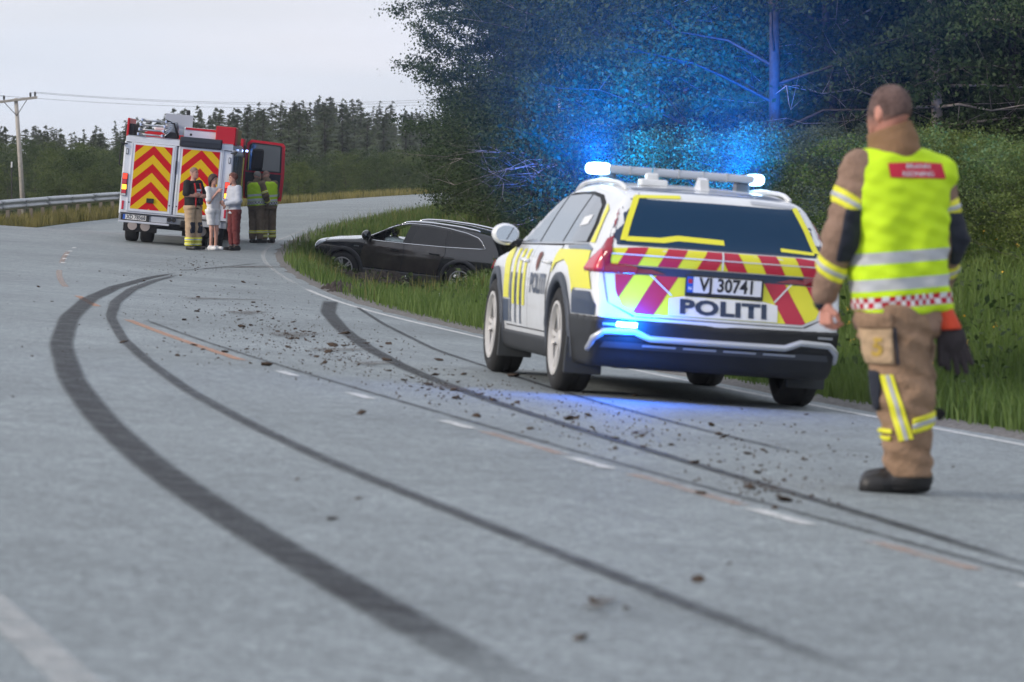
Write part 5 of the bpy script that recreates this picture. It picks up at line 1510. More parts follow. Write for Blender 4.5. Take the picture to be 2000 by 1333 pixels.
# ------------------------------------------------------------------ crew member in the foreground, back turned
def fg_person():
    base = on_ground(1765, 966)
    S = FPX / base.y
    q = lambda px, py, y=0.0: (((px - 1765) / S), y, (966 - py) / S)
    root = empty('person', Vector((base.x, base.y, float(zroad(base.x, base.y)) + .005)), None, 'crew member in lime vest and tan turnout suit with his back turned', 'person')
    res = .010
    head = np.array(q(1738, 217, .02)); yw = math.radians(-42)
    fd = np.array([math.sin(yw), math.cos(yw), 0]); sd = np.array([fd[1], -fd[0], 0])
    def headf(X, Y, Z, ears=True):
        u = (X - head[0]) * sd[0] + (Y - head[1]) * sd[1]; v = (X - head[0]) * fd[0] + (Y - head[1]) * fd[1]; w = Z - head[2]
        f = smin(ell(u, v, w, (0, -.008, .012), (.080, .100, .098)), ell(u, v, w, (0, .035, -.060), (.058, .066, .066)), .05)
        f = smin(f, cone(u, v, w, (0, .098, .0), (0, .118, -.035), .009, .015), .014)
        f = smin(f, cone(u, v, w, (-.022, .09, -.072), (.022, .09, -.072), .009, .009), .012)
        f = smin(f, ell(u, v, w, (0, .082, -.110), (.027, .023, .020)), .02)
        if not ears: return f
        for s in (-1, 1):
            e = ell(u, v, w, (s * .083, -.006, -.018), (.011, .024, .036))
            e = smax(e, -ell(u, v, w, (s * .092, .0, -.014), (.008, .012, .020)), .006)
            f = smin(f, e, .008)
            f = smax(f, -ell(u, v, w, (s * .031, .104, .010), (.018, .020, .011)), .012)
        return f
    shl, shr = np.array(q(1676, 330, -.04)), np.array(q(1832, 345, .08))
    ell_, elr = np.array(q(1640, 462, -.05)), np.array(q(1858, 468, .12))
    wrl, wrr = np.array(q(1612, 578, .03)), np.array(q(1852, 560, .32))
    hipl, hipr = np.array(q(1742, 620, -.02)), np.array(q(1772, 620, .17))
    knl, knr = np.array(q(1766, 770, -.02)), np.array(q(1778, 770, .20))
    anl, anr = np.array(q(1778, 925, 0)), np.array(q(1782, 925, .24))
    ty = math.radians(22)
    neck = np.array(q(1745, 290, .02))
    wr = lambda X, Y, Z, a: a * (np.sin(X * 27 + Z * 19) * np.sin(Z * 38 + Y * 23) + .6 * np.sin(Z * 63 - X * 36) * np.sin(Y * 48 + Z * 13) + .5 * np.sin(Z * 95 + X * 30))
    tors = [(.70, .205, .16), (.85, .205, .155), (1.05, .205, .145), (1.25, .215, .145), (1.38, .215, .135), (1.47, .185, .115), (1.56, .105, .09)]
    tc = (0.0 - .012, .04)
    def torso(X, Y, Z, g, bot=None, top=1.56):
        rows = [(z, a + g, b + g) for z, a, b in tors if bot is None or z > bot]
        if bot is not None: rows = [(bot, rows[0][1], rows[0][2])] + rows
        return super_torso(X, Y, Z, tc, ty, rows, (-.012, -.02), 2.8)
    def arm(X, Y, Z, g, s):
        a, b, c = (shl, ell_, wrl) if s == 'l' else (shr, elr, wrr)
        return smin(cone(X, Y, Z, a, b, .082 + g, .078 + g), cone(X, Y, Z, b, c, .078 + g, .060 + g), .04)
    lo, hi = np.array([-.55, -.35, -.02]), np.array([.50, .62, 1.90])
    def bodyf(X, Y, Z):
        f = smin(torso(X, Y, Z, -.05), smin(cone(X, Y, Z, neck, head + np.array([0, 0, -.05]), .066, .060), headf(X, Y, Z), .03), .04)
        for a, b, c in ((shl, ell_, wrl), (shr, elr, wrr)):
            f = smin(f, smin(cone(X, Y, Z, a, b, .05, .04), cone(X, Y, Z, b, c, .04, .03), .03), .03)
        for a, b, c in ((hipl, knl, anl), (hipr, knr, anr)):
            f = smin(f, smin(cone(X, Y, Z, a, b, .08, .055), cone(X, Y, Z, b, c, .055, .04), .03), .03)
        return f
    V, Q = sdf_arrays(bodyf, lo, hi, .010)
    Vs, Qs, off = [V], [Q], len(V)
    for w, d, sg, pn in ((wrl, np.array([.06, .02, -1.0]), -1, (.9, .45, .1)), (wrr, np.array([-.2, .9, -.3]), 1, (-1, -.2, 0))):
        hf, hl, hh = hand_f(w + d / np.linalg.norm(d) * .03, d, sg, .85, 1.05, pn)
        v2, q2 = sdf_arrays(hf, hl, hh, .004); Vs.append(v2); Qs.append(q2 + off); off += len(v2)
    body = link('body', npmesh('body', np.concatenate(Vs), np.concatenate(Qs)), mat('ruddy_skin', (.55, .25, .19), .55, var=.12, vscale=14), root, True)
    for s in (-1, 1):
        c = head + sd * s * .031 + fd * .089 + np.array([0, 0, .010])
        e = MB(); r = bmesh.ops.create_uvsphere(e.bm, u_segments=10, v_segments=6, radius=.012); bmesh.ops.translate(e.bm, vec=Vector(c), verts=r['verts'])
        e.build('eye', mat('eye_dark'), body, True)
    def hairf(X, Y, Z):
        v = (X - head[0]) * fd[0] + (Y - head[1]) * fd[1]; w = Z - head[2]
        f = headf(X, Y, Z, False) - .005 + .0015 * np.sin(X * 240) * np.sin(Y * 230) * np.sin(Z * 210)
        f = smax(f, (v - .075) + (w - .05) * .5, .01)
        return smax(f, -.075 - w - v * .5, .012)
    hm = mat('cropped_hair', (.060, .034, .030), .95, col2=(.17, .11, .10), vscale=34)
    nt = hm.node_tree; bs = nt.nodes['Principled BSDF']; src = bs.inputs['Base Color'].links[0].from_socket
    tcn = nt.nodes.new('ShaderNodeTexCoord'); sep = nt.nodes.new('ShaderNodeSeparateXYZ'); nt.links.new(tcn.outputs['Object'], sep.inputs[0])
    mr = nt.nodes.new('ShaderNodeMapRange'); mr.inputs['From Min'].default_value = head[2] - .095; mr.inputs['From Max'].default_value = head[2] - .02
    nt.links.new(sep.outputs['Z'], mr.inputs['Value'])
    mxn = nt.nodes.new('ShaderNodeMix'); mxn.data_type = 'RGBA'; mxn.inputs[6].default_value = (.50, .24, .18, 1)
    nt.links.new(mr.outputs['Result'], mxn.inputs[0]); nt.links.new(src, mxn.inputs[7]); nt.links.new(mxn.outputs[2], bs.inputs['Base Color'])
    sdf('hair', hairf, head - .15, head + .15, .006, hm, root)
    # tan jacket
    jf = lambda X, Y, Z: smin(torso(X, Y, Z, .0, .735), smin(arm(X, Y, Z, 0, 'l'), arm(X, Y, Z, 0, 'r'), .02), .035) + wr(X, Y, Z, .0045)
    jk = sdf('turnout_jacket', jf, lo, hi, res, M_jack, root)
    # upstanding collar
    ca, cb = np.array(q(1748, 300, .02)), np.array(q(1740, 246, .035))
    cf = lambda X, Y, Z: smax(smax(cone(X, Y, Z, ca, cb, .122, .104), -cone(X, Y, Z, ca, cb + (cb - ca), .098, .082), .008), Z - (cb[2] - .01 + (X - cb[0]) * .35 - (Y - cb[1]) * .1), .01) + wr(X, Y, Z, .003)
    sdf('collar', cf, lo, hi, .009, mat('collar_brown_cloth', (.24, .135, .070), .9, bump=.4, bscale=40), root)
    # vest
    V_lime = vest_mat('lime_vest', LIME, [(.925, .978), (1.045, 1.098)], (.845, .898, .030), (.45, .012, .035), (.66, .67, .70))
    sL, sR = np.array(q(1684, 336, -.03)), np.array(q(1838, 342, .07))
    def vf(X, Y, Z):
        f = smin(torso(X, Y, Z, .020, .815), smin(cone(X, Y, Z, neck + np.array([0, 0, -.05]), sL, .09, .086), cone(X, Y, Z, neck + np.array([0, 0, -.05]), sR, .09, .086), .02), .03)
        return smax(f, Z - 1.565, .02) + wr(X, Y, Z, .0035) + .007 * np.sin(X * 34 + Z * 5 + 2 * np.sin(Z * 7)) * np.clip((1.42 - Z) * 3, 0, 1)
    vest = sdf('vest', vf, lo, hi, res, V_lime, root)
    bv = bvh_of(vest)
    BK = lambda a, b: (Vector((a, -2.0, b)), Vector((0, 1, 0)))
    pq = lambda px, py: ((px - 1765) / S, (966 - py) / S)
    lab = patch('back_label', [pq(1728, 322), pq(1733, 350), pq(1846, 352), pq(1838, 322), pq(1790, 319)][::-1], bv, BK, .006, mat('label_red', (.58, .010, .045), .6), vest, step=.04)
    for txt, py, sz in (('BRANN', 328.5, .030), ('REDNING', 343, .030)):
        me = text_mesh(txt, sz, .0006, 1.15); c = pq(1789, py); me.transform(Matrix.Translation((c[0], c[1], 0)))
        patch('label_text', None, bv, BK, .009, mat('label_silver', (.62, .60, .66), .6), lab, mesh2d=me, step=.2)
    # sleeve bands and dark elbow patches
    for s in ('l', 'r'):
        a, b, c = (shl, ell_, wrl) if s == 'l' else (shr, elr, wrr)
        for p0, p1, t in ((a, b, .52), (b, c, .56)):
            ct = p0 + (p1 - p0) * t; ax = (p1 - p0) / np.linalg.norm(p1 - p0)
            if s == 'l': ax = ax + np.array([-.30, 0, 0]); ax /= np.linalg.norm(ax)
            sl = lambda X, Y, Z, h: np.abs((X - ct[0]) * ax[0] + (Y - ct[1]) * ax[1] + (Z - ct[2]) * ax[2]) - h
            o = sdf('sleeve_band', lambda X, Y, Z: np.maximum(arm(X, Y, Z, .006, s) + wr(X, Y, Z, .0045), sl(X, Y, Z, .036)), ct - .17, ct + .17, .008, M_hiy, root)
            sdf('reflective_strip', lambda X, Y, Z: np.maximum(arm(X, Y, Z, .010, s) + wr(X, Y, Z, .0045), sl(X, Y, Z, .012)), ct - .17, ct + .17, .008, M_refl, o)
        side = 1 if s == 'l' else 1
        ef = lambda X, Y, Z: smax(smax(arm(X, Y, Z, .009, s) + wr(X, Y, Z, .0045), np.abs(Z - (b[2] - .0)) - .125, .02), (b[0] - .010 + (Z - b[2]) * (.18 if s == 'l' else -.1)) - X, .02)
        sdf('elbow_patch', ef, b - .26, b + .26, .009, M_navy_c, root)
        cuf = lambda X, Y, Z: cone(X, Y, Z, c - (c - b) * .10, c + (c - b) * .12, .052, .044)
        sdf('cuff', cuf, c - .12, c + .12, .008, M_navy_c, root)
    # trousers, left leg in front
    def legf(X, Y, Z, g, s):
        a, b, c = (hipl, knl, anl) if s == 'l' else (hipr, knr, anr)
        return smin(cone(X, Y, Z, a, b, .150 + g, .126 + g), cone(X, Y, Z, b, c, .126 + g, .100 + g), .05)
    def trf(X, Y, Z):
        f = smin(legf(X, Y, Z, 0, 'l'), legf(X, Y, Z, 0, 'r'), .04)
        f = smin(f, torso(X, Y, Z, -.02), .05)
        f = f + wr(X, Y, Z, .0055) + .004 * np.sin(Z * 60 + X * 25)
        return smax(smax(f, Z - .86, .02), .075 + .25 * (X - .0) * 0 - Z, .012)
    tr = sdf('turnout_trousers', trf, lo, hi, res, M_tan, root)
    tb = bvh_of(tr)
    # thigh pocket with flap and number
    pk = sdf('thigh_pocket', lambda X, Y, Z: smax(smax(legf(X, Y, Z, .020, 'l') + wr(X, Y, Z, .005), polysdf(X, Z, [pq(1672, 640), pq(1685, 712), pq(1740, 712), pq(1735, 640)]), .012), Y - .06, .01), lo, hi, .010, M_tan2, root)
    sdf('pocket_flap', lambda X, Y, Z: smax(smax(legf(X, Y, Z, .030, 'l') + wr(X, Y, Z, .005), polysdf(X, Z, [pq(1668, 612), pq(1674, 644), pq(1736, 642), pq(1734, 612)]), .01), Y - .06, .01), lo, hi, .010, M_tan, pk)
    pb = bvh_of(pk)
    me = text_mesh('5', .11, .004, .9); c = pq(1707, 680); me.transform(Matrix.Translation((c[0], c[1], 0)))
    patch('pocket_number', None, pb, BK, .006, mat('number_yellow', (.48, .32, .06), .8), pk, mesh2d=me, step=.2)
    for pts, nm in (([pq(1736, 640), pq(1744, 712), pq(1750, 712), pq(1742, 640)], 'pocket_edge'), ([pq(1694, 642), pq(1705, 642), pq(1704, 650), pq(1695, 650)], 'snap')):
        patch(nm, pts, tb, BK, .012, M_navy_c, tr, step=.05)
    # reflective stripe down the thigh and the band round the calf
    st = patch('thigh_stripe', [pq(1712, 733), pq(1750, 862), pq(1778, 856), pq(1736, 731)][::-1], tb, BK, .008, M_hiy, tr, step=.03)
    patch('reflective_strip', [pq(1722, 733), pq(1761, 860), pq(1768, 858), pq(1729, 732)][::-1], tb, BK, .011, M_refl, st, step=.03)
    def calf(X, Y, Z, g, h):
        zc = (966 - 832) / S + (X - q(1780, 0)[0]) * .28
        return np.maximum(np.maximum(legf(X, Y, Z, g, 'l') + wr(X, Y, Z, .006), np.abs(Z - zc) - h), q(1776, 0)[0] - X)
    cb_ = sdf('calf_band', lambda X, Y, Z: calf(X, Y, Z, .012, .036), lo, (hi[0], hi[1], .6), .008, M_hiy, root)
    sdf('reflective_strip', lambda X, Y, Z: calf(X, Y, Z, .016, .013), lo, (hi[0], hi[1], .6), .008, M_refl, cb_)
    def shin(X, Y, Z, g, z0, h):
        return np.maximum(np.maximum(legf(X, Y, Z, g, 'l') + wr(X, Y, Z, .006), np.abs(Z - z0) - h), X - q(1738, 0)[0])
    for py in (843, 858):
        sdf('shin_band', lambda X, Y, Z: shin(X, Y, Z, .012, (966 - py) / S, .011), lo, (hi[0], hi[1], .6), .008, M_hiy, root)
    sdf('knee_pad', lambda X, Y, Z: smax(smax(legf(X, Y, Z, .016, 'l'), X - q(1716, 0)[0], .02), np.abs(Z - (966 - 765) / S) - .10, .03), lo, (hi[0], hi[1], .8), .010, M_navy_c, root)
    c = q(1836, 812, .02); MB().box(c, (.045, .05, .05), bev=.012, rot=Matrix.Rotation(.6, 3, 'Y')).build('strap_buckle', M_blk_c, root)
    # boots pointing to the left
    for an, t_ in ((anl, np.array(q(1700, 945, -.03))), (anr, np.array(q(1712, 945, .20)))):
        heel = np.array([an[0] + .045, an[1] + .01, .06])
        def bf(X, Y, Z):
            f = smin(cone(X, Y, Z, (an[0], an[1], .10), (an[0], an[1], .22), .082, .088), cone(X, Y, Z, heel, (t_[0], t_[1], .045), .056, .044), .05)
            f = smin(f, cone(X, Y, Z, (t_[0] - .005, t_[1], .042), (t_[0] + .03, t_[1], .045), .044, .05), .03)
            return smax(smax(f, .003 - Z, .008), Z - .20, .01)
        bo = sdf('boot', bf, (t_[0] - .12, an[1] - .16, -.03), (an[0] + .2, an[1] + .16, .28), .008, M_boot, root)
        sdf('sole', lambda X, Y, Z: smax(smax(bf(X, Y, Z) - .006, Z - .03, .004), .001 - Z, .004), (t_[0] - .12, an[1] - .16, -.03), (an[0] + .2, an[1] + .16, .08), .008, M_seam, bo)
    # the work glove clipped at the hip
    gl = empty('work_glove', root.location, None, 'dark work glove with orange cuff hanging at the hip of the lime vest wearer', 'glove')
    g0, g1 = np.array(q(1845, 612, .0)), np.array(q(1858, 655, .0))
    sdf('cuff', lambda X, Y, Z: smax(cone(X, Y, Z, g0, g1 + (g1 - g0) * .3, .040, .062), polysdf(X, Z, [pq(1826, 600), pq(1824, 648), pq(1884, 645), pq(1866, 600)]), .01), g0 - .25, g1 + .25, .008, mat('glove_orange', (.62, .055, .015), .7), gl)
    def glf(X, Y, Z):
        f = ell(X, Y, Z, q(1860, 664, 0), (.062, .040, .070))
        for (x0, y0, x1, y1, r) in ((1838, 665, 1838, 712, .022), (1850, 685, 1851, 722, .017), (1864, 688, 1870, 730, .017), (1876, 684, 1887, 728, .017), (1882, 668, 1898, 712, .015)):
            f = smin(f, cone(X, Y, Z, q(x0, y0, 0), q(x1, y1, .0), r, r * .85), .008)
        return f
    sdf('glove_hand', glf, np.array(q(1862, 672, 0)) - .22, np.array(q(1862, 672, 0)) + .22, .007, mat('glove_dark', (.030, .024, .028), .85, bump=.3), gl)
    return root
fg_person()

# ------------------------------------------------------------------ vegetation
def leaf_mat(name, c1, c2, rough=.6, transl=.3, scale=.9):
    m = bpy.data.materials.new(name); m.use_nodes = True
    nt = m.node_tree; b = nt.nodes['Principled BSDF']; out = nt.nodes['Material Output']
    b.inputs['Roughness'].default_value = rough; b.inputs['Specular IOR Level'].default_value = .3
    at = nt.nodes.new('ShaderNodeAttribute'); at.attribute_name = 'tint'
    oi = nt.nodes.new('ShaderNodeObjectInfo')
    ad = nt.nodes.new('ShaderNodeMath'); ad.operation = 'MULTIPLY_ADD'; ad.inputs[1].default_value = .45; ad.inputs[2].default_value = -.22
    nt.links.new(oi.outputs['Random'], ad.inputs[0])
    a2 = nt.nodes.new('ShaderNodeMath'); a2.operation = 'ADD'; nt.links.new(ad.outputs[0], a2.inputs[0]); nt.links.new(at.outputs['Fac'], a2.inputs[1])
    r = nt.nodes.new('ShaderNodeValToRGB'); e = r.color_ramp.elements
    e[0].position = .1; e[0].color = (*c1, 1); e[1].position = .9; e[1].color = (*c2, 1)
    nt.links.new(a2.outputs[0], r.inputs['Fac']); nt.links.new(r.outputs['Color'], b.inputs['Base Color'])
    t = nt.nodes.new('ShaderNodeBsdfTranslucent'); nt.links.new(r.outputs['Color'], t.inputs['Color'])
    mx = nt.nodes.new('ShaderNodeMixShader'); mx.inputs[0].default_value = transl
    nt.links.new(b.outputs[0], mx.inputs[1]); nt.links.new(t.outputs[0], mx.inputs[2]); nt.links.new(mx.outputs[0], out.inputs['Surface'])
    return m

def tinted(name, V, F, tint):
    me = npmesh(name, V, F)
    a = me.attributes.new('tint', 'FLOAT', 'POINT'); a.data.foreach_set('value', np.ascontiguousarray(tint, dtype=np.float32))
    return me

def unit(v): return v / np.maximum(np.linalg.norm(v, axis=-1, keepdims=True), 1e-9)

def leaves_mesh(name, C, size, rng, flat=.35, tint=None, aspect=.62, outward=None):
    """one four-cornered leaf per centre, gently folded, random set"""
    n = len(C)
    nrm = rng.normal(size=(n, 3)); nrm[:, 2] += flat * 2
    if outward is not None: nrm += outward * .6
    nrm = unit(nrm)
    t = unit(np.cross(nrm, rng.normal(size=(n, 3)))); b = np.cross(nrm, t)
    s = size * rng.uniform(.65, 1.35, (n, 1))
    V = np.empty((n, 4, 3))
    V[:, 0] = C - t * s * .5; V[:, 1] = C + b * s * aspect * .5 + nrm * s * .10; V[:, 2] = C + t * s * .5; V[:, 3] = C - b * s * aspect * .5 + nrm * s * .10
    F = np.arange(n * 4).reshape(n, 4)
    if tint is None: tint = rng.uniform(.2, .8, n)
    return tinted(name, V.reshape(-1, 3), F, np.repeat(tint, 4))

def broadleaf(seed, h, cr, z0, nleaf, lsize, trunk_r, limbs=22, bare=0, clump=.34, lean=(0, 0)):
    rng = np.random.default_rng(seed)
    tb = MB()
    k = 9
    st = []
    for i in range(k + 1):
        t = i / k
        st.append(Vector((lean[0] * t * t * h + .10 * math.sin(seed + i * 1.3) * t, lean[1] * t * t * h + .10 * math.cos(seed * 2 + i * 1.1) * t, -.3 + t * (h + .3) * .93)))
    tb.tube(st, [trunk_r * (1 - .86 * i / k) for i in range(k + 1)], 7)
    def stem(t):
        i = min(int(t * k), k - 1); return st[i].lerp(st[i + 1], t * k - i)
    tips, wts = [], []
    for j in range(limbs + bare):
        isb = j >= limbs
        t = rng.uniform(.12, .45) if isb else (z0 / h + (1 - z0 / h) * ((j + rng.uniform(0, 1)) / limbs) ** .9)
        p = stem(min(t, .985)); a = j * 2.399 + rng.uniform(-.5, .5)
        rel = (t - z0 / h) / (1 - z0 / h)
        L = cr * (1.15 if isb else (.55 + .75 * math.sin(math.pi * min(1, max(0, .18 + .80 * rel))))) * rng.uniform(.75, 1.15)
        up = rng.uniform(-.1, .35) if isb else .25 + .75 * rel
        d = Vector((math.cos(a), math.sin(a), up)).normalized()
        pts = [p]
        for q in range(1, 5):
            pts.append(p + d * L * q / 4 + Vector((rng.normal() * .07, rng.normal() * .07, rng.normal() * .06 - .04 * q * (1 if isb else .3))) * L * .5)
        r0 = trunk_r * (1 - .86 * min(t, 1)) * .26 + .005
        tb.tube(pts, [r0, r0 * .75, r0 * .52, r0 * .32, r0 * .12], 4, cap=False)
        for q in range(1, 5):
            for _ in range(2):
                dd = (d + Vector((rng.normal(), rng.normal(), rng.normal() * .7 + .1)) * .75).normalized()
                e = pts[q] + dd * L * rng.uniform(.18, .42)
                if q >= 2 or isb: tb.tube([pts[q], pts[q].lerp(e, .55) + Vector((0, 0, rng.normal() * .05)), e], [r0 * .30, r0 * .2, r0 * .06], 3, cap=False)
                if isb:
                    for _k in range(2):
                        e2 = e + (dd + Vector((rng.normal(), rng.normal(), rng.normal())) * .6).normalized() * L * .2
                        tb.tube([e, e2], [r0 * .12, r0 * .04], 3, cap=False)
                if not isb or rng.uniform() < .12:
                    tips += [pts[q].lerp(e, .5), e]; wts += [.7, 1.0]
    tips = np.array([tuple(v) for v in tips]); wts = np.array(wts); wts /= wts.sum()
    ci = rng.choice(len(tips), nleaf, p=wts)
    C = tips[ci] + rng.normal(size=(nleaf, 3)) * np.array([clump, clump, clump * .5]) * np.where(rng.uniform(0, 1, (nleaf, 1)) < .12, 2.2, 1.0)
    C[:, 2] = np.maximum(C[:, 2], .1 + rng.uniform(0, .4, nleaf))
    base = rng.uniform(.15, .75, len(tips))
    tint = np.clip(base[ci] + rng.normal(size=nleaf) * .12, 0, 1)
    ax = C.copy(); ax[:, 2] -= h * .45
    return tb.mesh('trunk'), leaves_mesh('crown', C, lsize, rng, tint=tint, outward=unit(ax))

def spruce(seed, h, br, tiers, sides=11):
    rng = np.random.default_rng(seed)
    tb = MB(); tb.tube([(0, 0, -.5), (0, 0, h * .5), (0, 0, h)], [.17, .1, .012], 6)
    Vs, ts = [], []
    for i in range(tiers):
        t = (i + .2) / tiers
        z = h * (.06 + .94 * t); L0 = br * (1 - t) ** .85 + .10
        n = max(5, int(sides * (1 - .5 * t)))
        for j in range(n):
            a = 2 * math.pi * (j + rng.uniform(0, 1)) / n; L = L0 * rng.uniform(.7, 1.2)
            d = np.array([math.cos(a), math.sin(a), 0]); s = np.array([-math.sin(a), math.cos(a), 0])
            dr = -.28 * L + .12 * L * t
            z = h * (.06 + .94 * min(.99, max(0, t + rng.normal() * .75 / tiers)))
            for q in range(6):                       # needle sprays hung along the bough
                f = (q + .6) / 6; p = np.array([0, 0, z]) + d * L * f + np.array([0, 0, dr * f + .10 * L * f * f])
                w = .34 * L * (1 - f * .75) + .06
                e1 = p + s * w * rng.uniform(.6, 1.1) + d * .18 * L + np.array([0, 0, -.10 - .10 * rng.uniform()]); e2 = p - s * w * rng.uniform(.6, 1.1) + d * .18 * L + np.array([0, 0, -.10 - .10 * rng.uniform()])
                Vs.append([p - d * .10 * L, e1, p + d * .24 * L + np.array([0, 0, .03]), e2]); ts.append(np.clip(.3 + .35 * f + rng.normal() * .12, 0, 1))
    V = np.array(Vs).reshape(-1, 3)
    return tb.mesh('trunk'), tinted('crown', V, np.arange(len(V)).reshape(-1, 4), np.repeat(ts, 4))

M_bark = mat('brown_bark', (.030, .025, .020), .9, col2=(.065, .052, .042), vscale=9, bump=.8, bscale=18)
M_birch = mat('birch_bark', (.46, .40, .36), .8, col2=(.10, .08, .07), vscale=5, bump=.4, bscale=14)
M_leafd = leaf_mat('dark_leaves', (.015, .036, .010), (.050, .082, .023))
M_leafm = leaf_mat('mid_leaves', (.024, .050, .012), (.070, .106, .028))
M_leafb = leaf_mat('bright_leaves', (.070, .110, .018), (.165, .205, .045))
M_leafw = leaf_mat('grey_willow_leaves', (.040, .062, .036), (.105, .135, .080))
M_leafo = leaf_mat('far_leaves', (.046, .078, .018), (.118, .152, .040))
M_need = leaf_mat('spruce_needles', (.040, .066, .024), (.108, .140, .052), transl=.2)

def proto(kind, meshes, mats):
    for me, m in zip(meshes, mats): me.materials.append(m)
    if len(meshes[0].polygons): meshes[0].polygons.foreach_set('use_smooth', [True] * len(meshes[0].polygons))
    return (kind, meshes)
def plant(pr, x, y, sc, label, cat, group, rng, z=None, sxy=None, rot=None):
    kind, (tm, cm) = pr
    o = empty(kind, (x, y, (G(x, y) if z is None else z) - .05), (rng.normal() * .03, rng.normal() * .03, rng.uniform(0, 6.28) if rot is None else rot), label, cat, group)
    o.scale = (sc * (sxy or 1), sc * (sxy or 1), sc)
    for nm, me in (('trunk', tm), ('crown', cm)):
        c = bpy.data.objects.new(nm, me); COL.objects.link(c); c.parent = o
    return o

rng = np.random.default_rng(5)
TREES = [proto('broadleaf_tree', broadleaf(100 + i, 11.5, 2.7, 1.3, 44000, .080, .12, 34, clump=.19), (M_bark, M_leafd if i % 2 else M_leafm)) for i in range(5)]
EDGE = [proto('broadleaf_tree', broadleaf(130 + i, 9.5, 2.5, .5, 60000, .088, .10, 40, clump=.18), (M_bark, M_leafm if i else M_leafd)) for i in range(3)]
BIRCH = [proto('birch_tree', broadleaf(160 + i, 12, 2.6, 4.2, 16000, .06, .105, 22, bare=16, clump=.17, lean=(-.004 + .01 * i, 0)), (M_birch, M_leafd)) for i in range(2)]
SHRUB = [proto('shrub', broadleaf(180 + i, 2.4, 1.25, .1, 11000, .055, .035, 18, clump=.12), (M_bark, (M_leafm, M_leafb, M_leafw)[i])) for i in range(3)]
FARB = [proto('broadleaf_tree', broadleaf(200 + i, 6.5, 1.9, .4, 9000, .12, .09, 22, clump=.19), (M_bark, (M_leafo, M_leafm, M_leafb)[i])) for i in range(3)]
SPR = [proto('spruce_tree', spruce(220 + i, 12, 2.5 + .35 * i, 26), (M_bark, M_need)) for i in range(3)]

placed = []
def free(x, y, d):
    return all((x - a) ** 2 + (y - b) ** 2 > d * d for a, b in placed)
LW = 'leafy dark broadleaf tree in the roadside wood behind the police car'
# outer trees of the wood, beside the far bend
for (x, y, s, i) in ((.9, 103, 1.0, 0), (.5, 110, 1.05, 1), (.2, 116, 1.1, 2), (1.6, 121, 1.1, 0), (3.0, 127, 1.1, 1), (4.6, 134, 1.15, 2), (3.4, 97, .95, 1), (4.6, 91, .9, 2), (5.2, 86, .9, 0), (2.2, 107, 1.1, 2), (3.4, 115, 1.15, 1)):
    plant(EDGE[i], x, y, s, 'bushy broadleaf tree at the edge of the wood above the ditch', 'tree', 'trees at the wood edge by the bend', rng); placed.append((x, y))
# the birches that show their pale stems
plant(BIRCH[0], (1102 - 1000) / 74, FPX / 74, 1.0, 'tall birch with pale trunk and bare spreading branches by the ditch', 'tree', None, rng, rot=.6); placed.append(((1102 - 1000) / 74, FPX / 74))
plant(BIRCH[1], (1224 - 1000) / 84, FPX / 84, .9, 'slender leaning birch behind the police car roof lights', 'tree', None, rng, rot=2.9); placed.append(((1224 - 1000) / 84, FPX / 84))
plant(BIRCH[1], (1838 - 1000) / 112, FPX / 112, 1.15, 'tall birch above the bushes beside the lime vest wearer', 'tree', None, rng, rot=1.2); placed.append(((1838 - 1000) / 112, FPX / 112))
for k, (px, y) in enumerate(((1330, 70), (1400, 84), (1475, 66), (1560, 72), (1640, 64), (1720, 74), (1800, 66), (1890, 72), (1970, 64), (2050, 70), (1250, 82), (1180, 96), (1290, 90), (1620, 86), (1760, 88), (1930, 84))):
    x = (px - 1000) / FPX * y
    if x - float(xin(y)) < 5.5: continue
    placed.append((x, y))
    plant(EDGE[k % 3], x, y, rng.uniform(.8, 1.15), 'bushy broadleaf tree leafy to the ground in the wood behind the police car', 'tree', 'bushy trees of the wood front', rng)
n = 0
for _ in range(6000):
    y = rng.uniform(60, 150); v = rng.uniform(8.0, 36) ; x = float(xin(y)) + v
    px = 1000 + FPX * x / y
    if px < 1010 or px > 2180: continue
    if y < 100 and px - 3.1 * FPX / y < 1010: continue
    if 1395 < px < 1500 and y > 70: continue           # the gap through which the red house shows
    if not free(x, y, 2.2 + .012 * y): continue
    placed.append((x, y)); n += 1
    sc_ = rng.uniform(.85, 1.2)
    zn = 'behind the black car' if px < 1130 else ('behind the police car' if px < 1620 else 'above the grass bank')
    rk = 'in the front row of the wood' if v < 14 else 'deep in the wood'
    plant(TREES[int(rng.integers(5))], x, y, sc_, 'dark leafy broadleaf tree %s %s' % (rk, zn), 'tree', 'wood trees %s, %s' % (rk, zn), rng)
    if n >= 115: break
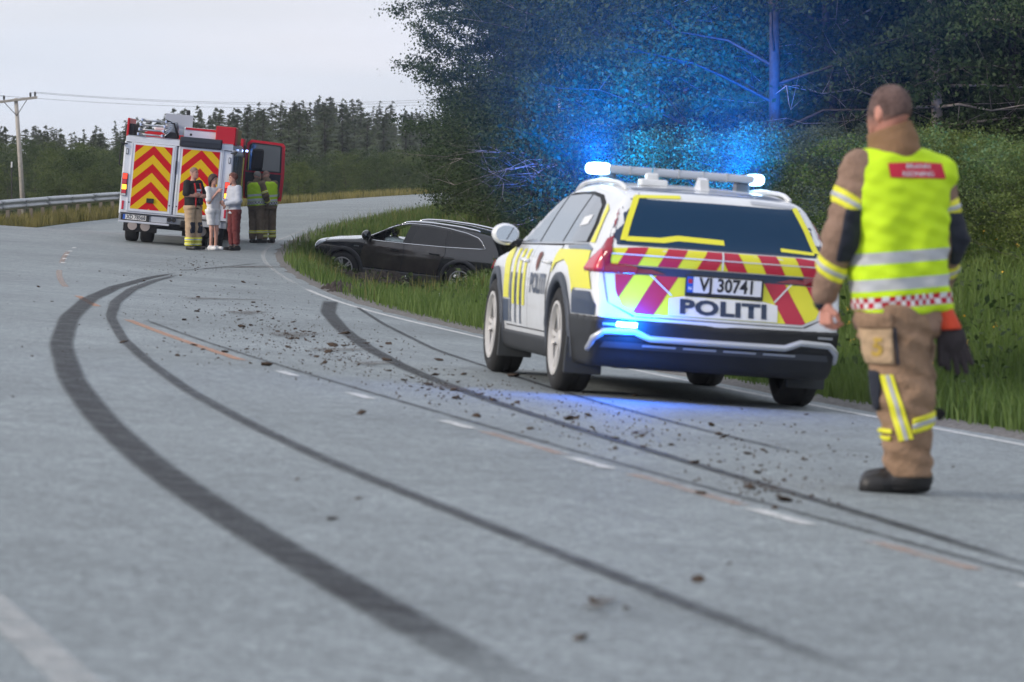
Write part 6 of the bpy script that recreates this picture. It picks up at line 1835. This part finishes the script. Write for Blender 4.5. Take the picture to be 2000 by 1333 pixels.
# undergrowth along the foot of the wood
LS = {0: 'green leafy shrub at the foot of the roadside wood', 1: 'bright green leafy shrub on the bank beside the road', 2: 'grey green willow shrub beside the police car'}
n = 0
for _ in range(4000):
    y = rng.uniform(27, 132); v = rng.uniform(4.2, 11) if y < 60 else rng.uniform(5.0, 10); x = float(xin(y)) + v
    if 70 < y < 102 and v < 9.0: continue
    px = 1000 + FPX * x / y
    if px < 930 or px > 2120: continue
    if y < 84 and px - 1.9 * FPX / y < 1010: continue
    if not free(x, y, 1.0 + .008 * y): continue
    sh = rng.uniform(.75, 1.25)
    if y < 62:
        room = ZC + (HOR - (232 + 95 * rng.uniform())) / FPX * y - G(x, y)
        sh = min(sh, room / 2.75)
        if sh < .42: continue
    placed.append((x, y)); n += 1
    i = 2 if 1560 < px < 1760 and y < 60 else (1 if (px > 1640 and y < 62) else 0)
    plant(SHRUB[i], x, y, sh, (LS[i] if i else 'green leafy shrub at the foot of the wood %s' % ('behind the black car' if px < 1130 else 'behind the police car' if px < 1620 else 'beside the lime vest wearer')), 'shrub',
          ('shrubs under the wood, zone %s' % ('ditch' if px < 1130 else 'police car' if px < 1620 else 'bank')) if i == 0 else ['', 'bright shrubs on the bank', 'willow shrubs by the police car'][i], rng, sxy=1.15)
    if n >= 95: break
for k in range(30):
    y = 29 + 20 * ((k * 7) % 30) / 30 + rng.uniform(-.4, .4); px = 1700 + 380 * k / 29 + rng.uniform(-15, 15); x = (px - 1000) / FPX * y
    if x - float(xin(y)) < 4.0: continue
    sh = min(rng.uniform(.6, .95), (ZC + (HOR - 262 - 50 * rng.uniform()) / FPX * y - G(x, y)) / 2.75)
    if sh < .35: continue
    plant(SHRUB[1], x, y, sh, LS[1], 'shrub', 'bright shrubs on the bank', rng, sxy=1.2)
for (px, s, z) in ((945, 63, 1.0), (968, 66, 1.1), (985, 69, 1.2), (1010, 70, 1.2), (930, 58, .9), (1040, 71, 1.2), (955, 60, 1.2), (1075, 74, 1.2)):
    plant(SHRUB[0], (px - 1000) / s, FPX / s, z, 'low leafy shrub on the bank behind the black car', 'shrub', 'shrubs behind the black car', rng, sxy=1.2)

# far side: low wood behind the rail, then the spruce ridge
def xout(y): return float(xu(8.4, min(y, 190))) + max(0, y - 190) * .31
def zone(px):
    return 'beyond the guardrail beside the power pole' if px < 235 else ('behind the fire engine' if px < 560 else 'across the road at the far bend')
n = 0; far = []
for _ in range(6000):
    y = rng.uniform(142, 235); px = rng.uniform(-70, 890); x = (px - 1000) / FPX * y
    if x > xout(y) - 3.0 - (0 if y > 150 else 2): continue
    if -40 < px < 105 and y < 200: continue
    if any((x - a) ** 2 + (y - b) ** 2 < 2.1 ** 2 for a, b in far): continue
    far.append((x, y)); n += 1
    top = np.interp(px, [-60, 150, 300, 560, 640, 760, 860], [262, 270, 282, 296, 290, 284, 272]) + rng.uniform(-14, 40)
    if rng.uniform() < .3: top += 30
    hgt = ZC + (HOR - top) / FPX * y - G(x, y)
    i = int(rng.choice([0, 0, 1, 1, 2])) if px > 540 else int(rng.choice([0, 0, 1]))
    if i == 2 and not (px > 740 or 540 < px < 640): i = 0
    plant(FARB[i], x, y, max(.35, hgt / 7.7), '%s %s broadleaf tree %s' % ('tall' if hgt > 5.2 else 'low', ['olive green', 'dull green', 'bright green'][i], zone(px)), 'tree',
          '%s %s trees %s' % ('tall' if hgt > 5.2 else 'low', ['olive', 'dull green', 'bright'][i], zone(px)), rng)
    if n >= 150: break
n = 0; sp = []
for _ in range(6000):
    y = rng.uniform(255, 430); px = rng.uniform(-60, 900); x = (px - 1000) / FPX * y
    if any((x - a) ** 2 + (y - b) ** 2 < 2.6 ** 2 for a, b in sp): continue
    sp.append((x, y)); n += 1
    top = np.interp(px, [-60, 30, 100, 180, 260, 300, 330, 440, 560, 640, 690, 715, 740, 780, 860], [232, 235, 242, 246, 218, 222, 206, 196, 190, 180, 184, 205, 190, 200, 215]) + abs(rng.normal()) * 17 + (430 - y) * .09
    hgt = ZC + (HOR - top) / FPX * y - G(x, y)
    plant(SPR[int(rng.integers(3))], x, y, hgt / 12.0, '%s dark spruce on the far ridge %s' % ('tall' if hgt > 10.5 else 'short', zone(px)), 'tree', '%s spruces %s' % ('tall' if hgt > 10.5 else 'short', zone(px)), rng, sxy=rng.uniform(.65, .95) * 12.0 / max(hgt, 6))
    if n >= 295: break

# ---- grass
def grass(name, pts, h, w, rng, m, label, lean=.45):
    n = len(pts)
    h = h * rng.uniform(.5, 1.25, n); a = rng.uniform(0, 6.283, n); ww = w * rng.uniform(.7, 1.3, n)
    s = np.stack([np.cos(a), np.sin(a), np.zeros(n)], 1) * ww[:, None] * .5
    a2 = a + rng.normal(1.57, .8, n); l = lean * rng.uniform(.2, 1.2, n) * h
    ld = np.stack([np.cos(a2), np.sin(a2), np.zeros(n)], 1) * l[:, None]
    up = np.array([0, 0, 1.0])
    V = np.empty((n, 5, 3))
    V[:, 0] = pts - s; V[:, 1] = pts + s
    V[:, 2] = pts + s * .8 + ld * .3 + up * (h * .58)[:, None]; V[:, 3] = pts - s * .8 + ld * .3 + up * (h * .58)[:, None]
    V[:, 4] = pts + ld + up * h[:, None]
    b = np.arange(n)[:, None] * 5
    F = np.concatenate([b + [[0, 1, 2]], b + [[0, 2, 3]], b + [[3, 2, 4]]])
    pn = np.clip(.5 + .28 * np.sin(pts[:, 0] * 1.3 + 1.7 * np.sin(pts[:, 1] * .5)) * np.sin(pts[:, 1] * 1.1) + rng.normal(size=n) * .18, 0, 1)
    o = link(name, tinted(name, V.reshape(-1, 3), F, np.repeat(pn, 5)), m)
    return tag(o, label, 'grass', kind='stuff')
M_gr1 = leaf_mat('verge_grass', (.056, .112, .020), (.148, .215, .050), transl=.35)
M_gr2 = leaf_mat('tall_dry_grass', (.12, .12, .03), (.34, .29, .10), transl=.35)
SCAR = [P(715, 556, 100), P(770, 556, 100), P(620, 572, 108)]
def scatter(n, y0, y1, v0, v1, rng, p=1.0):
    y = rng.uniform(y0, y1, n); v = v0 + (v1 - v0) * rng.uniform(0, 1, n) ** p
    x = xin(y) + (v + .25) / cosphi(y)
    px = 1000 + FPX * x / y
    k = (px < 2080) & (px > -60)
    k &= (v > .75) | (rng.uniform(0, 1, n) < (v / .75) ** 1.5)
    # kept clear under the black car
    return np.stack([x, y, ground(x, y)], 1)[k]
g1 = np.concatenate([scatter(60000, 17, 36, .12, 6, rng, 1.2), scatter(30000, 36, 50, .12, 6, rng, 1.2)])
g2 = np.concatenate([scatter(70000, 50, 76, .12, 9, rng, 1.25), scatter(45000, 76, 104, .12, 11, rng), scatter(30000, 104, 146, .12, 7, rng)])
_bm = black_car.matrix_world.inverted()
def keep_clear(p):
    R = np.array(_bm.to_3x3()); t = np.array(_bm.translation)
    q = p @ R.T + t
    return p[~((np.abs(q[:, 0]) < 2.45) & (np.abs(q[:, 1]) < .90))]
g2 = keep_clear(g2)
def off_scar(p):
    k = np.ones(len(p), bool)
    for c in SCAR_XY: k &= ((p[:, 0] - c[0]) / c[2]) ** 2 + ((p[:, 1] - c[1]) / c[3]) ** 2 > 1
    return p[k]
_a, _b2, _c2 = on_ground(735, 562), on_ground(770, 560), on_ground(640, 566)
_c2 = Vector((float(xin(_c2.y)) + .9, _c2.y, 0))
SCAR_XY = [(_a.x, _a.y - .8, .95, 4.2), (_b2.x, _b2.y - .5, .8, 3.5), (_c2.x, _c2.y, .5, 2.4)]
g2 = off_scar(g2)
tall = rng.uniform(0, 1, len(g2)) < .035
grass('verge_grass', g1, .30, .011, rng, M_gr1, 'long green roadside grass on the bank beside the police car')
grass('ditch_grass', g2[~tall], .26, .016, rng, M_gr1, 'long green grass around the ditch and the black car')
grass('seeding_grass', g2[tall], .42, .014, rng, M_gr2, 'pale seeding grass stalks standing above the ditch grass', .25)
n = 26000
y = rng.uniform(84, 150, n); u = 8.15 + 5 * rng.uniform(0, 1, n) ** 1.3; x = xu(u, y)
grass('rail_grass', np.stack([x, y, ground(x, y)], 1), .42, .022, rng, M_gr2, 'tall yellowing grass along the foot of the guardrail', .3)
n = 9000
y = rng.uniform(120, 178, n); u = 8.0 + 3 * rng.uniform(0, 1, n); x = xu(u, y)
grass('far_verge_grass', np.stack([x, y, ground(x, y)], 1), .35, .03, rng, M_gr2, 'dry grass fringe beyond the far bend of the road', .3)
# broad-leaved weeds in the verge
def weeds(name, n, y0, y1, v0, v1, size, m, label, cat):
    p = scatter(n, y0, y1, v0, v1, rng)
    C = np.repeat(p, 14, axis=0) + rng.normal(size=(len(p) * 14, 3)) * np.array([.12, .12, .09]) + np.array([0, 0, .22])
    return tag(link(name, leaves_mesh(name, C, size, rng, flat=.8), m), label, cat, kind='stuff')
weeds('verge_weeds', 420, 19, 48, .9, 6, .07, M_leafm, 'low leafy weeds among the grass of the bank', 'weeds')
weeds('ditch_weeds', 320, 50, 84, 1.0, 7, .085, M_leafm, 'low leafy weeds among the grass of the ditch', 'weeds')
def blooms(name, n, y0, y1, v0, v1, m, r, hz, label):
    p = scatter(n, y0, y1, v0, v1, rng); p[:, 2] += hz * rng.uniform(.7, 1.2, len(p))
    C = np.repeat(p, 5, axis=0) + rng.normal(size=(len(p) * 5, 3)) * r * .5
    return tag(link(name, leaves_mesh(name, C, r, rng, flat=.8, aspect=.95), m), label, 'flowers', kind='stuff')
blooms('yellow_wildflowers', 170, 19, 40, 1.0, 5.5, mat('petal_yellow', (.75, .42, .02), .6), .018, .42, 'small yellow wildflowers dotted over the grass bank')
blooms('white_wildflowers', 16, 44, 66, .8, 3.5, mat('petal_white', (.66, .68, .64), .6), .028, .34, 'small white wildflowers beside the asphalt near the ditch')

# ------------------------------------------------------------------ torn earth, mud on the road
M_soil = mat('dark_torn_soil', (.018, .012, .009), .95, col2=(.050, .034, .024), vscale=9, bump=1.0, bscale=22, detail=8)
def soil(name, label, cx, cy, rx, ry, hgt, seed):
    r_ = np.random.default_rng(seed)
    n = 34
    g = np.linspace(-1, 1, n); A, B = np.meshgrid(g, g, indexing='ij')
    X, Y = cx + A * rx, cy + B * ry
    rr = np.sqrt(A * A + B * B) + .12 * np.sin(5 * np.arctan2(B, A) + seed) + .08 * np.sin(9 * np.arctan2(B, A))
    bump = np.clip(1 - rr, -.2, 1)
    Z = ground(X, Y) + hgt * _sm(bump * 1.6) + np.where(bump > 0, r_.normal(size=A.shape) * .035, 0) - np.where(bump <= 0.02, .06, 0)
    i = np.arange(n * n).reshape(n, n)
    Q = np.stack([i[:-1, :-1], i[1:, :-1], i[1:, 1:], i[:-1, 1:]], -1).reshape(-1, 4)
    tag(link(name, npmesh(name, np.stack([X, Y, Z], -1).reshape(-1, 3), Q), M_soil), label, 'soil', kind='structure')
soil('torn_soil', 'dark torn soil bank in the grass beside the black car', _a.x, _a.y, 1.0, 3.4, .30, 1)
soil('torn_soil', 'smaller scrape of dark soil at the asphalt edge', _c2.x, _c2.y, .6, 2.4, .12, 2)

def clod_mesh(seed):
    r_ = np.random.default_rng(seed)
    bm = bmesh.new(); bmesh.ops.create_icosphere(bm, subdivisions=1, radius=.5)
    for v in bm.verts:
        v.co *= 1 + r_.normal() * .30; v.co.z *= .5
    me = bpy.data.meshes.new('clod'); bm.to_mesh(me); bm.free()
    me.materials.append(mat('mud_clod', (.035, .022, .015), .95, col2=(.075, .050, .034), vscale=5))
    return me
CL = [clod_mesh(i) for i in range(6)]
rng = np.random.default_rng(21)
band = [(380, 520, 34, 9), (300, 530, 60, 12), (560, 535, 60, 10), (450, 600, 90, 26), (540, 650, 60, 30), (640, 680, 70, 26), (720, 700, 60, 24), (830, 745, 50, 20), (900, 770, 50, 16), (1000, 760, 70, 26), (1150, 815, 60, 22), (1230, 845, 70, 22), (1420, 870, 110, 40), (1480, 960, 60, 18), (1560, 900, 90, 40), (420, 690, 60, 14), (250, 620, 120, 50)]
wts = np.array([34, 14, 14, 40, 44, 46, 22, 20, 14, 12, 16, 12, 14, 8, 8, 8, 10], float); wts /= wts.sum()
def on_road_px(x, y):
    p = on_ground(x, y)
    if p is None: return None
    u = float(uof(p.x, p.y))
    if not (.05 < u < 7.6): return None
    return Vector((p.x, p.y, float(zroad(p.x, p.y)) + .004))
big = [(652, 678, 26), (640, 690, 20), (612, 660, 14), (700, 715, 14), (850, 735, 18), (830, 752, 18), (885, 765, 22), (1150, 815, 20), (1240, 848, 18), (1412, 857, 20), (1465, 958, 34), (1355, 908, 28), (1550, 970, 14), (1520, 972, 18), (1405, 905, 12), (1158, 1180, 34), (1222, 1193, 22), (1365, 1140, 34), (650, 1018, 26), (700, 978, 18), (1135, 1253, 40), (440, 690, 16), (706, 811, 26), (560, 655, 18), (580, 540, 14), (475, 553, 14), (75, 562, 10), (346, 697, 14), (1690, 905, 9), (1862, 915, 9), (1575, 812, 13), (470, 640, 20), (1425, 1105, 16), (580, 940, 14), (25, 777, 9), (240, 672, 20), (1370, 968, 24), (1085, 800, 10)]
items = [(x, y, w) for x, y, w in big]
while len(items) < 285:
    i = rng.choice(len(band), p=wts); cx, cy, sx, sy = band[i]
    x, y = cx + rng.normal() * sx, cy + rng.normal() * sy
    items.append((x, y, None))
k = 0
for x, y, w in items:
    p = on_road_px(x, y)
    if p is None: continue
    S = FPX / p.y
    d = (.8 * w / S) if w else float(np.clip(rng.lognormal(-3.5, .42), .016, .09))
    o = bpy.data.objects.new('mud_clod', CL[k % 6]); COL.objects.link(o); k += 1
    o.location = p + Vector((0, 0, d * .16)); o.rotation_euler = (rng.normal() * .2, rng.normal() * .2, rng.uniform(0, 6.28))
    o.scale = (d * rng.uniform(.8, 1.3), d * rng.uniform(.8, 1.3), d * rng.uniform(.5, .9))
    tag(o, 'small clod of dark mud thrown onto the asphalt', 'mud clod', 'mud clods on the road')
# soil pressed thin into the asphalt
M_smear = worn_mat('mud_smear', (.095, .072, .054), .40, 6, .2, streak=True)
for (x, y, w, l) in ((470, 612, .5, 2.2), (560, 655, .5, 2.0), (650, 685, .45, 1.4), (420, 585, .5, 2.5), (720, 712, .35, 1.0), (870, 760, .3, .9), (900, 525, .4, 3.0), (500, 522, .6, 3.5), (1240, 846, .2, .6), (1470, 955, .22, .6), (1150, 1185, .15, .4)):
    p = on_road_px(x, y)
    if p is None: continue
    a = rng.uniform(-.5, .5)
    strip('mud_smear', [(p.x - math.sin(a) * l / 2, p.y - math.cos(a) * l / 2), (p.x, p.y), (p.x + math.sin(a + .3) * l / 2, p.y + math.cos(a + .3) * l / 2)], [w * .5, w, w * .4], .015, M_smear, road)
# crumbs too small to pick apart
Vs, Fs = [], []
tet = np.array([[0, 0, .6], [.5, 0, 0], [-.25, .43, 0], [-.25, -.43, 0]])
for _ in range(1700):
    i = rng.choice(len(band), p=wts); cx, cy, sx, sy = band[i]
    p = on_road_px(cx + rng.normal() * sx * 1.05, cy + rng.normal() * sy * 1.05)
    if p is None: continue
    d = rng.uniform(.008, .022); b = len(Vs)
    a = rng.uniform(0, 6.28); R = np.array([[math.cos(a), -math.sin(a), 0], [math.sin(a), math.cos(a), 0], [0, 0, 1]])
    for v in tet @ R.T * d: Vs.append((p.x + v[0], p.y + v[1], p.z + v[2]))
    Fs += [(b, b + 1, b + 2), (b, b + 2, b + 3), (b, b + 3, b + 1)]
tag(link('mud_crumbs', pymesh('mud_crumbs', Vs, Fs), mat('mud_clod')), 'fine mud crumbs sprinkled over the asphalt', 'mud', kind='stuff')

# ------------------------------------------------------------------ guardrail
M_zinc = mat('galvanised_steel', (.40, .43, .46), .45, .65, col2=(.52, .54, .56), vscale=3)
M_post = mat('weathered_post', (.16, .13, .11), .8, col2=(.24, .20, .17), vscale=6)
rail = empty('guardrail', (float(xu(8.75, 100)), 100, G(float(xu(8.75, 100)), 100)), None, 'galvanised steel guardrail on posts along the outer side of the bend', 'guardrail')
o0 = Vector(rail.location)
prof = [(0, .31), (-.02, .30), (-.08, .25), (-.08, .21), (-.02, .165), (-.02, .145), (-.08, .10), (-.08, .06), (-.02, .01), (0, 0)]   # (towards the road is minus u)
ys = np.arange(58, 132, 4.0)
for i, y0 in enumerate(ys[:-1]):
    V, F = [], []
    seg = np.linspace(y0 - .12, y0 + 4.12, 7)
    for y in seg:
        zb = float(zroad(xu(7.9, y), y)) + .50 + (.006 if i % 2 else 0)
        for du, dz in prof:
            u = 8.75 + du - (.006 if i % 2 else 0)
            V.append((float(xu(u, y)) - o0.x, y - o0.y, zb + dz - o0.z))
    np_ = len(prof)
    F = [(a * np_ + b, a * np_ + b + 1, (a + 1) * np_ + b + 1, (a + 1) * np_ + b) for a in range(6) for b in range(np_ - 1)]
    o = link('rail_beam', pymesh('rail_beam', V, F), M_zinc, rail, True)
    md = o.modifiers.new('t', 'SOLIDIFY'); md.thickness = .006
    bb = MB()
    for dz in (.08, .23):
        p = (float(xu(8.66, y0)) - o0.x, y0 - o0.y, float(zroad(xu(7.9, y0), y0)) + .50 + dz - o0.z)
        bb.box(p, (.03, .03, .03), bev=.006)
    bb.build('joint_bolt', M_post, o)
for y in np.arange(58, 130.1, 2.0):
    x = float(xu(8.86, y)); zb = float(zroad(xu(7.9, y), y))
    b = MB(); b.box((x - o0.x, y - o0.y, zb + .17 - o0.z), (.11, .055, 1.14), bev=.006); b.box((x + .055 - o0.x, y - o0.y, zb + .65 - o0.z), (.05, .09, .22), bev=.006)
    b.build('post', M_post, rail)
# snow stake behind the rail
x, y = float(xu(10.2, 112)), 112.0; z = G(x, y)
st = empty('snow_stake', (x, y, z), None, 'thin dark snow stake with white top behind the guardrail', 'stake')
MB().tube([(0, 0, -.1), (.01, 0, 2.0)], .022, 6).build('shaft', M_black, st); MB().tube([(.01, 0, 1.98), (.012, 0, 2.16)], .028, 6).build('cap', mat('stake_white', (.7, .7, .7), .6), st)

# ------------------------------------------------------------------ power line
S = 36.0
base = P(49, 0, S); base.z = G(base.x, base.y)
top = P(31, 192, S)
pole = empty('power_pole', base, None, 'leaning grey wooden power pole with crossarm beyond the guardrail', 'power pole')
M_wood = mat('grey_pole_wood', (.34, .31, .28), .85, col2=(.46, .42, .38), vscale=5, bump=.4, bscale=20)
tt = top - base
MB().tube([(0, 0, -.5), tt * .5, tt], [.145, .125, .105], 12).build('shaft', M_wood, pole, True)
ax = Vector((1, .15, .13)).normalized()
ac = tt * .985 + Vector((0, -.14, 0))
q = ax.to_track_quat('X', 'Z').to_matrix()
MB().box(ac, (2.35, .11, .14), rot=q, bev=.01).build('crossarm', M_wood, pole)
for s in (-1, 1):
    MB().tube([ac + ax * s * .62 + Vector((0, -.02, -.05)), tt * .985 + (-tt).normalized() * .85 + Vector((0, -.12, 0))], .022, 6).build('brace', M_black, pole)
ends = []
for a in (-.95, -.28 - .35, .80, 1.05):
    p = ac + ax * a
    MB().lathe([(.0, .05), (.03, .05), (.035, .10), (.062, .12), (.05, .16), (.066, .18), (.05, .23), (.066, .25), (.04, .31), (0, .32)], 10, 'Z', tuple(p)).build('insulator', M_black, pole, True)
    ends.append(base + p + Vector((0, 0, .30)))
for i, (e, ty_) in enumerate(zip((ends[3], ends[2], ends[1]), (164, 170, 176))):
    f = P(1180, ty_, 30.0)
    pts = [e.lerp(f, t) - Vector((0, 0, .9 * 4 * t * (1 - t))) for t in np.linspace(0, 1, 25)]
    w = MB().tube([p - e for p in pts], .008, 4, cap=False).build('power_wire', mat('wire_grey', (.10, .11, .13), .6)); w.location = e
    tag(w, ['upper power wire strung from the leaning pole', 'middle power wire strung from the leaning pole', 'lower power wire strung from the leaning pole'][i], 'wire')
for i, e in enumerate(ends[:2]):
    f = e + Vector((-14, -3, -.1 + i * .5))
    w = MB().tube([Vector((0, 0, 0)), (f - e) * .5 - Vector((0, 0, .12)), f - e], .016, 4, cap=False).build('power_wire', mat('wire_grey')); w.location = e
    tag(w, ['outer wire leaving the crossarm away from the wood', 'inner wire leaving the crossarm away from the wood'][i], 'wire')

# ------------------------------------------------------------------ red house glimpsed through the wood
hx, hy = (1470 - 1000) / 45, FPX / 45
hz = G(hx, hy) + .4
hs = empty('red_house', (hx, hy, hz), (0, 0, .25), 'red timber house with grey roof glimpsed through the wood', 'house')
M_redw = mat('red_timber', (.36, .045, .035), .8, var=.15, vscale=6)
wl = MB().box((0, 0, 2.0), (9, 7, 4.8)).build('wall', M_redw, hs)
for i in range(30):
    MB().box((-4.35 + i * .3, -3.515, 2.0), (.03, .03, 4.7)).build('batten', M_redw, wl)
rf = MB(); rf.prism([(-4.9, -3.9, 4.25), (-4.9, 0, 6.6), (-4.9, 3.9, 4.25), (-4.9, 3.9, 4.05), (-4.9, 0, 6.4), (-4.9, -3.9, 4.05)], (9.8, 0, 0)); rf.build('roof', mat('roof_grey', (.30, .31, .34), .6), hs)
MB().prism([(-4.4, -3.4, 4.3), (-4.4, 0, 6.3), (-4.4, 3.4, 4.3)], (8.8, 0, 0)).build('gable', M_redw, hs)
M_trim = mat('white_house_trim', (.74, .75, .76), .6)
for x in (-2.8, -.6, 1.6, 3.4):
    w = MB().box((x, -3.53, 3.0), (1.1, .06, 1.3)).build('window', M_trim, hs)
    MB().box((x, -3.565, 3.0), (.92, .02, 1.12)).build('pane', mat('house_pane', (.30, .36, .42), .1, coat=.5), w)
    MB().box((x, -3.58, 3.0), (.05, .02, 1.12)).build('glazing_bar', M_trim, w)
MB().box((0, -3.75, 4.12), (9.7, .05, .2)).build('eaves_board', M_trim, hs)

# ------------------------------------------------------------------ even thin haze, added to carry the beacon glow; also fades the far ridge
_gb = np.empty(len(terrain.data.vertices) * 3, np.float32); terrain.data.vertices.foreach_get('co', _gb); _gb = _gb.reshape(-1, 3)
_lo, _hi = _gb.min(0) - np.array([20, 60, 1.0]), _gb.max(0) + np.array([20, 20, 0]); _hi[2] = 30.0
hz = MB().box(tuple((_lo + _hi) / 2), tuple(_hi - _lo)).build('haze', None)  # haze box added to carry the beacon glow
hm = bpy.data.materials.new('added_thin_haze'); hm.use_nodes = True
hm.node_tree.nodes.clear()
_o = hm.node_tree.nodes.new('ShaderNodeOutputMaterial'); _v = hm.node_tree.nodes.new('ShaderNodeVolumePrincipled')
_v.inputs['Color'].default_value = (.86, .90, .96, 1); _v.inputs['Density'].default_value = .00025; _v.inputs['Anisotropy'].default_value = 0.0
hm.node_tree.links.new(_v.outputs[0], _o.inputs['Volume'])
hz.data.materials.append(hm)
tag(hz, 'thin pale haze added over the road and woods for beacon glow', 'haze', kind='stuff')
